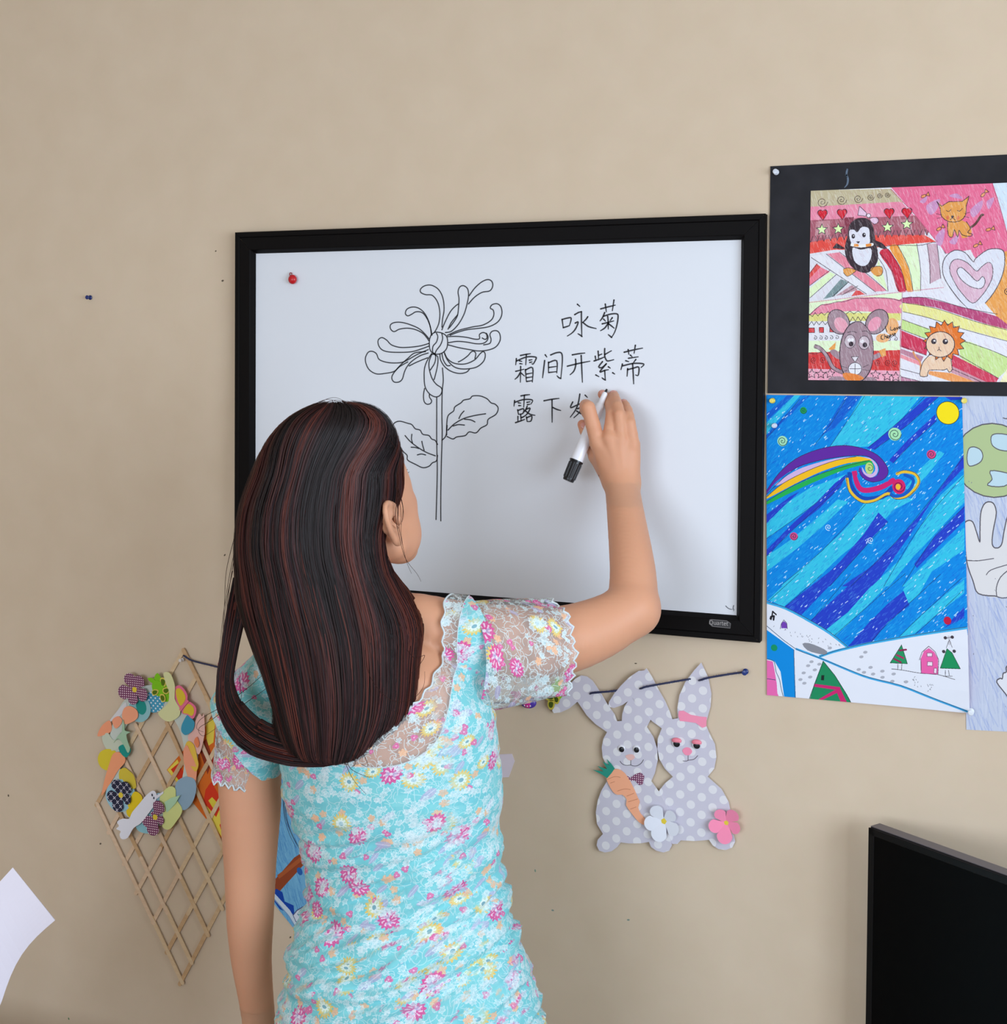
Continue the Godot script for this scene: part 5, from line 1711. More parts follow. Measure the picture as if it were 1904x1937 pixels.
	for k in cut.v.size():
		var p := cut.v[k]
		var ear: Vector3 = Vector3(0.3129, 1.0705, 0.006)
		var f := clampf((ear.x - p.x) / 0.06, 0.0, 1.0) * clampf((p.y - ear.y) / 0.05, 0.0, 1.0)
		cut.v[k].z = p.z + 0.0050 + 0.0050 * f
	obj("body", cut, grey, q)
	for s in [Vector3(0.3316, 1.0416, 0.008), Vector3(0.3631, 1.0425, 0.008)]:
		eye(q, s, 0.0074, 0.0055, true)
	leaf("nose", xy("3408,10303 3458,10353 3526,10350 3560,10298 3516,10241 3448,10240", 4), 0.0064, tint(rgb(250, 150, 178)), q, 0.0004)
	g = G.new()
	for s in ["3419,10140 3472,10142 3499,10159 3539,10168 3595,10188 3649,10248", "3498,10239 3499,10154"]:
		g.ink(xy(s, 4, false), 0.0008, 0.0066)
	obj("smile", g, mat(rgb(90, 72, 82), 0.8), q)
	leaf("ear_bow", xy("3345,10907 3420,10919 3533,10868 3680,10857 3781,10858 3776,10715 3716,10687 3614,10751 3456,10757 3365,10756 3337,10836"), 0.0064, tint(rgb(250, 152, 180)), q, 0.0006)
	flower_cut(q, "flower", ["4010,9410", "4218,9420", "3928,9208", "4260,9218", "4090,9059"], "4105,9272", 0.0068, tint(rgb(250, 146, 178)), 0.0068, 1.0, 0.3)

# a stick-on wobble eye
func eye(parent: Node3D, at: Vector3, r: float, pr: float, lid: bool) -> void:
	var g := G.new()
	g.ball(at, Vector3(r, r, r * 0.35))
	var e := obj("eye", g, mat(rgb(226, 226, 232), 0.2), parent)
	g = G.new()
	g.ball(at + Vector3(0.0006, -0.0011, r * 0.2), Vector3(pr, pr, r * 0.25))
	obj("pupil", g, mat(rgb(28, 26, 30), 0.25), e)
	if lid:
		g = G.new()
		g.ball(at + Vector3(0.0002, r * 0.42, r * 0.05), Vector3(r * 1.06, r * 0.62, r * 0.42))
		obj("eyelid", g, mat(rgb(240, 132, 150), 0.4), e)

# ---------------------------------------------------------------- the woman
const LAT := Vector3(0.98481, 0, -0.17365)   # from her left to her right
var TORSO := [
	[1.2771, 0.004, 0.425, 0.0485, 0.055],
	[1.2512, 0.0193, 0.42, 0.0966, 0.075],
	[1.2195, 0.0264, 0.418, 0.1251, 0.09],
	[1.1629, 0.0362, 0.415, 0.1401, 0.105],
	[1.102, 0.038, 0.41, 0.1442, 0.107],
	[1.0463, 0.0394, 0.405, 0.145, 0.103],
	[1.003, 0.0443, 0.4, 0.1367, 0.097],
	[0.9766, 0.0507, 0.4, 0.133, 0.093],
	[0.9418, 0.058, 0.4, 0.1314, 0.09],
	[0.9116, 0.0623, 0.402, 0.1334, 0.092],
	[0.8777, 0.0687, 0.41, 0.142, 0.098],
	[0.8526, 0.0685, 0.415, 0.152, 0.104],
	[0.8195, 0.0711, 0.42, 0.1601, 0.11],
	[0.7783, 0.0753, 0.42, 0.1714, 0.116],
	[0.7457, 0.0759, 0.42, 0.1754, 0.119],
	[0.6653, 0.0771, 0.42, 0.1862, 0.124],
	[0.5587, 0.0801, 0.42, 0.1942, 0.13],
	[0.4015, 0.0827, 0.42, 0.1975, 0.135]]
var HAIR := [
	[-0.0314, 1.5695, 0.43, 0.0094, 0.02, 180, 180],
	[-0.0267, 1.564, 0.43, 0.0331, 0.045, 180, 180],
	[-0.0302, 1.5513, 0.43, 0.0544, 0.065, 180, 180],
	[-0.0348, 1.5337, 0.43, 0.0699, 0.082, 180, 170],
	[-0.0395, 1.5105, 0.43, 0.0819, 0.095, 165, 118],
	[-0.0426, 1.4844, 0.43, 0.089, 0.103, 125, 98],
	[-0.0465, 1.4597, 0.43, 0.094, 0.112, 115, 95],
	[-0.0508, 1.435, 0.432, 0.0961, 0.117, 110, 89],
	[-0.058, 1.4032, 0.434, 0.0945, 0.118, 110, 80],
	[-0.0587, 1.3752, 0.436, 0.0955, 0.115, 108, 80],
	[-0.0547, 1.3478, 0.44, 0.0994, 0.107, 105, 86],
	[-0.0406, 1.3226, 0.452, 0.1068, 0.098, 100, 95],
	[-0.0194, 1.2994, 0.47, 0.11, 0.085, 98, 100],
	[-0.0028, 1.2764, 0.487, 0.1072, 0.073, 95, 105],
	[0.011, 1.2464, 0.5, 0.0964, 0.064, 92, 105],
	[0.0216, 1.2151, 0.506, 0.0876, 0.06, 90, 105],
	[0.0258, 1.1892, 0.508, 0.0821, 0.058, 90, 102],
	[0.0173, 1.1643, 0.506, 0.0804, 0.056, 90, 98],
	[0.0071, 1.1422, 0.503, 0.0711, 0.052, 88, 92],
	[0.0028, 1.1248, 0.498, 0.0552, 0.046, 85, 88],
	[0.0034, 1.115, 0.492, 0.0386, 0.034, 80, 80]]

func srgb(r: float, g: float, b: float) -> Color:
	return rgb(r, g, b).srgb_to_linear()

func cloth_pattern(lace: bool) -> ImageTexture:
	var r := RandomNumberGenerator.new()
	r.seed = 5
	var n := 1536
	var im := Image.create(n, n, false, Image.FORMAT_RGBA8)
	im.fill(rgb(212, 216, 214, 0.30) if lace else rgb(126, 205, 210))
	# faint tone of the lining
	if not lace:
		for k in 420:
			var s := Image.create(90, 60, false, Image.FORMAT_RGBA8)
			s.fill(Color(0.72, 0.93, 0.93, 0.07) if k % 2 else Color(0.3, 0.74, 0.82, 0.08))
			tile_blend(im, s, r.randi_range(0, n), r.randi_range(0, n))
	# vines: pale curling threads
	var white := rgb(222, 238, 238, 0.8)
	for k in 2400:
		var p := Vector2(r.randf() * n, r.randf() * n)
		var a := r.randf() * TAU
		var bend := r.randf_range(-0.16, 0.16)
		for i in 26:
			p += Vector2(cos(a), sin(a)) * 2.6
			a += bend
			im.fill_rect(Rect2i(posmod(int(p.x), n), posmod(int(p.y), n), 3, 3), Color(white.r, white.g, white.b, 0.75) if lace else rgb(186, 224, 227))
	# motifs: [kind, count, size]
	var tile := [[3, 300 if lace else 430, 38], [2, 120, 50], [4, 60, 84], [1, 40, 104], [0, 34, 122], [5, 110, 40]]
	for t in tile:
		var sprites := []
		for v in 5:
			sprites.append(motif(t[0], t[2] + r.randi_range(-8, 12), r))
		for k in t[1]:
			tile_blend(im, sprites[r.randi() % 5], r.randi_range(0, n), r.randi_range(0, n))
	# white florets scattered in clusters over everything
	var fl := []
	for v in 6:
		fl.append(motif(3, 34 + v * 3, r))
	for k in (75 if lace else 150):
		var c := Vector2(r.randf() * n, r.randf() * n)
		for i in 7:
			var q := c + Vector2(r.randf_range(-62, 62), r.randf_range(-46, 46))
			tile_blend(im, fl[r.randi() % 6], int(q.x), int(q.y))
	im.generate_mipmaps()
	return ImageTexture.create_from_image(im)

func tile_blend(im: Image, s: Image, x: int, y: int) -> void:
	var n := im.get_width()
	x = posmod(x, n)
	y = posmod(y, n)
	var rc := Rect2i(Vector2i.ZERO, s.get_size())
	for q in [Vector2i(0, 0), Vector2i(-n, 0), Vector2i(0, -n), Vector2i(-n, -n)]:
		im.blend_rect(s, rc, Vector2i(x, y) + q)

# one embroidered motif: 0 magenta bloom, 1 yellow daisy, 2 orange cluster, 3 white floret, 4 lilac leaf, 5 small pink bud
func motif(kind: int, size: int, r: RandomNumberGenerator) -> Image:
	var im := Image.create(size, size, false, Image.FORMAT_RGBA8)
	var h := size * 0.5
	var turn := r.randf() * TAU
	var squash := r.randf_range(0.62, 0.95)
	var ca := cos(turn * 0.15)
	var sa := sin(turn * 0.15)
	for y in size:
		for x in size:
			var p := Vector2(x - h, y - h) / h
			p = Vector2(p.x * ca - p.y * sa, (p.x * sa + p.y * ca) / squash)
			var d := p.length()
			var a := p.angle() + turn
			var c := Color(0, 0, 0, 0)
			var grit := r.randf()
			match kind:
				0:
					var edge := 0.86 + 0.10 * cos(a * 14.0)
					if d < edge:
						c = rgb(214, 70, 142, 0.92)
						if d > 0.3 and d < 0.66 and cos(a * 9.0 + d * 6.0) > 0.35:
							c = rgb(238, 196, 216, 0.95)
						elif d < 0.5 and cos(a * 2.0 + 1.0) > 0.1:
							c = rgb(186, 158, 196, 0.9)
						if d < 0.14:
							c = rgb(226, 214, 226)
						if grit < 0.16:
							c = c.lerp(Color(1, 1, 1, c.a), 0.5)
				1:
					var edge := 0.84 + 0.12 * cos(a * 16.0)
					if d < edge:
						c = rgb(226, 208, 128, 0.9)
						if d > 0.66 and cos(a * 16.0) > 0.2:
							c = rgb(234, 190, 92, 0.95)
						if d < 0.52:
							c = rgb(226, 238, 226, 0.95) if cos(a * 9.0) > -0.3 or d < 0.34 else rgb(200, 214, 160, 0.9)
						if d < 0.2:
							c = rgb(118, 168, 180)
						if grit < 0.14:
							c = c.lerp(Color(1, 1, 1, c.a), 0.4)
				2:
					var edge := 0.55 + 0.35 * absf(cos(a * 2.5))
					if d < edge:
						c = rgb(240, 172, 124, 0.85)
						if grit < 0.3:
							c = rgb(246, 206, 176, 0.85)
						if absf(sin(a * 5.0)) < 0.16 and d > 0.2:
							c = rgb(222, 238, 236, 0.9)
				3:
					var edge := 0.52 + 0.42 * absf(cos(a * 2.5))
					if d < edge:
						c = rgb(214, 234, 236, 0.55)
						if d > edge - 0.2:
							c = rgb(230, 242, 242, 0.85)
						if d < 0.16:
							c = rgb(176, 206, 212, 0.8)
						if grit < 0.12:
							c = rgb(150, 190, 198, 0.8)
				4:
					if p.x * p.x * 0.9 + p.y * p.y * 4.0 * (1.3 - 0.6 * p.x) < 0.75:
						c = rgb(172, 168, 202, 0.75)
						if absf(p.y) < 0.05 or grit < 0.2:
							c = rgb(212, 206, 226, 0.8)
				5:
					var edge := 0.6 + 0.3 * absf(cos(a * 1.5))
					if d < edge:
						c = rgb(214, 84, 146, 0.9)
						if grit < 0.28 or d < 0.2:
							c = rgb(242, 190, 214, 0.9)
			im.set_pixel(x, y, c)
	return im

func build_person() -> void:
	var base: Vector3 = Vector3(0.0759, 0.7457, 0.42)
	var o := thing("person", "woman with long dark hair and turquoise floral lace dress writing on the whiteboard", "person", Vector3(base.x, 0, base.z))
	build_skin(o)
	build_dress(o)
	build_hair(o)

const HEAD := Vector3(-0.02967, 1.41600, 0.41)
const HS := 1.05
const HB := Basis(Vector3(0.9829, 0.0338, 0.1809), Vector3(-0.1133, 0.8859, 0.4498), Vector3(-0.145, -0.4627, 0.8746))

func hp(x: float, y: float, z: float) -> Vector3:
	return HEAD + HB * Vector3(x, y, z) * HS

func build_skin(o: Node3D) -> void:
	var g := G.new()
	var tone := srgb(218, 160, 126)
	# trunk, arms, neck and legs; under the lined dress the trunk is slimmer than the cloth
	var b := Body.new()
	var slim := []
	for q in TORSO:
		var e: float = 0.011 * (1.0 - smoothstep(1.04, 1.12, q[0]))
		slim.append([q[0], q[1], q[2], q[3] - e, q[4] - e])
	b.trunk(slim, LAT, 0.03)
	b.cone(Vector3(-0.0063, 1.2678, 0.425), hp(0, -0.05, 0.028), 0.052, 0.047, 0.03)
	b.chain([Vector3(0.008, 1.2746, 0.425), Vector3(0.074, 1.2746, 0.4), Vector3(0.1341, 1.2569, 0.37)], [0.045, 0.042, 0.045], 0.03)
	b.chain([Vector3(-0.0211, 1.264, 0.43), Vector3(-0.0939, 1.2147, 0.43), Vector3(-0.1768, 1.1372, 0.415)], [0.045, 0.043, 0.046], 0.03)
	b.chain([Vector3(0.1341, 1.2569, 0.37), Vector3(0.1775, 1.2502, 0.335), Vector3(0.2282, 1.244, 0.285), Vector3(0.2747, 1.257, 0.24), Vector3(0.3155, 1.2814, 0.205)], [0.046, 0.048, 0.0470, 0.0425, 0.0365], 0.012)
	b.chain([Vector3(0.3155, 1.2814, 0.205), Vector3(0.3074, 1.3232, 0.178), Vector3(0.2958, 1.3562, 0.152), Vector3(0.2798, 1.3922, 0.117), Vector3(0.2682, 1.4191, 0.092), Vector3(0.26, 1.4428, 0.076)], [0.0365, 0.0330, 0.0308, 0.0283, 0.0265, 0.0255], 0.012)
	b.chain([Vector3(-0.1768, 1.1372, 0.415), Vector3(-0.1775, 1.0739, 0.415), Vector3(-0.1752, 1.0072, 0.415), Vector3(-0.1786, 0.9258, 0.41), Vector3(-0.1804, 0.8673, 0.407), Vector3(-0.1847, 0.8262, 0.4), Vector3(-0.1919, 0.7709, 0.385), Vector3(-0.1949, 0.7083, 0.368), Vector3(-0.1964, 0.665, 0.357)], [0.046, 0.0440, 0.0425, 0.0366, 0.0338, 0.0320, 0.0285, 0.0248, 0.0232], 0.012)
	var low: Vector3 = Vector3(-0.3161, 0.57, 0.3)
	add_nets(g, b, Vector3(-0.30, low.y, 0.03), Vector3(0.45, 1.43, 0.56), 0.005, tone)
	var lg := Body.new()
	var hip: Vector3 = Vector3(0.079, 0.7463, 0.42)
	for s in [-1.0, 1.0]:
		var c: Vector3 = Vector3(hip.x, 0, hip.z) + LAT * 0.078 * s
		lg.chain([c + Vector3(0, 0.72, 0.0), c + Vector3(0, 0.42, -0.01), c + Vector3(0, 0.30, 0.012), c + Vector3(0, 0.075, 0.01)], [0.072, 0.048, 0.052, 0.031], 0.015)
		lg.chain([c + Vector3(0, 0.05, 0.03), c + Vector3(0.01 * s, 0.035, -0.07), c + Vector3(0.015 * s, 0.022, -0.15)], [0.031, 0.032, 0.022], 0.02)
	add_nets(g, lg, Vector3(hip.x - 0.2, 0.0, hip.z - 0.25), Vector3(hip.x + 0.2, 0.74, hip.z + 0.14), 0.009, tone)
	# right hand, holding the marker
	var h := Body.new()
	h.chain([Vector3(0.2798, 1.3922, 0.117), Vector3(0.2682, 1.4191, 0.092), Vector3(0.26, 1.4428, 0.076)], [0.0283, 0.0265, 0.0255], 0.012)
	h.cone(Vector3(0.2491, 1.4469, 0.073), Vector3(0.222, 1.5057, 0.079), 0.0165, 0.0120, 0.012)
	h.cone(Vector3(0.2563, 1.4489, 0.075), Vector3(0.2412, 1.5128, 0.082), 0.0155, 0.0122, 0.012)
	h.cone(Vector3(0.2635, 1.4491, 0.074), Vector3(0.2582, 1.5115, 0.078), 0.0155, 0.0118, 0.012)
	h.cone(Vector3(0.2698, 1.4475, 0.07), Vector3(0.275, 1.5044, 0.07), 0.0150, 0.0110, 0.012)
	h.cone(Vector3(0.243, 1.4516, 0.064), Vector3(0.2129, 1.4845, 0.052), 0.0180, 0.0135, 0.012)
	h.egg(Vector3(0.2483, 1.4817, 0.066), Basis.IDENTITY, Vector3(0.031, 0.032, 0.015), 0.012)
	h.chain([Vector3(0.222, 1.5057, 0.079), Vector3(0.2099, 1.5595, 0.09), Vector3(0.1967, 1.5561, 0.062), Vector3(0.1968, 1.5442, 0.046)], [0.0118, 0.0106, 0.0092, 0.0080], 0.0035, 2)
	h.chain([Vector3(0.2412, 1.5128, 0.082), Vector3(0.2413, 1.5491, 0.07), Vector3(0.2252, 1.5673, 0.034), Vector3(0.2112, 1.5783, 0.022)], [0.0110, 0.0094, 0.0083, 0.0074], 0.0014, 2)
	h.chain([Vector3(0.2582, 1.5115, 0.078), Vector3(0.2553, 1.5497, 0.078), Vector3(0.241, 1.5687, 0.05), Vector3(0.2298, 1.5778, 0.024)], [0.0108, 0.0092, 0.0086, 0.0077], 0.0012, 2)
	h.chain([Vector3(0.275, 1.5044, 0.07), Vector3(0.2708, 1.5371, 0.074), Vector3(0.2596, 1.5553, 0.05), Vector3(0.2467, 1.565, 0.026)], [0.0100, 0.0086, 0.0080, 0.0072], 0.0012, 2)
	h.chain([Vector3(0.2129, 1.4845, 0.052), Vector3(0.1952, 1.5095, 0.04), Vector3(0.1834, 1.5313, 0.036)], [0.0130, 0.0100, 0.0078], 0.004, 2)
	# knuckles and tendons on the back of the hand
	for q in [Vector3(0.2244, 1.5078, 0.087), Vector3(0.2433, 1.5148, 0.089), Vector3(0.2602, 1.5135, 0.085), Vector3(0.2769, 1.5056, 0.077)]:
		h.egg(q, Basis.IDENTITY, Vector3(0.0075, 0.0085, 0.0055), 0.006)
	for q in [[Vector3(0.2522, 1.4736, 0.087), Vector3(0.2273, 1.5032, 0.088)], [Vector3(0.2569, 1.4723, 0.089), Vector3(0.2445, 1.5085, 0.09)], [Vector3(0.2632, 1.474, 0.088), Vector3(0.2598, 1.5072, 0.086)]]:
		h.cone(q[0], q[1], 0.0022, 0.0030, 0.006)
	var a1: Vector3 = Vector3(0.2223, 1.4163, 0.05)
	var a2: Vector3 = Vector3(0.297, 1.5973, 0.1)
	var a3: Vector3 = Vector3(0.1631, 1.533, 0.03)
	add_nets(g, h, Vector3(a3.x - 0.01, a1.y, 0.008), Vector3(a2.x + 0.03, a2.y + 0.01, 0.135), 0.0022, tone)
	# left hand hanging at her side
	var l := Body.new()
	l.chain([Vector3(-0.1949, 0.7083, 0.368), Vector3(-0.1964, 0.665, 0.357)], [0.0248, 0.0232], 0.012)
	var w: Vector3 = Vector3(-0.1964, 0.665, 0.357)
	for k in 4:
		var x := (k - 1.5) * 0.019
		var root := w + Vector3(0.004, -0.085, -0.005 - x)
		l.cone(w + Vector3(0, -0.008, -x * 0.5), root, 0.014, 0.0105, 0.012)
		var fl: float = [0.036, 0.042, 0.038, 0.030][k]
		l.chain([root, root + Vector3(0.004, -fl, -x * 0.1), root + Vector3(0.012, -fl * 1.65, -x * 0.1), root + Vector3(0.024, -fl * 2.1, -x * 0.1)], [0.0100, 0.0088, 0.0082, 0.0072], 0.002)
	l.chain([w + Vector3(0.004, -0.02, -0.016), w + Vector3(0.014, -0.05, -0.04), w + Vector3(0.02, -0.08, -0.046), w + Vector3(0.024, -0.105, -0.045)], [0.014, 0.012, 0.0098, 0.0082], 0.004)
	add_nets(g, l, Vector3(w.x - 0.05, w.y - 0.21, w.z - 0.09), Vector3(w.x + 0.07, w.y + 0.012, w.z + 0.06), 0.003, tone)
	# head
	var f := Body.new()
	f.egg(hp(0, 0.045, 0.018), HB, Vector3(0.072, 0.086, 0.091) * HS, 0.02)
	f.egg(hp(0, -0.008, -0.043), HB, Vector3(0.060, 0.078, 0.050) * HS, 0.025)
	for s in [-1.0, 1.0]:
		f.cone(hp(0.050 * s, -0.048, -0.012), hp(0.012 * s, -0.098, -0.072), 0.021, 0.018, 0.025)
		f.egg(hp(0.041 * s, -0.018, -0.061), HB, Vector3(0.021, 0.024, 0.022) * HS, 0.018)
		f.egg(hp(0.041 * s, -0.055, -0.045), HB, Vector3(0.021, 0.030, 0.031) * HS, 0.018)
		f.egg(hp(0.010 * s, -0.034, -0.104), HB, Vector3(0.008, 0.007, 0.009) * HS, 0.006)
	for s in [-1.0, 1.0]:
		f.egg(hp(0.037 * s, 0.011, -0.071), HB, Vector3(0.020, 0.019, 0.017) * HS, 0.012)
		f.egg(hp(0.050 * s, 0.016, -0.042), HB, Vector3(0.019, 0.036, 0.030) * HS, 0.015)
	f.egg(hp(0, -0.098, -0.077), HB, Vector3(0.021, 0.017, 0.016) * HS, 0.015)
	f.cone(hp(0, 0.018, -0.088), hp(0, -0.027, -0.110), 0.0075, 0.0095, 0.012)
	f.egg(hp(0, -0.058, -0.090), HB, Vector3(0.021, 0.0045, 0.0085) * HS, 0.006)
	f.egg(hp(0, -0.069, -0.088), HB, Vector3(0.017, 0.0052, 0.0085) * HS, 0.006)
	f.egg(hp(0, 0.030, -0.078), HB, Vector3(0.052, 0.012, 0.016) * HS, 0.015)
	f.cone(Vector3(-0.0063, 1.2678, 0.425), hp(0, -0.05, 0.028), 0.052, 0.047, 0.02)
	# ears: a rim, a bowl and a lobe
	for s in [-1.0, 1.0]:
		f.chain([hp(0.073 * s, -0.004, -0.006), hp(0.079 * s, 0.014, -0.006), hp(0.080 * s, 0.026, 0.004), hp(0.083 * s, 0.027, 0.014), hp(0.085 * s, 0.017, 0.021), hp(0.084 * s, 0.000, 0.021), hp(0.080 * s, -0.014, 0.016), hp(0.078 * s, -0.024, 0.010)], [0.0032, 0.0034, 0.0036, 0.0036, 0.0036, 0.0036, 0.0040, 0.0052], 0.004)
		f.egg(hp(0.076 * s, 0.004, 0.010), HB * Basis(Vector3.UP, -0.45 * s), Vector3(0.0050, 0.023, 0.013) * HS, 0.004)
		f.egg(hp(0.078 * s, -0.026, 0.008), HB, Vector3(0.0055, 0.0095, 0.0075) * HS, 0.005)
		f.egg(hp(0.077 * s, -0.006, -0.006), HB, Vector3(0.0055, 0.007, 0.005) * HS, 0.004)
		f.dent(hp(0.085 * s, -0.003, 0.004), HB, Vector3(0.0095, 0.0105, 0.0070) * HS, 0.002)
		f.dent(hp(0.086 * s, 0.015, 0.008), HB, Vector3(0.0065, 0.0085, 0.0060) * HS, 0.002)
	var lo := Vector3(HEAD.x - 0.14, HEAD.y - 0.135, HEAD.z - 0.15)
	add_nets(g, f, lo, Vector3(HEAD.x + 0.15, HEAD.y + 0.16, HEAD.z + 0.16), 0.0023, tone)
	# colour of lips, cheeks, knuckles and finger tips
	var lips := hp(0, -0.063, -0.096)
	var cheek := hp(0.046, -0.022, -0.078)
	var tips := [Vector3(0.2101, 1.5792, 0.024), Vector3(0.2298, 1.5795, 0.024), Vector3(0.2467, 1.5667, 0.026), Vector3(0.1834, 1.5329, 0.036)]
	var pink := srgb(214, 132, 112)
	for k in g.v.size():
		var p := g.v[k]
		if p.y > 1.2 and p.y < 1.52:
			var q := HB.inverse() * (p - lips) / HS
			var e := Vector3(q.x / 0.025, q.y / 0.013, q.z / 0.02).length()
			if e < 1.0:
				g.c[k] = srgb(196, 104, 100)
			elif p.distance_to(cheek) < 0.03:
				g.c[k] = tone.lerp(pink, 0.3 * (1.0 - p.distance_to(cheek) / 0.03))
		if p.z < 0.12:
			for t in tips:
				var dd: float = p.distance_to(t)
				if dd < 0.016:
					g.c[k] = tone.lerp(pink, 0.75 * (1.0 - dd / 0.016))
	var skin := mat(Color.WHITE, 0.5, 0.0, 0.4)
	skin.vertex_color_use_as_albedo = true
	skin.subsurf_scatter_enabled = true
	skin.subsurf_scatter_strength = 0.12
	obj("body", g, skin, o)
	for q in [[Vector3(0.241, 1.5687, 0.05), Vector3(0.2298, 1.5778, 0.024), 0.0087], [Vector3(0.2596, 1.5553, 0.05), Vector3(0.2467, 1.565, 0.026), 0.0080], [Vector3(0.2252, 1.5673, 0.034), Vector3(0.2112, 1.5783, 0.022), 0.0084], [Vector3(0.1952, 1.5095, 0.04), Vector3(0.1834, 1.5313, 0.036), 0.0090]]:
		var along: Vector3 = (q[1] - q[0]).normalized()
		var side := along.cross(Vector3(0.1, 0.6, 0.8)).normalized()
		var out := side.cross(along).normalized()
		var nail := G.new()
		nail.ball(q[0].lerp(q[1], 0.82) + out * (q[2] - 0.0016), Vector3(0.0044, 0.0056, 0.0019), Basis(side, along, out))
		obj("fingernail", nail, mat(rgb(224, 160, 144), 0.3), o)
	var mole := G.new()
	mole.ball(Vector3(0.3108, 1.3261, 0.2118), Vector3(0.0020, 0.0016, 0.0012))
	obj("mole", mole, mat(rgb(70, 44, 36), 0.7), o)
	for s in [-1.0, 1.0]:
		var eg := G.new()
		eg.ball(hp(0.032 * s, 0.008, -0.0815), Vector3(0.0115, 0.0080, 0.0115) * HS, HB)
		var eo := obj("eye", eg, mat(rgb(232, 228, 224), 0.2), o)
		eg = G.new()
		eg.ball(hp(0.032 * s, 0.008, -0.0915), Vector3(0.0052, 0.0052, 0.0024) * HS, HB)
		obj("iris", eg, mat(rgb(44, 26, 20), 0.15), eo)
		eg = G.new()
		var lash := PackedVector3Array()
		for k in 7:
			var t := k / 6.0
			lash.append(hp((0.020 + 0.026 * t) * s, 0.012 + 0.005 * sin(PI * t), -0.095 + 0.014 * t * t))
		eg.tube(lash, [0.0012], 6)
		for k in 9:
			var t := k / 8.0
			var r := hp((0.021 + 0.025 * t) * s, 0.012 + 0.005 * sin(PI * t), -0.095 + 0.014 * t * t)
			eg.tube(PackedVector3Array([r, r + HB * Vector3(0.006 * s * t, 0.004, -0.006)]), [0.0007, 0.0003], 4)
		obj("eyelashes", eg, mat(rgb(24, 18, 18), 0.6), eo)
		eg = G.new()
		var brow := PackedVector3Array()
		for k in 7:
			var t := k / 6.0
			brow.append(hp((0.014 + 0.036 * t) * s, 0.029 + 0.006 * sin(PI * t * 0.8), -0.0955 + 0.020 * t * t))
		eg.tube(brow, [0.0022, 0.0026, 0.0028, 0.0026, 0.0022, 0.0017, 0.001], 6)
		obj("eyebrow", eg, mat(rgb(48, 32, 28), 0.8), o)

func add_nets(g: G, b: Body, lo: Vector3, hi: Vector3, h: float, c: Color) -> void:
	var r := b.nets(lo, hi, h)
	var v: PackedVector3Array = r[0]
	var n: PackedVector3Array = r[1]
	var t: PackedInt32Array = r[2]
	g.col = c
	for k in range(0, t.size(), 3):
		g.tri(v[t[k]], v[t[k + 1]], v[t[k + 2]], n[t[k]], n[t[k + 1]], n[t[k + 2]])

# keeps the part of a mesh where f < 0, cutting triangles on f = 0; the cut edge is collected as point pairs
func trim(v: PackedVector3Array, n: PackedVector3Array, f: PackedFloat32Array, tris: PackedInt32Array, edge: Array) -> Array:
	var ov := PackedVector3Array()
	var on := PackedVector3Array()
	var ids := []
	for k in range(0, tris.size(), 3):
		var a := [tris[k], tris[k + 1], tris[k + 2]]
		var pv := []
		var pn := []
		var cutp := []
		for m in 3:
			var i: int = a[m]
			var j: int = a[(m + 1) % 3]
			if f[i] < 0.0:
				pv.append(v[i])
				pn.append(n[i])
			if (f[i] < 0.0) != (f[j] < 0.0):
				var t := f[i] / (f[i] - f[j])
				pv.append(v[i].lerp(v[j], t))
				pn.append(n[i].lerp(n[j], t).normalized())
				cutp.append(v[i].lerp(v[j], t))
		if cutp.size() == 2:
			edge.append(cutp)
		for m in range(1, pv.size() - 1):
			ov.append_array([pv[0], pv[m], pv[m + 1]])
			on.append_array([pn[0], pn[m], pn[m + 1]])
	return [ov, on, PackedInt32Array(range(ov.size()))]

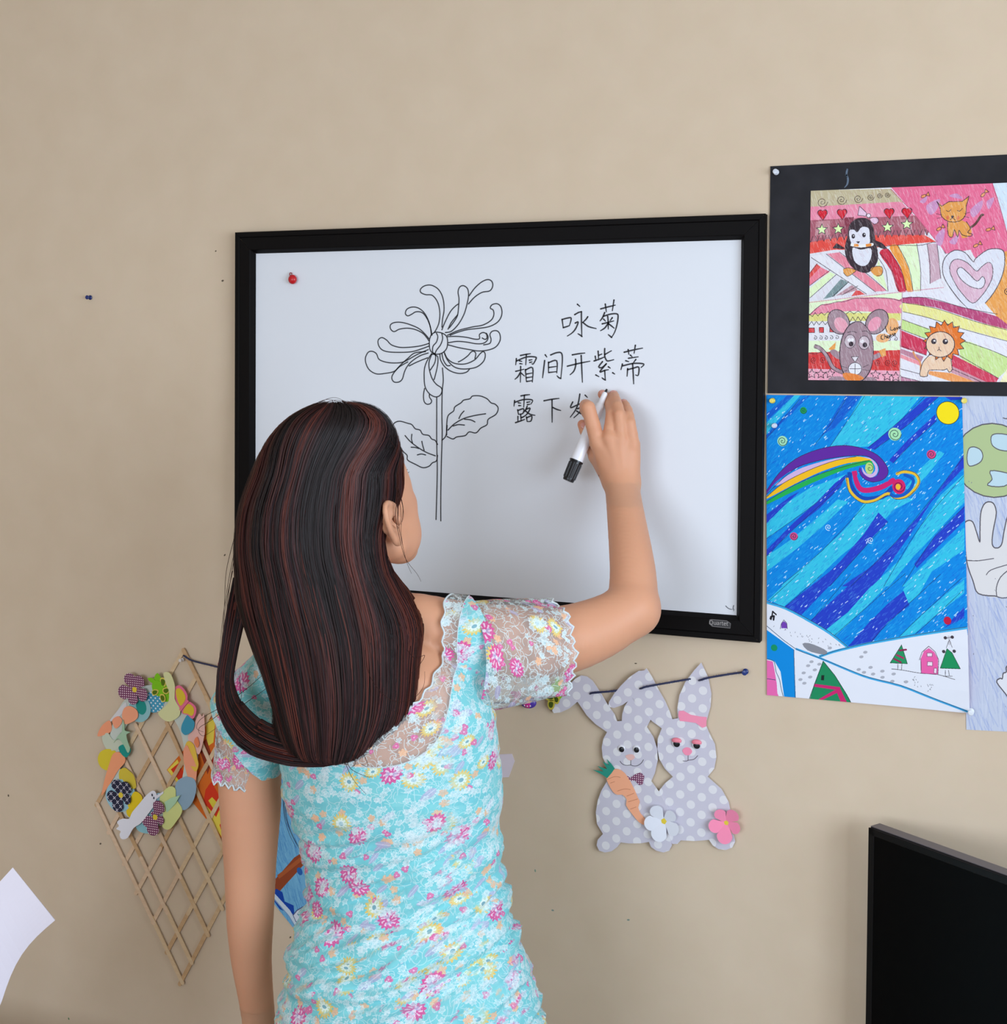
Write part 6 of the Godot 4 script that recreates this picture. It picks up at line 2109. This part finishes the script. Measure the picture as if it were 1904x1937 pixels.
func build_dress(o: Node3D) -> void:
	var b := Body.new()
	b.trunk(TORSO, LAT, 0.03)
	b.chain([Vector3(0.008, 1.2746, 0.425), Vector3(0.074, 1.2746, 0.4), Vector3(0.1341, 1.2569, 0.37)], [0.045, 0.042, 0.045], 0.03)
	b.chain([Vector3(-0.0211, 1.264, 0.43), Vector3(-0.0939, 1.2147, 0.43), Vector3(-0.1768, 1.1372, 0.415)], [0.045, 0.043, 0.046], 0.03)
	b.chain([Vector3(0.1341, 1.2569, 0.37), Vector3(0.1948, 1.2473, 0.32)], [0.048, 0.050], 0.02)
	b.chain([Vector3(-0.1768, 1.1372, 0.415), Vector3(-0.1767, 1.0726, 0.415)], [0.046, 0.044], 0.02)
	b.grow = 0.0055
	var lowest: float = TORSO[TORSO.size() - 1][0]
	var r := b.nets(Vector3(-0.30, lowest + 0.01, 0.20), Vector3(0.32, 1.34, 0.60), 0.0048)
	var v: PackedVector3Array = r[0]
	var n: PackedVector3Array = r[1]
	var t: PackedInt32Array = r[2]
	# folds drawn across the back: from low on her left up to the right
	var fn := FastNoiseLite.new()
	fn.seed = 4
	fn.frequency = 1.0
	fn.fractal_octaves = 2
	var o0: Vector3 = Vector3(0.0473, 1.2117, 0.5)
	var w := v.duplicate()
	for k in v.size():
		var p := v[k]
		var s := (p - o0).dot(LAT)
		var low := 1.0 - smoothstep(0.92, 1.12, p.y)
		var y := p.y - 0.30 * s - 0.9 * s * s
		var a := fn.get_noise_3d(s * 4.0 + 3.0, y * 26.0, p.z * 2.0)
		var c := fn.get_noise_3d(s * 7.0 - 9.0, (p.y - 0.62 * s) * 44.0, p.z * 3.0)
		var e := fn.get_noise_3d(p.x * 11.0, p.y * 16.0, p.z * 11.0)
		var d := (0.5 - absf(a) * 2.2) * 0.0085 * low + (0.4 - absf(c) * 2.0) * 0.0036 * (0.35 + 0.65 * low) + e * 0.0022
		w[k] = p + n[k] * d
	# fresh normals after the folds
	var nn := PackedVector3Array()
	nn.resize(w.size())
	for k in range(0, t.size(), 3):
		var q := (w[t[k + 1]] - w[t[k]]).cross(w[t[k + 2]] - w[t[k]])
		if q.dot(n[t[k]]) < 0.0:
			q = -q
		nn[t[k]] += q
		nn[t[k + 1]] += q
		nn[t[k + 2]] += q
	for k in nn.size():
		nn[k] = nn[k].normalized()
	# armholes
	var ra: Vector3 = Vector3(0.1501, 1.2278, 0.36)
	var rd: Vector3 = ((Vector3(0.2283, 1.2302, 0.285) - Vector3(0.1475, 1.2335, 0.365)).normalized() + Vector3(0, 0.24, 0)).normalized()
	var rl: Vector3 = Vector3(0.1728, 1.1551, 0.36)
	var la: Vector3 = Vector3(-0.147, 1.056, 0.42)
	var ld := Vector3(-0.78, -0.62, 0.1).normalized()
	var f := PackedFloat32Array()
	f.resize(w.size())
	for k in w.size():
		var p := w[k]
		f[k] = maxf(minf((p - ra).dot(rd), p.y - rl.y), minf(minf((p - la).dot(ld), la.x + 0.05 - p.x), p.y - la.y + 0.035))
	var edges := []
	var holes := trim(w, nn, f, t, edges)
	# scoop between the lining and the sheer yoke, and the neckline above it
	var yc: float = Vector3(0.0474, 1.19, 0.5).y
	var yn: float = Vector3(0.0471, 1.2536, 0.5).y
	var split := func(pts_: PackedVector3Array, neck: bool) -> PackedFloat32Array:
		var out := PackedFloat32Array()
		out.resize(pts_.size())
		for k in pts_.size():
			var p := pts_[k]
			var s := (p - o0).dot(LAT) + (p.z - 0.5) * 0.05
			var y0 := yn if neck else yc
			var hw := (0.0865 - 0.10 * maxf(0.0, p.y - yn)) if neck else 0.1035
			var dep := 0.078 if neck else 0.074
			var q := Vector2(s / hw, maxf(0.0, y0 - p.y) / dep)
			var e := pow(pow(absf(q.x), 2.5) + pow(q.y, 2.5), 0.4) - 1.0
			var scal := 0.022 * sin(q.angle() * 46.0 + p.y * 260.0) if neck else 0.0
			out[k] = e + scal
		return out
	var inv := func(a: PackedFloat32Array) -> PackedFloat32Array:
		for k in a.size():
			a[k] = -a[k]
		return a
	var hv: PackedVector3Array = holes[0]
	var fs: PackedFloat32Array = split.call(hv, false)
	var seam := []
	var yoke := trim(hv, holes[1], fs, holes[2], seam)
	var lining := trim(hv, holes[1], inv.call(fs), holes[2], [])
	var yv: PackedVector3Array = yoke[0]
	var neckline := []
	var fn2: PackedFloat32Array = inv.call(split.call(yv, true))
	yoke = trim(yv, yoke[1], fn2, yoke[2], neckline)
	var cloth := mat(Color.WHITE, 0.8, 0.0, 0.3)
	cloth.albedo_texture = cloth_pattern(false)
	cloth.uv1_triplanar = true
	cloth.uv1_triplanar_sharpness = 8.0
	cloth.uv1_scale = Vector3.ONE * (1.0 / 0.40)
	cloth.rim_enabled = true
	cloth.rim = 0.2
	var lace := mat(Color.WHITE, 0.8, 0.0, 0.3)
	var lt := cloth_pattern(true)
	lace.albedo_texture = lt
	lace.transparency = BaseMaterial3D.TRANSPARENCY_ALPHA
	lace.uv1_triplanar = true
	lace.uv1_triplanar_sharpness = 8.0
	lace.uv1_scale = Vector3.ONE * (1.0 / 0.36)
	var dress := soup("dress", lining, cloth, o)
	soup("sheer_yoke", yoke, lace, dress)
	var trimg := G.new()
	for e in neckline:
		bead(trimg, e[0], e[1], 0.0013)
	for e in seam:
		bead(trimg, e[0], e[1], 0.0006)
	obj("lace_edging", trimg, mat(rgb(214, 226, 228), 0.8), dress)
	var lace2 := lace.duplicate()
	lace2.uv1_triplanar = false
	lace2.uv1_scale = Vector3.ONE
	sleeve(dress, lace2, [Vector3(0.1369, 1.2331, 0.378), Vector3(0.1701, 1.2329, 0.345), Vector3(0.2007, 1.2345, 0.315), Vector3(0.2259, 1.2355, 0.287)], [0.0720, 0.0725, 0.0695, 0.0655], Vector3(0, 1, 0), 0.2)
	sleeve(dress, lace2, [Vector3(-0.1664, 1.159, 0.418), Vector3(-0.1744, 1.1192, 0.416), Vector3(-0.1801, 1.0811, 0.415), Vector3(-0.1843, 1.0448, 0.415)], [0.054, 0.0515, 0.0490, 0.0475], Vector3(0, 0, 1), 0.0)

func soup(called: String, m: Array, material: Material, parent: Node3D) -> MeshInstance3D:
	var g := G.new()
	var v: PackedVector3Array = m[0]
	var n: PackedVector3Array = m[1]
	for k in range(0, v.size(), 3):
		g.tri(v[k], v[k + 1], v[k + 2], n[k], n[k + 1], n[k + 2])
	return obj(called, g, material, parent)

func bead(g: G, a: Vector3, b: Vector3, r: float) -> void:
	if a.distance_to(b) < 1e-5:
		return
	var d := (b - a).normalized()
	g.tube(PackedVector3Array([a - d * r * 0.5, b + d * r * 0.5]), [r], 5, false)

# a wide lace sleeve: rings along an axis, rippling towards a scalloped hem
func sleeve(parent: Node3D, m: Material, axis: Array, radii: Array, up: Vector3, phase: float) -> void:
	var rows := 22
	var cols := 84
	var pts_ := []
	var length := 0.0
	for k in axis.size() - 1:
		length += axis[k].distance_to(axis[k + 1])
	for i in rows + 1:
		var f := i / float(rows) * (axis.size() - 1)
		var k: int = min(int(f), axis.size() - 2)
		var c: Vector3 = axis[k].lerp(axis[k + 1], f - k)
		var d: Vector3 = (axis[k + 1] - axis[k]).normalized()
		var x := d.cross(up).normalized()
		var y := x.cross(d)
		var r: float = lerpf(radii[k], radii[k + 1], f - k)
		var v := i / float(rows)
		var ring := []
		for j in cols + 1:
			var a := TAU * j / cols
			var rr := r * (1.0 + v * 0.045 * sin(a * 7.0 + phase * 9.0) + 0.02 * sin(a * 4.0 + v * 5.0 + phase) + 0.02 * v * sin(a * 13.0 + v * 7.0))
			if i == 0:
				rr *= 0.96
			var hem := v * v * 0.0035 * sin(a * 24.0)
			ring.append(c + (x * cos(a) * 0.93 + y * sin(a)) * rr + d * hem)
		pts_.append(ring)
	var g := G.new()
	for i in rows:
		for j in cols:
			var nn := []
			for q in [[i, j], [i, j + 1], [i + 1, j + 1], [i + 1, j]]:
				var jj: int = q[1] % cols
				var e1: Vector3 = pts_[q[0]][(jj + 1) % cols] - pts_[q[0]][(jj - 1 + cols) % cols]
				var e2: Vector3 = pts_[min(q[0] + 1, rows)][jj] - pts_[max(q[0] - 1, 0)][jj]
				var w := e1.cross(e2).normalized()
				var f: Vector3 = axis[0].lerp(axis[axis.size() - 1], q[0] / float(rows))
				nn.append(w if w.dot(pts_[q[0]][jj] - f) > 0.0 else -w)
			var wrap := 1.0
			var u := []
			for q in [[i, j], [i, j + 1], [i + 1, j + 1], [i + 1, j]]:
				u.append(Vector2(q[1] / float(cols) * wrap + phase, q[0] / float(rows) * length / 0.36 + phase))
			g.tri(pts_[i][j], pts_[i][j + 1], pts_[i + 1][j + 1], nn[0], nn[1], nn[2], u[0], u[1], u[2])
			g.tri(pts_[i][j], pts_[i + 1][j + 1], pts_[i + 1][j], nn[0], nn[2], nn[3], u[0], u[2], u[3])
	var s := obj("sleeve", g, m, parent)
	g = G.new()
	for j in cols:
		bead(g, pts_[rows][j], pts_[rows][j + 1], 0.0013)
	obj("hem", g, mat(rgb(216, 226, 228), 0.8), s)

# ---------------------------------------------------------------- hair
var hair_rows := []

func hair_at(v: float, th: float, grow: float) -> Vector3:
	var m := hair_rows.size()
	var f := clampf(v, 0.0, 1.0) * (m - 1)
	var k: int = clampi(int(f), 0, m - 2)
	var r: PackedFloat32Array = hair_rows[k]
	var s: PackedFloat32Array = hair_rows[k + 1]
	f -= k
	var a := lerpf(r[3], s[3], f) + grow
	var b := lerpf(r[4], s[4], f) + grow
	var e := absf(sin(th))
	e = pow(e, 5.0)
	var mid := lerpf(lerpf(r[7], s[7], f), lerpf(r[0], s[0], f), e)
	var x := sin(th) * lerpf(lerpf(r[8], s[8], f) + grow, a, e)
	var z := cos(th) * b
	return Vector3(mid + x * 0.9659 + z * 0.2588 * 0.35, lerpf(r[1], s[1], f) + grow * clampf(1.0 - v * 6.0, 0.0, 1.0), lerpf(r[2], s[2], f) - x * 0.2588 + z)

func hair_span(v: float, right: bool) -> float:
	var m := hair_rows.size()
	var f := clampf(v, 0.0, 1.0) * (m - 1)
	var k: int = clampi(int(f), 0, m - 2)
	var c := 6 if right else 5
	return deg_to_rad(lerpf(hair_rows[k][c], hair_rows[k + 1][c], f - k))

func build_hair(o: Node3D) -> void:
	var m := HAIR.size()
	for k in m - 1:
		for i in 4:
			var row := PackedFloat32Array()
			for c in 7:
				var p0: float = HAIR[max(k - 1, 0)][c]
				var p1: float = HAIR[k][c]
				var p2: float = HAIR[k + 1][c]
				var p3: float = HAIR[min(k + 2, m - 1)][c]
				row.append(cubic_interpolate(p1, p2, p0, p3, i / 4.0))
			hair_rows.append(row)
	hair_rows.append(PackedFloat32Array(HAIR[m - 1]))
	# the inner strands fall straighter than the outline: smoothed centre and width
	var sm := []
	for row in hair_rows:
		sm.append(Vector2(row[0], row[3]))
	for turn in 160:
		var nx := sm.duplicate()
		for k in range(9, sm.size() - 3):
			nx[k] = (sm[k - 1] + sm[k] * 2.0 + sm[k + 1]) * 0.25
		sm = nx
	for k in hair_rows.size():
		var row: PackedFloat32Array = hair_rows[k]
		row.append(sm[k].x)
		row.append(sm[k].y)
		hair_rows[k] = row
	var rows := 90
	var cols := 72
	# the dense mass
	var g := G.new()
	var base := srgb(34, 20, 20)
	g.col = base
	var grid := []
	for i in rows + 1:
		var v := i / float(rows)
		var line := []
		for j in cols + 1:
			var th := lerpf(-hair_span(v, false), hair_span(v, true), j / float(cols))
			var groove := 0.0016 * sin(th * 23.0 + sin(v * 9.0) * 0.7) + 0.0011 * sin(th * 51.0 + v * 6.0)
			line.append(hair_at(v, th, -0.004 + groove))
		grid.append(line)
	for i in rows:
		for j in cols:
			var a: Vector3 = grid[i][j]
			var b: Vector3 = grid[i][j + 1]
			var c: Vector3 = grid[i + 1][j + 1]
			var d: Vector3 = grid[i + 1][j]
			var nn := (c - a).cross(d - b).normalized()
			var mid := (a + c) * 0.5
			var f := i / float(rows)
			var cc := hair_at(f, 0.0, 0.0).lerp(hair_at(f, PI, 0.0), 0.5)
			nn = nn if nn.dot(mid - cc) > 0.0 else -nn
			g.tri(a, b, c, nn, nn, nn)
			g.tri(a, c, d, nn, nn, nn)
	var dark := mat(Color.WHITE, 0.5, 0.0, 0.35)
	dark.vertex_color_use_as_albedo = true
	var hair := obj("hair", g, dark, o)
	# strands laid over it
	var st := G.new()
	var r := RandomNumberGenerator.new()
	r.seed = 9
	var hn := FastNoiseLite.new()
	hn.seed = 3
	hn.frequency = 0.16
	for k in 5200:
		var u := r.randf()
		var v0 := r.randf() * 0.10 if r.randf() < 0.55 else r.randf_range(0.1, 0.5)
		var v1 := minf(1.0, v0 + r.randf_range(0.45, 1.0))
		var off := r.randf_range(-0.001, 0.0038) + 0.0022 * hn.get_noise_2d(u * 90.0 + 40.0, 3.0)
		var ph := r.randf() * TAU
		var amp := r.randf_range(0.0, 0.012)
		var shade := clampf(0.5 + hn.get_noise_2d(u * 60.0, v0 * 20.0) * 1.1 + r.randf_range(-0.22, 0.22), 0.0, 1.0)
		var c := srgb(27, 17, 18).lerp(srgb(62, 34, 33), smoothstep(0.25, 0.8, shade))
		if shade > 0.8:
			c = c.lerp(srgb(96, 48, 36), (shade - 0.8) * 4.0)
		if u > 0.9:
			c = c.lerp(srgb(104, 50, 34), 0.45 * r.randf())
		var lift := r.randf_range(0.0, 0.004)
		strand(st, u, v0, v1, off, lift, amp, ph, r.randf_range(0.0004, 0.0011), c)
	var gloss := mat(Color.WHITE, 0.42, 0.0, 0.34)
	gloss.vertex_color_use_as_albedo = true
	obj("strands", st, gloss, hair)
	# the lock that swings out on the left and curls under into the mass
	var lock := G.new()
	var path := [Vector3(-0.1523, 1.3358, 0.47), Vector3(-0.1509, 1.2858, 0.49), Vector3(-0.1508, 1.2428, 0.505), Vector3(-0.1474, 1.2043, 0.52), Vector3(-0.1311, 1.1721, 0.53), Vector3(-0.0912, 1.1459, 0.54), Vector3(-0.0405, 1.1353, 0.54), Vector3(0.0049, 1.131, 0.53), Vector3(0.048, 1.1346, 0.515)]
	var wid := [0.012, 0.012, 0.010, 0.010, 0.016, 0.021, 0.020, 0.016, 0.008]
	for k in 620:
		var s := r.randf_range(-1.0, 1.0)
		var dz := r.randf_range(-0.6, 1.0)
		var shade := r.randf()
		var c := srgb(28, 17, 18) if shade < 0.55 else (srgb(50, 27, 26) if shade < 0.85 else srgb(92, 46, 34))
		loose(lock, path, wid, s, dz, 0.0011, c, r.randf_range(0.0, 0.15), r.randf_range(0.8, 1.0))
	obj("curled_lock", lock, gloss, hair)
	# stray hairs
	var fly := G.new()
	var brown := srgb(56, 34, 30)
	for q in [
		[Vector3(-0.0716, 1.5302, 0.47), Vector3(-0.0575, 1.5615, 0.46), Vector3(-0.0275, 1.5779, 0.45), Vector3(-0.0053, 1.5669, 0.44)], [Vector3(-0.0876, 1.5228, 0.47), Vector3(-0.0655, 1.5579, 0.46), Vector3(-0.0338, 1.5752, 0.46), Vector3(-0.0171, 1.5695, 0.44)], [Vector3(-0.0597, 1.5444, 0.47), Vector3(-0.0417, 1.5667, 0.46), Vector3(-0.0196, 1.5745, 0.45), Vector3(0.0002, 1.56, 0.44)], [Vector3(-0.1118, 1.5115, 0.47), Vector3(-0.0836, 1.5438, 0.47), Vector3(-0.0536, 1.5651, 0.46), Vector3(-0.0196, 1.5669, 0.45)], [Vector3(-0.0399, 1.5518, 0.47), Vector3(-0.0259, 1.5698, 0.46), Vector3(-0.0133, 1.567, 0.45), Vector3(-0.0029, 1.555, 0.44)], [Vector3(-0.1425, 1.4744, 0.46), Vector3(-0.1118, 1.5115, 0.47), Vector3(-0.0796, 1.5404, 0.47)], [Vector3(0.0143, 1.5519, 0.44), Vector3(0.0326, 1.538, 0.43), Vector3(0.0511, 1.5101, 0.42)],
		[Vector3(-0.1649, 1.3922, 0.47), Vector3(-0.179, 1.3413, 0.47), Vector3(-0.1757, 1.2929, 0.48), Vector3(-0.1739, 1.2378, 0.49)], [Vector3(-0.1641, 1.378, 0.47), Vector3(-0.1691, 1.3291, 0.48), Vector3(-0.1723, 1.2735, 0.49), Vector3(-0.1705, 1.2189, 0.5)], [Vector3(-0.1625, 1.3438, 0.48), Vector3(-0.1674, 1.2952, 0.49), Vector3(-0.164, 1.2477, 0.5), Vector3(-0.159, 1.2058, 0.5)], [Vector3(-0.1608, 1.3581, 0.48), Vector3(-0.1707, 1.3004, 0.48), Vector3(-0.1657, 1.2527, 0.49), Vector3(-0.1524, 1.2135, 0.5)], [Vector3(-0.1575, 1.3298, 0.48), Vector3(-0.1657, 1.2865, 0.48), Vector3(-0.1574, 1.2392, 0.49), Vector3(-0.1442, 1.2072, 0.5)],
		[Vector3(-0.136, 1.1775, 0.52), Vector3(-0.1645, 1.1641, 0.52), Vector3(-0.1867, 1.1498, 0.52), Vector3(-0.1916, 1.138, 0.52), Vector3(-0.1809, 1.1343, 0.52)], [Vector3(-0.1392, 1.1744, 0.52), Vector3(-0.1685, 1.1518, 0.52), Vector3(-0.1883, 1.1384, 0.52), Vector3(-0.1817, 1.1292, 0.52), Vector3(-0.162, 1.1413, 0.52)],
		[Vector3(-0.1441, 1.1767, 0.52), Vector3(-0.1056, 1.2036, 0.53), Vector3(-0.0757, 1.2258, 0.54), Vector3(-0.0524, 1.2367, 0.54)], [Vector3(-0.1214, 1.1745, 0.53), Vector3(-0.0835, 1.1999, 0.54), Vector3(-0.0524, 1.2212, 0.54)], [Vector3(-0.1328, 1.2104, 0.51), Vector3(-0.1231, 1.1858, 0.52), Vector3(-0.1303, 1.1642, 0.52)],
		[Vector3(0.0314, 1.1528, 0.54), Vector3(0.0351, 1.1238, 0.53), Vector3(0.0472, 1.1019, 0.53), Vector3(0.065, 1.0861, 0.53)], [Vector3(0.0389, 1.1503, 0.54), Vector3(0.0411, 1.1179, 0.53), Vector3(0.0634, 1.1086, 0.53), Vector3(0.0687, 1.105, 0.52)], [Vector3(0.0537, 1.1553, 0.54), Vector3(0.0633, 1.1325, 0.53), Vector3(0.0671, 1.121, 0.53), Vector3(0.0589, 1.1226, 0.53)], [Vector3(0.0463, 1.1478, 0.54), Vector3(0.05, 1.1243, 0.53), Vector3(0.0441, 1.1169, 0.53)],
		[Vector3(0.073, 1.2712, 0.55), Vector3(0.0804, 1.2393, 0.55), Vector3(0.1009, 1.2116, 0.54), Vector3(0.12, 1.2068, 0.52), Vector3(0.1286, 1.2196, 0.5), Vector3(0.1261, 1.2371, 0.49)], [Vector3(0.1208, 1.2714, 0.53), Vector3(0.1222, 1.2576, 0.51), Vector3(0.1306, 1.2596, 0.5), Vector3(0.1212, 1.2441, 0.5), Vector3(0.1151, 1.2371, 0.51)],
		[Vector3(0.0643, 1.4599, 0.44), Vector3(0.0574, 1.4244, 0.435), Vector3(0.0597, 1.3997, 0.43), Vector3(0.0643, 1.3673, 0.42), Vector3(0.0767, 1.3456, 0.41), Vector3(0.0829, 1.3355, 0.41)], [Vector3(0.0643, 1.4529, 0.44), Vector3(0.0613, 1.4177, 0.435), Vector3(0.0636, 1.3929, 0.43), Vector3(0.0659, 1.3638, 0.42), Vector3(0.069, 1.3451, 0.41)], [Vector3(0.0627, 1.4598, 0.44), Vector3(0.0681, 1.434, 0.435), Vector3(0.0628, 1.4068, 0.43), Vector3(0.0636, 1.3818, 0.425)], [Vector3(0.0612, 1.4666, 0.44), Vector3(0.0689, 1.4442, 0.44), Vector3(0.0689, 1.425, 0.435), Vector3(0.0627, 1.4124, 0.43)], [Vector3(0.0597, 1.4631, 0.44), Vector3(0.0659, 1.4413, 0.44), Vector3(0.0651, 1.4214, 0.435), Vector3(0.0589, 1.4066, 0.43)], [Vector3(0.0612, 1.4632, 0.44), Vector3(0.0629, 1.4356, 0.44), Vector3(0.0598, 1.4141, 0.435), Vector3(0.0597, 1.3983, 0.43)],
		[Vector3(-0.1012, 1.0421, 0.45), Vector3(-0.1038, 1.0061, 0.44), Vector3(-0.0997, 0.9779, 0.43), Vector3(-0.0939, 0.9563, 0.42)], [Vector3(-0.1028, 1.0491, 0.45), Vector3(-0.1062, 1.0094, 0.44), Vector3(-0.1047, 0.9809, 0.43), Vector3(-0.0989, 0.9571, 0.42)], [Vector3(-0.0995, 1.0387, 0.45), Vector3(-0.1013, 1.0028, 0.44), Vector3(-0.0955, 0.9727, 0.43), Vector3(-0.0905, 0.9554, 0.42)],
	]:
		var p := PackedVector3Array()
		for k in q.size() - 1:
			for i in 7:
				p.append(q[k].cubic_interpolate(q[k + 1], q[max(k - 1, 0)], q[min(k + 2, q.size() - 1)], i / 7.0))
		p.append(q[q.size() - 1])
		var rr := PackedFloat32Array()
		for k in p.size():
			rr.append(0.00045 * (1.0 - 0.6 * k / p.size()))
		fly.col = brown
		fly.tube(p, rr, 5, false)
	var soft := mat(Color.WHITE, 0.65, 0.0, 0.15)
	soft.vertex_color_use_as_albedo = true
	obj("stray_hairs", fly, soft, hair)

func strand(g: G, u: float, v0: float, v1: float, off: float, lift: float, amp: float, ph: float, w: float, c: Color) -> void:
	var n := 26
	var prev := []
	for k in n + 1:
		var f := k / float(n)
		var v := lerpf(v0, v1, f)
		var full := deg_to_rad(104.0 + 76.0 * (1.0 - smoothstep(0.10, 0.27, v)))
		var th := clampf(lerpf(-full, full, u + amp * sin(v * 7.0 + ph)), -hair_span(v, false), hair_span(v, true))
		var o := off + lift * sin(PI * f)
		var p := hair_at(v, th, o)
		var q := hair_at(v, th + 0.03, o)
		var side := (q - p).normalized()
		var out := hair_at(v, th, o + 0.004) - p
		out = out.normalized()
		var ww := w * (1.0 - 0.75 * smoothstep(0.7, 1.0, f)) * smoothstep(-0.05, 0.1, f)
		# the ribbon is bowed so that it shades like a round lock
		var cur := [p - side * ww, p + out * ww * 0.6, p + side * ww, (out - side * 0.7).normalized(), out, (out + side * 0.7).normalized()]
		if k > 0:
			g.col = c
			for e in 2:
				g.tri(prev[e], prev[e + 1], cur[e + 1], prev[3 + e], prev[4 + e], cur[4 + e])
				g.tri(prev[e], cur[e + 1], cur[e], prev[3 + e], cur[4 + e], cur[3 + e])
		prev = cur

# one hair of a bundle that follows a path with a width
func loose(g: G, path: Array, wid: Array, s: float, dz: float, w: float, c: Color, t0: float, t1: float) -> void:
	var n := 30
	var pts_ := PackedVector3Array()
	var rr := PackedFloat32Array()
	for k in n + 1:
		var f := lerpf(t0, t1, k / float(n)) * (path.size() - 1)
		var i: int = min(int(f), path.size() - 2)
		var p: Vector3 = path[i].cubic_interpolate(path[i + 1], path[max(i - 1, 0)], path[min(i + 2, path.size() - 1)], f - i)
		var d: Vector3 = (path[i + 1] - path[max(i - 1, 0)]).normalized()
		var side := d.cross(Vector3(0.36, 0, 0.93)).normalized()
		var ww: float = lerpf(wid[i], wid[i + 1], f - i)
		pts_.append(p + side * s * ww + Vector3(0.36, 0, 0.93) * dz * ww * 0.5)
		rr.append(w * (1.0 - 0.6 * smoothstep(0.75, 1.0, k / float(n))))
	g.col = c
	g.tube(pts_, rr, 4, false)

func build_marker() -> void:
	var tip: Vector3 = Vector3(0.2245, 1.587, 0.042)
	var end: Vector3 = Vector3(0.1769, 1.4466, 0.084)
	var d := (end - tip).normalized()
	var l := tip.distance_to(end)
	var o := thing("marker", "white dry erase marker with posted black cap held in the woman's hand", "marker", tip.lerp(end, 0.5))
	var g := G.new()
	g.lathe(tip, d, [Vector2(0.0012, 0), Vector2(0.0017, 0.002), Vector2(0.0024, 0.006)], 16)
	g.lathe(tip, d, [Vector2(0, 0), Vector2(0.0012, 0)], 16)
	obj("tip", g, mat(rgb(22, 20, 24), 0.7), o)
	var white := mat(rgb(236, 237, 242), 0.3)
	g = G.new()
	g.lathe(tip, d, [Vector2(0.0025, 0.0055), Vector2(0.0040, 0.0075), Vector2(0.0047, 0.020), Vector2(0.0052, 0.024), Vector2(0.0068, 0.0265), Vector2(0.0080, 0.030), Vector2(0.0084, 0.034), Vector2(0.0092, 0.07), Vector2(0.0098, l - 0.036), Vector2(0.0098, l - 0.030), Vector2(0, l - 0.030)], 28)
	obj("barrel", g, white, o)
	var capm := mat(rgb(20, 20, 23), 0.3)
	g = G.new()
	var prof := [Vector2(0.0098, l - 0.034), Vector2(0.0108, l - 0.034), Vector2(0.0109, l - 0.0315), Vector2(0.0100, l - 0.031), Vector2(0.0091, l - 0.004), Vector2(0.0087, l - 0.001), Vector2(0.0078, l), Vector2(0, l)]
	g.lathe(tip, d, prof, 28)
	var cap := obj("cap", g, capm, o)
	g = G.new()
	var x := d.cross(Vector3(0.3, 0.8, 0.5)).normalized()
	var y := d.cross(x)
	for k in 12:
		var a := TAU * k / 12
		var e := x * cos(a) + y * sin(a)
		g.tube(PackedVector3Array([tip + d * (l - 0.029) + e * 0.0098, tip + d * (l - 0.005) + e * 0.0091]), [0.0011], 6)
	obj("grip_ribs", g, capm, cap)
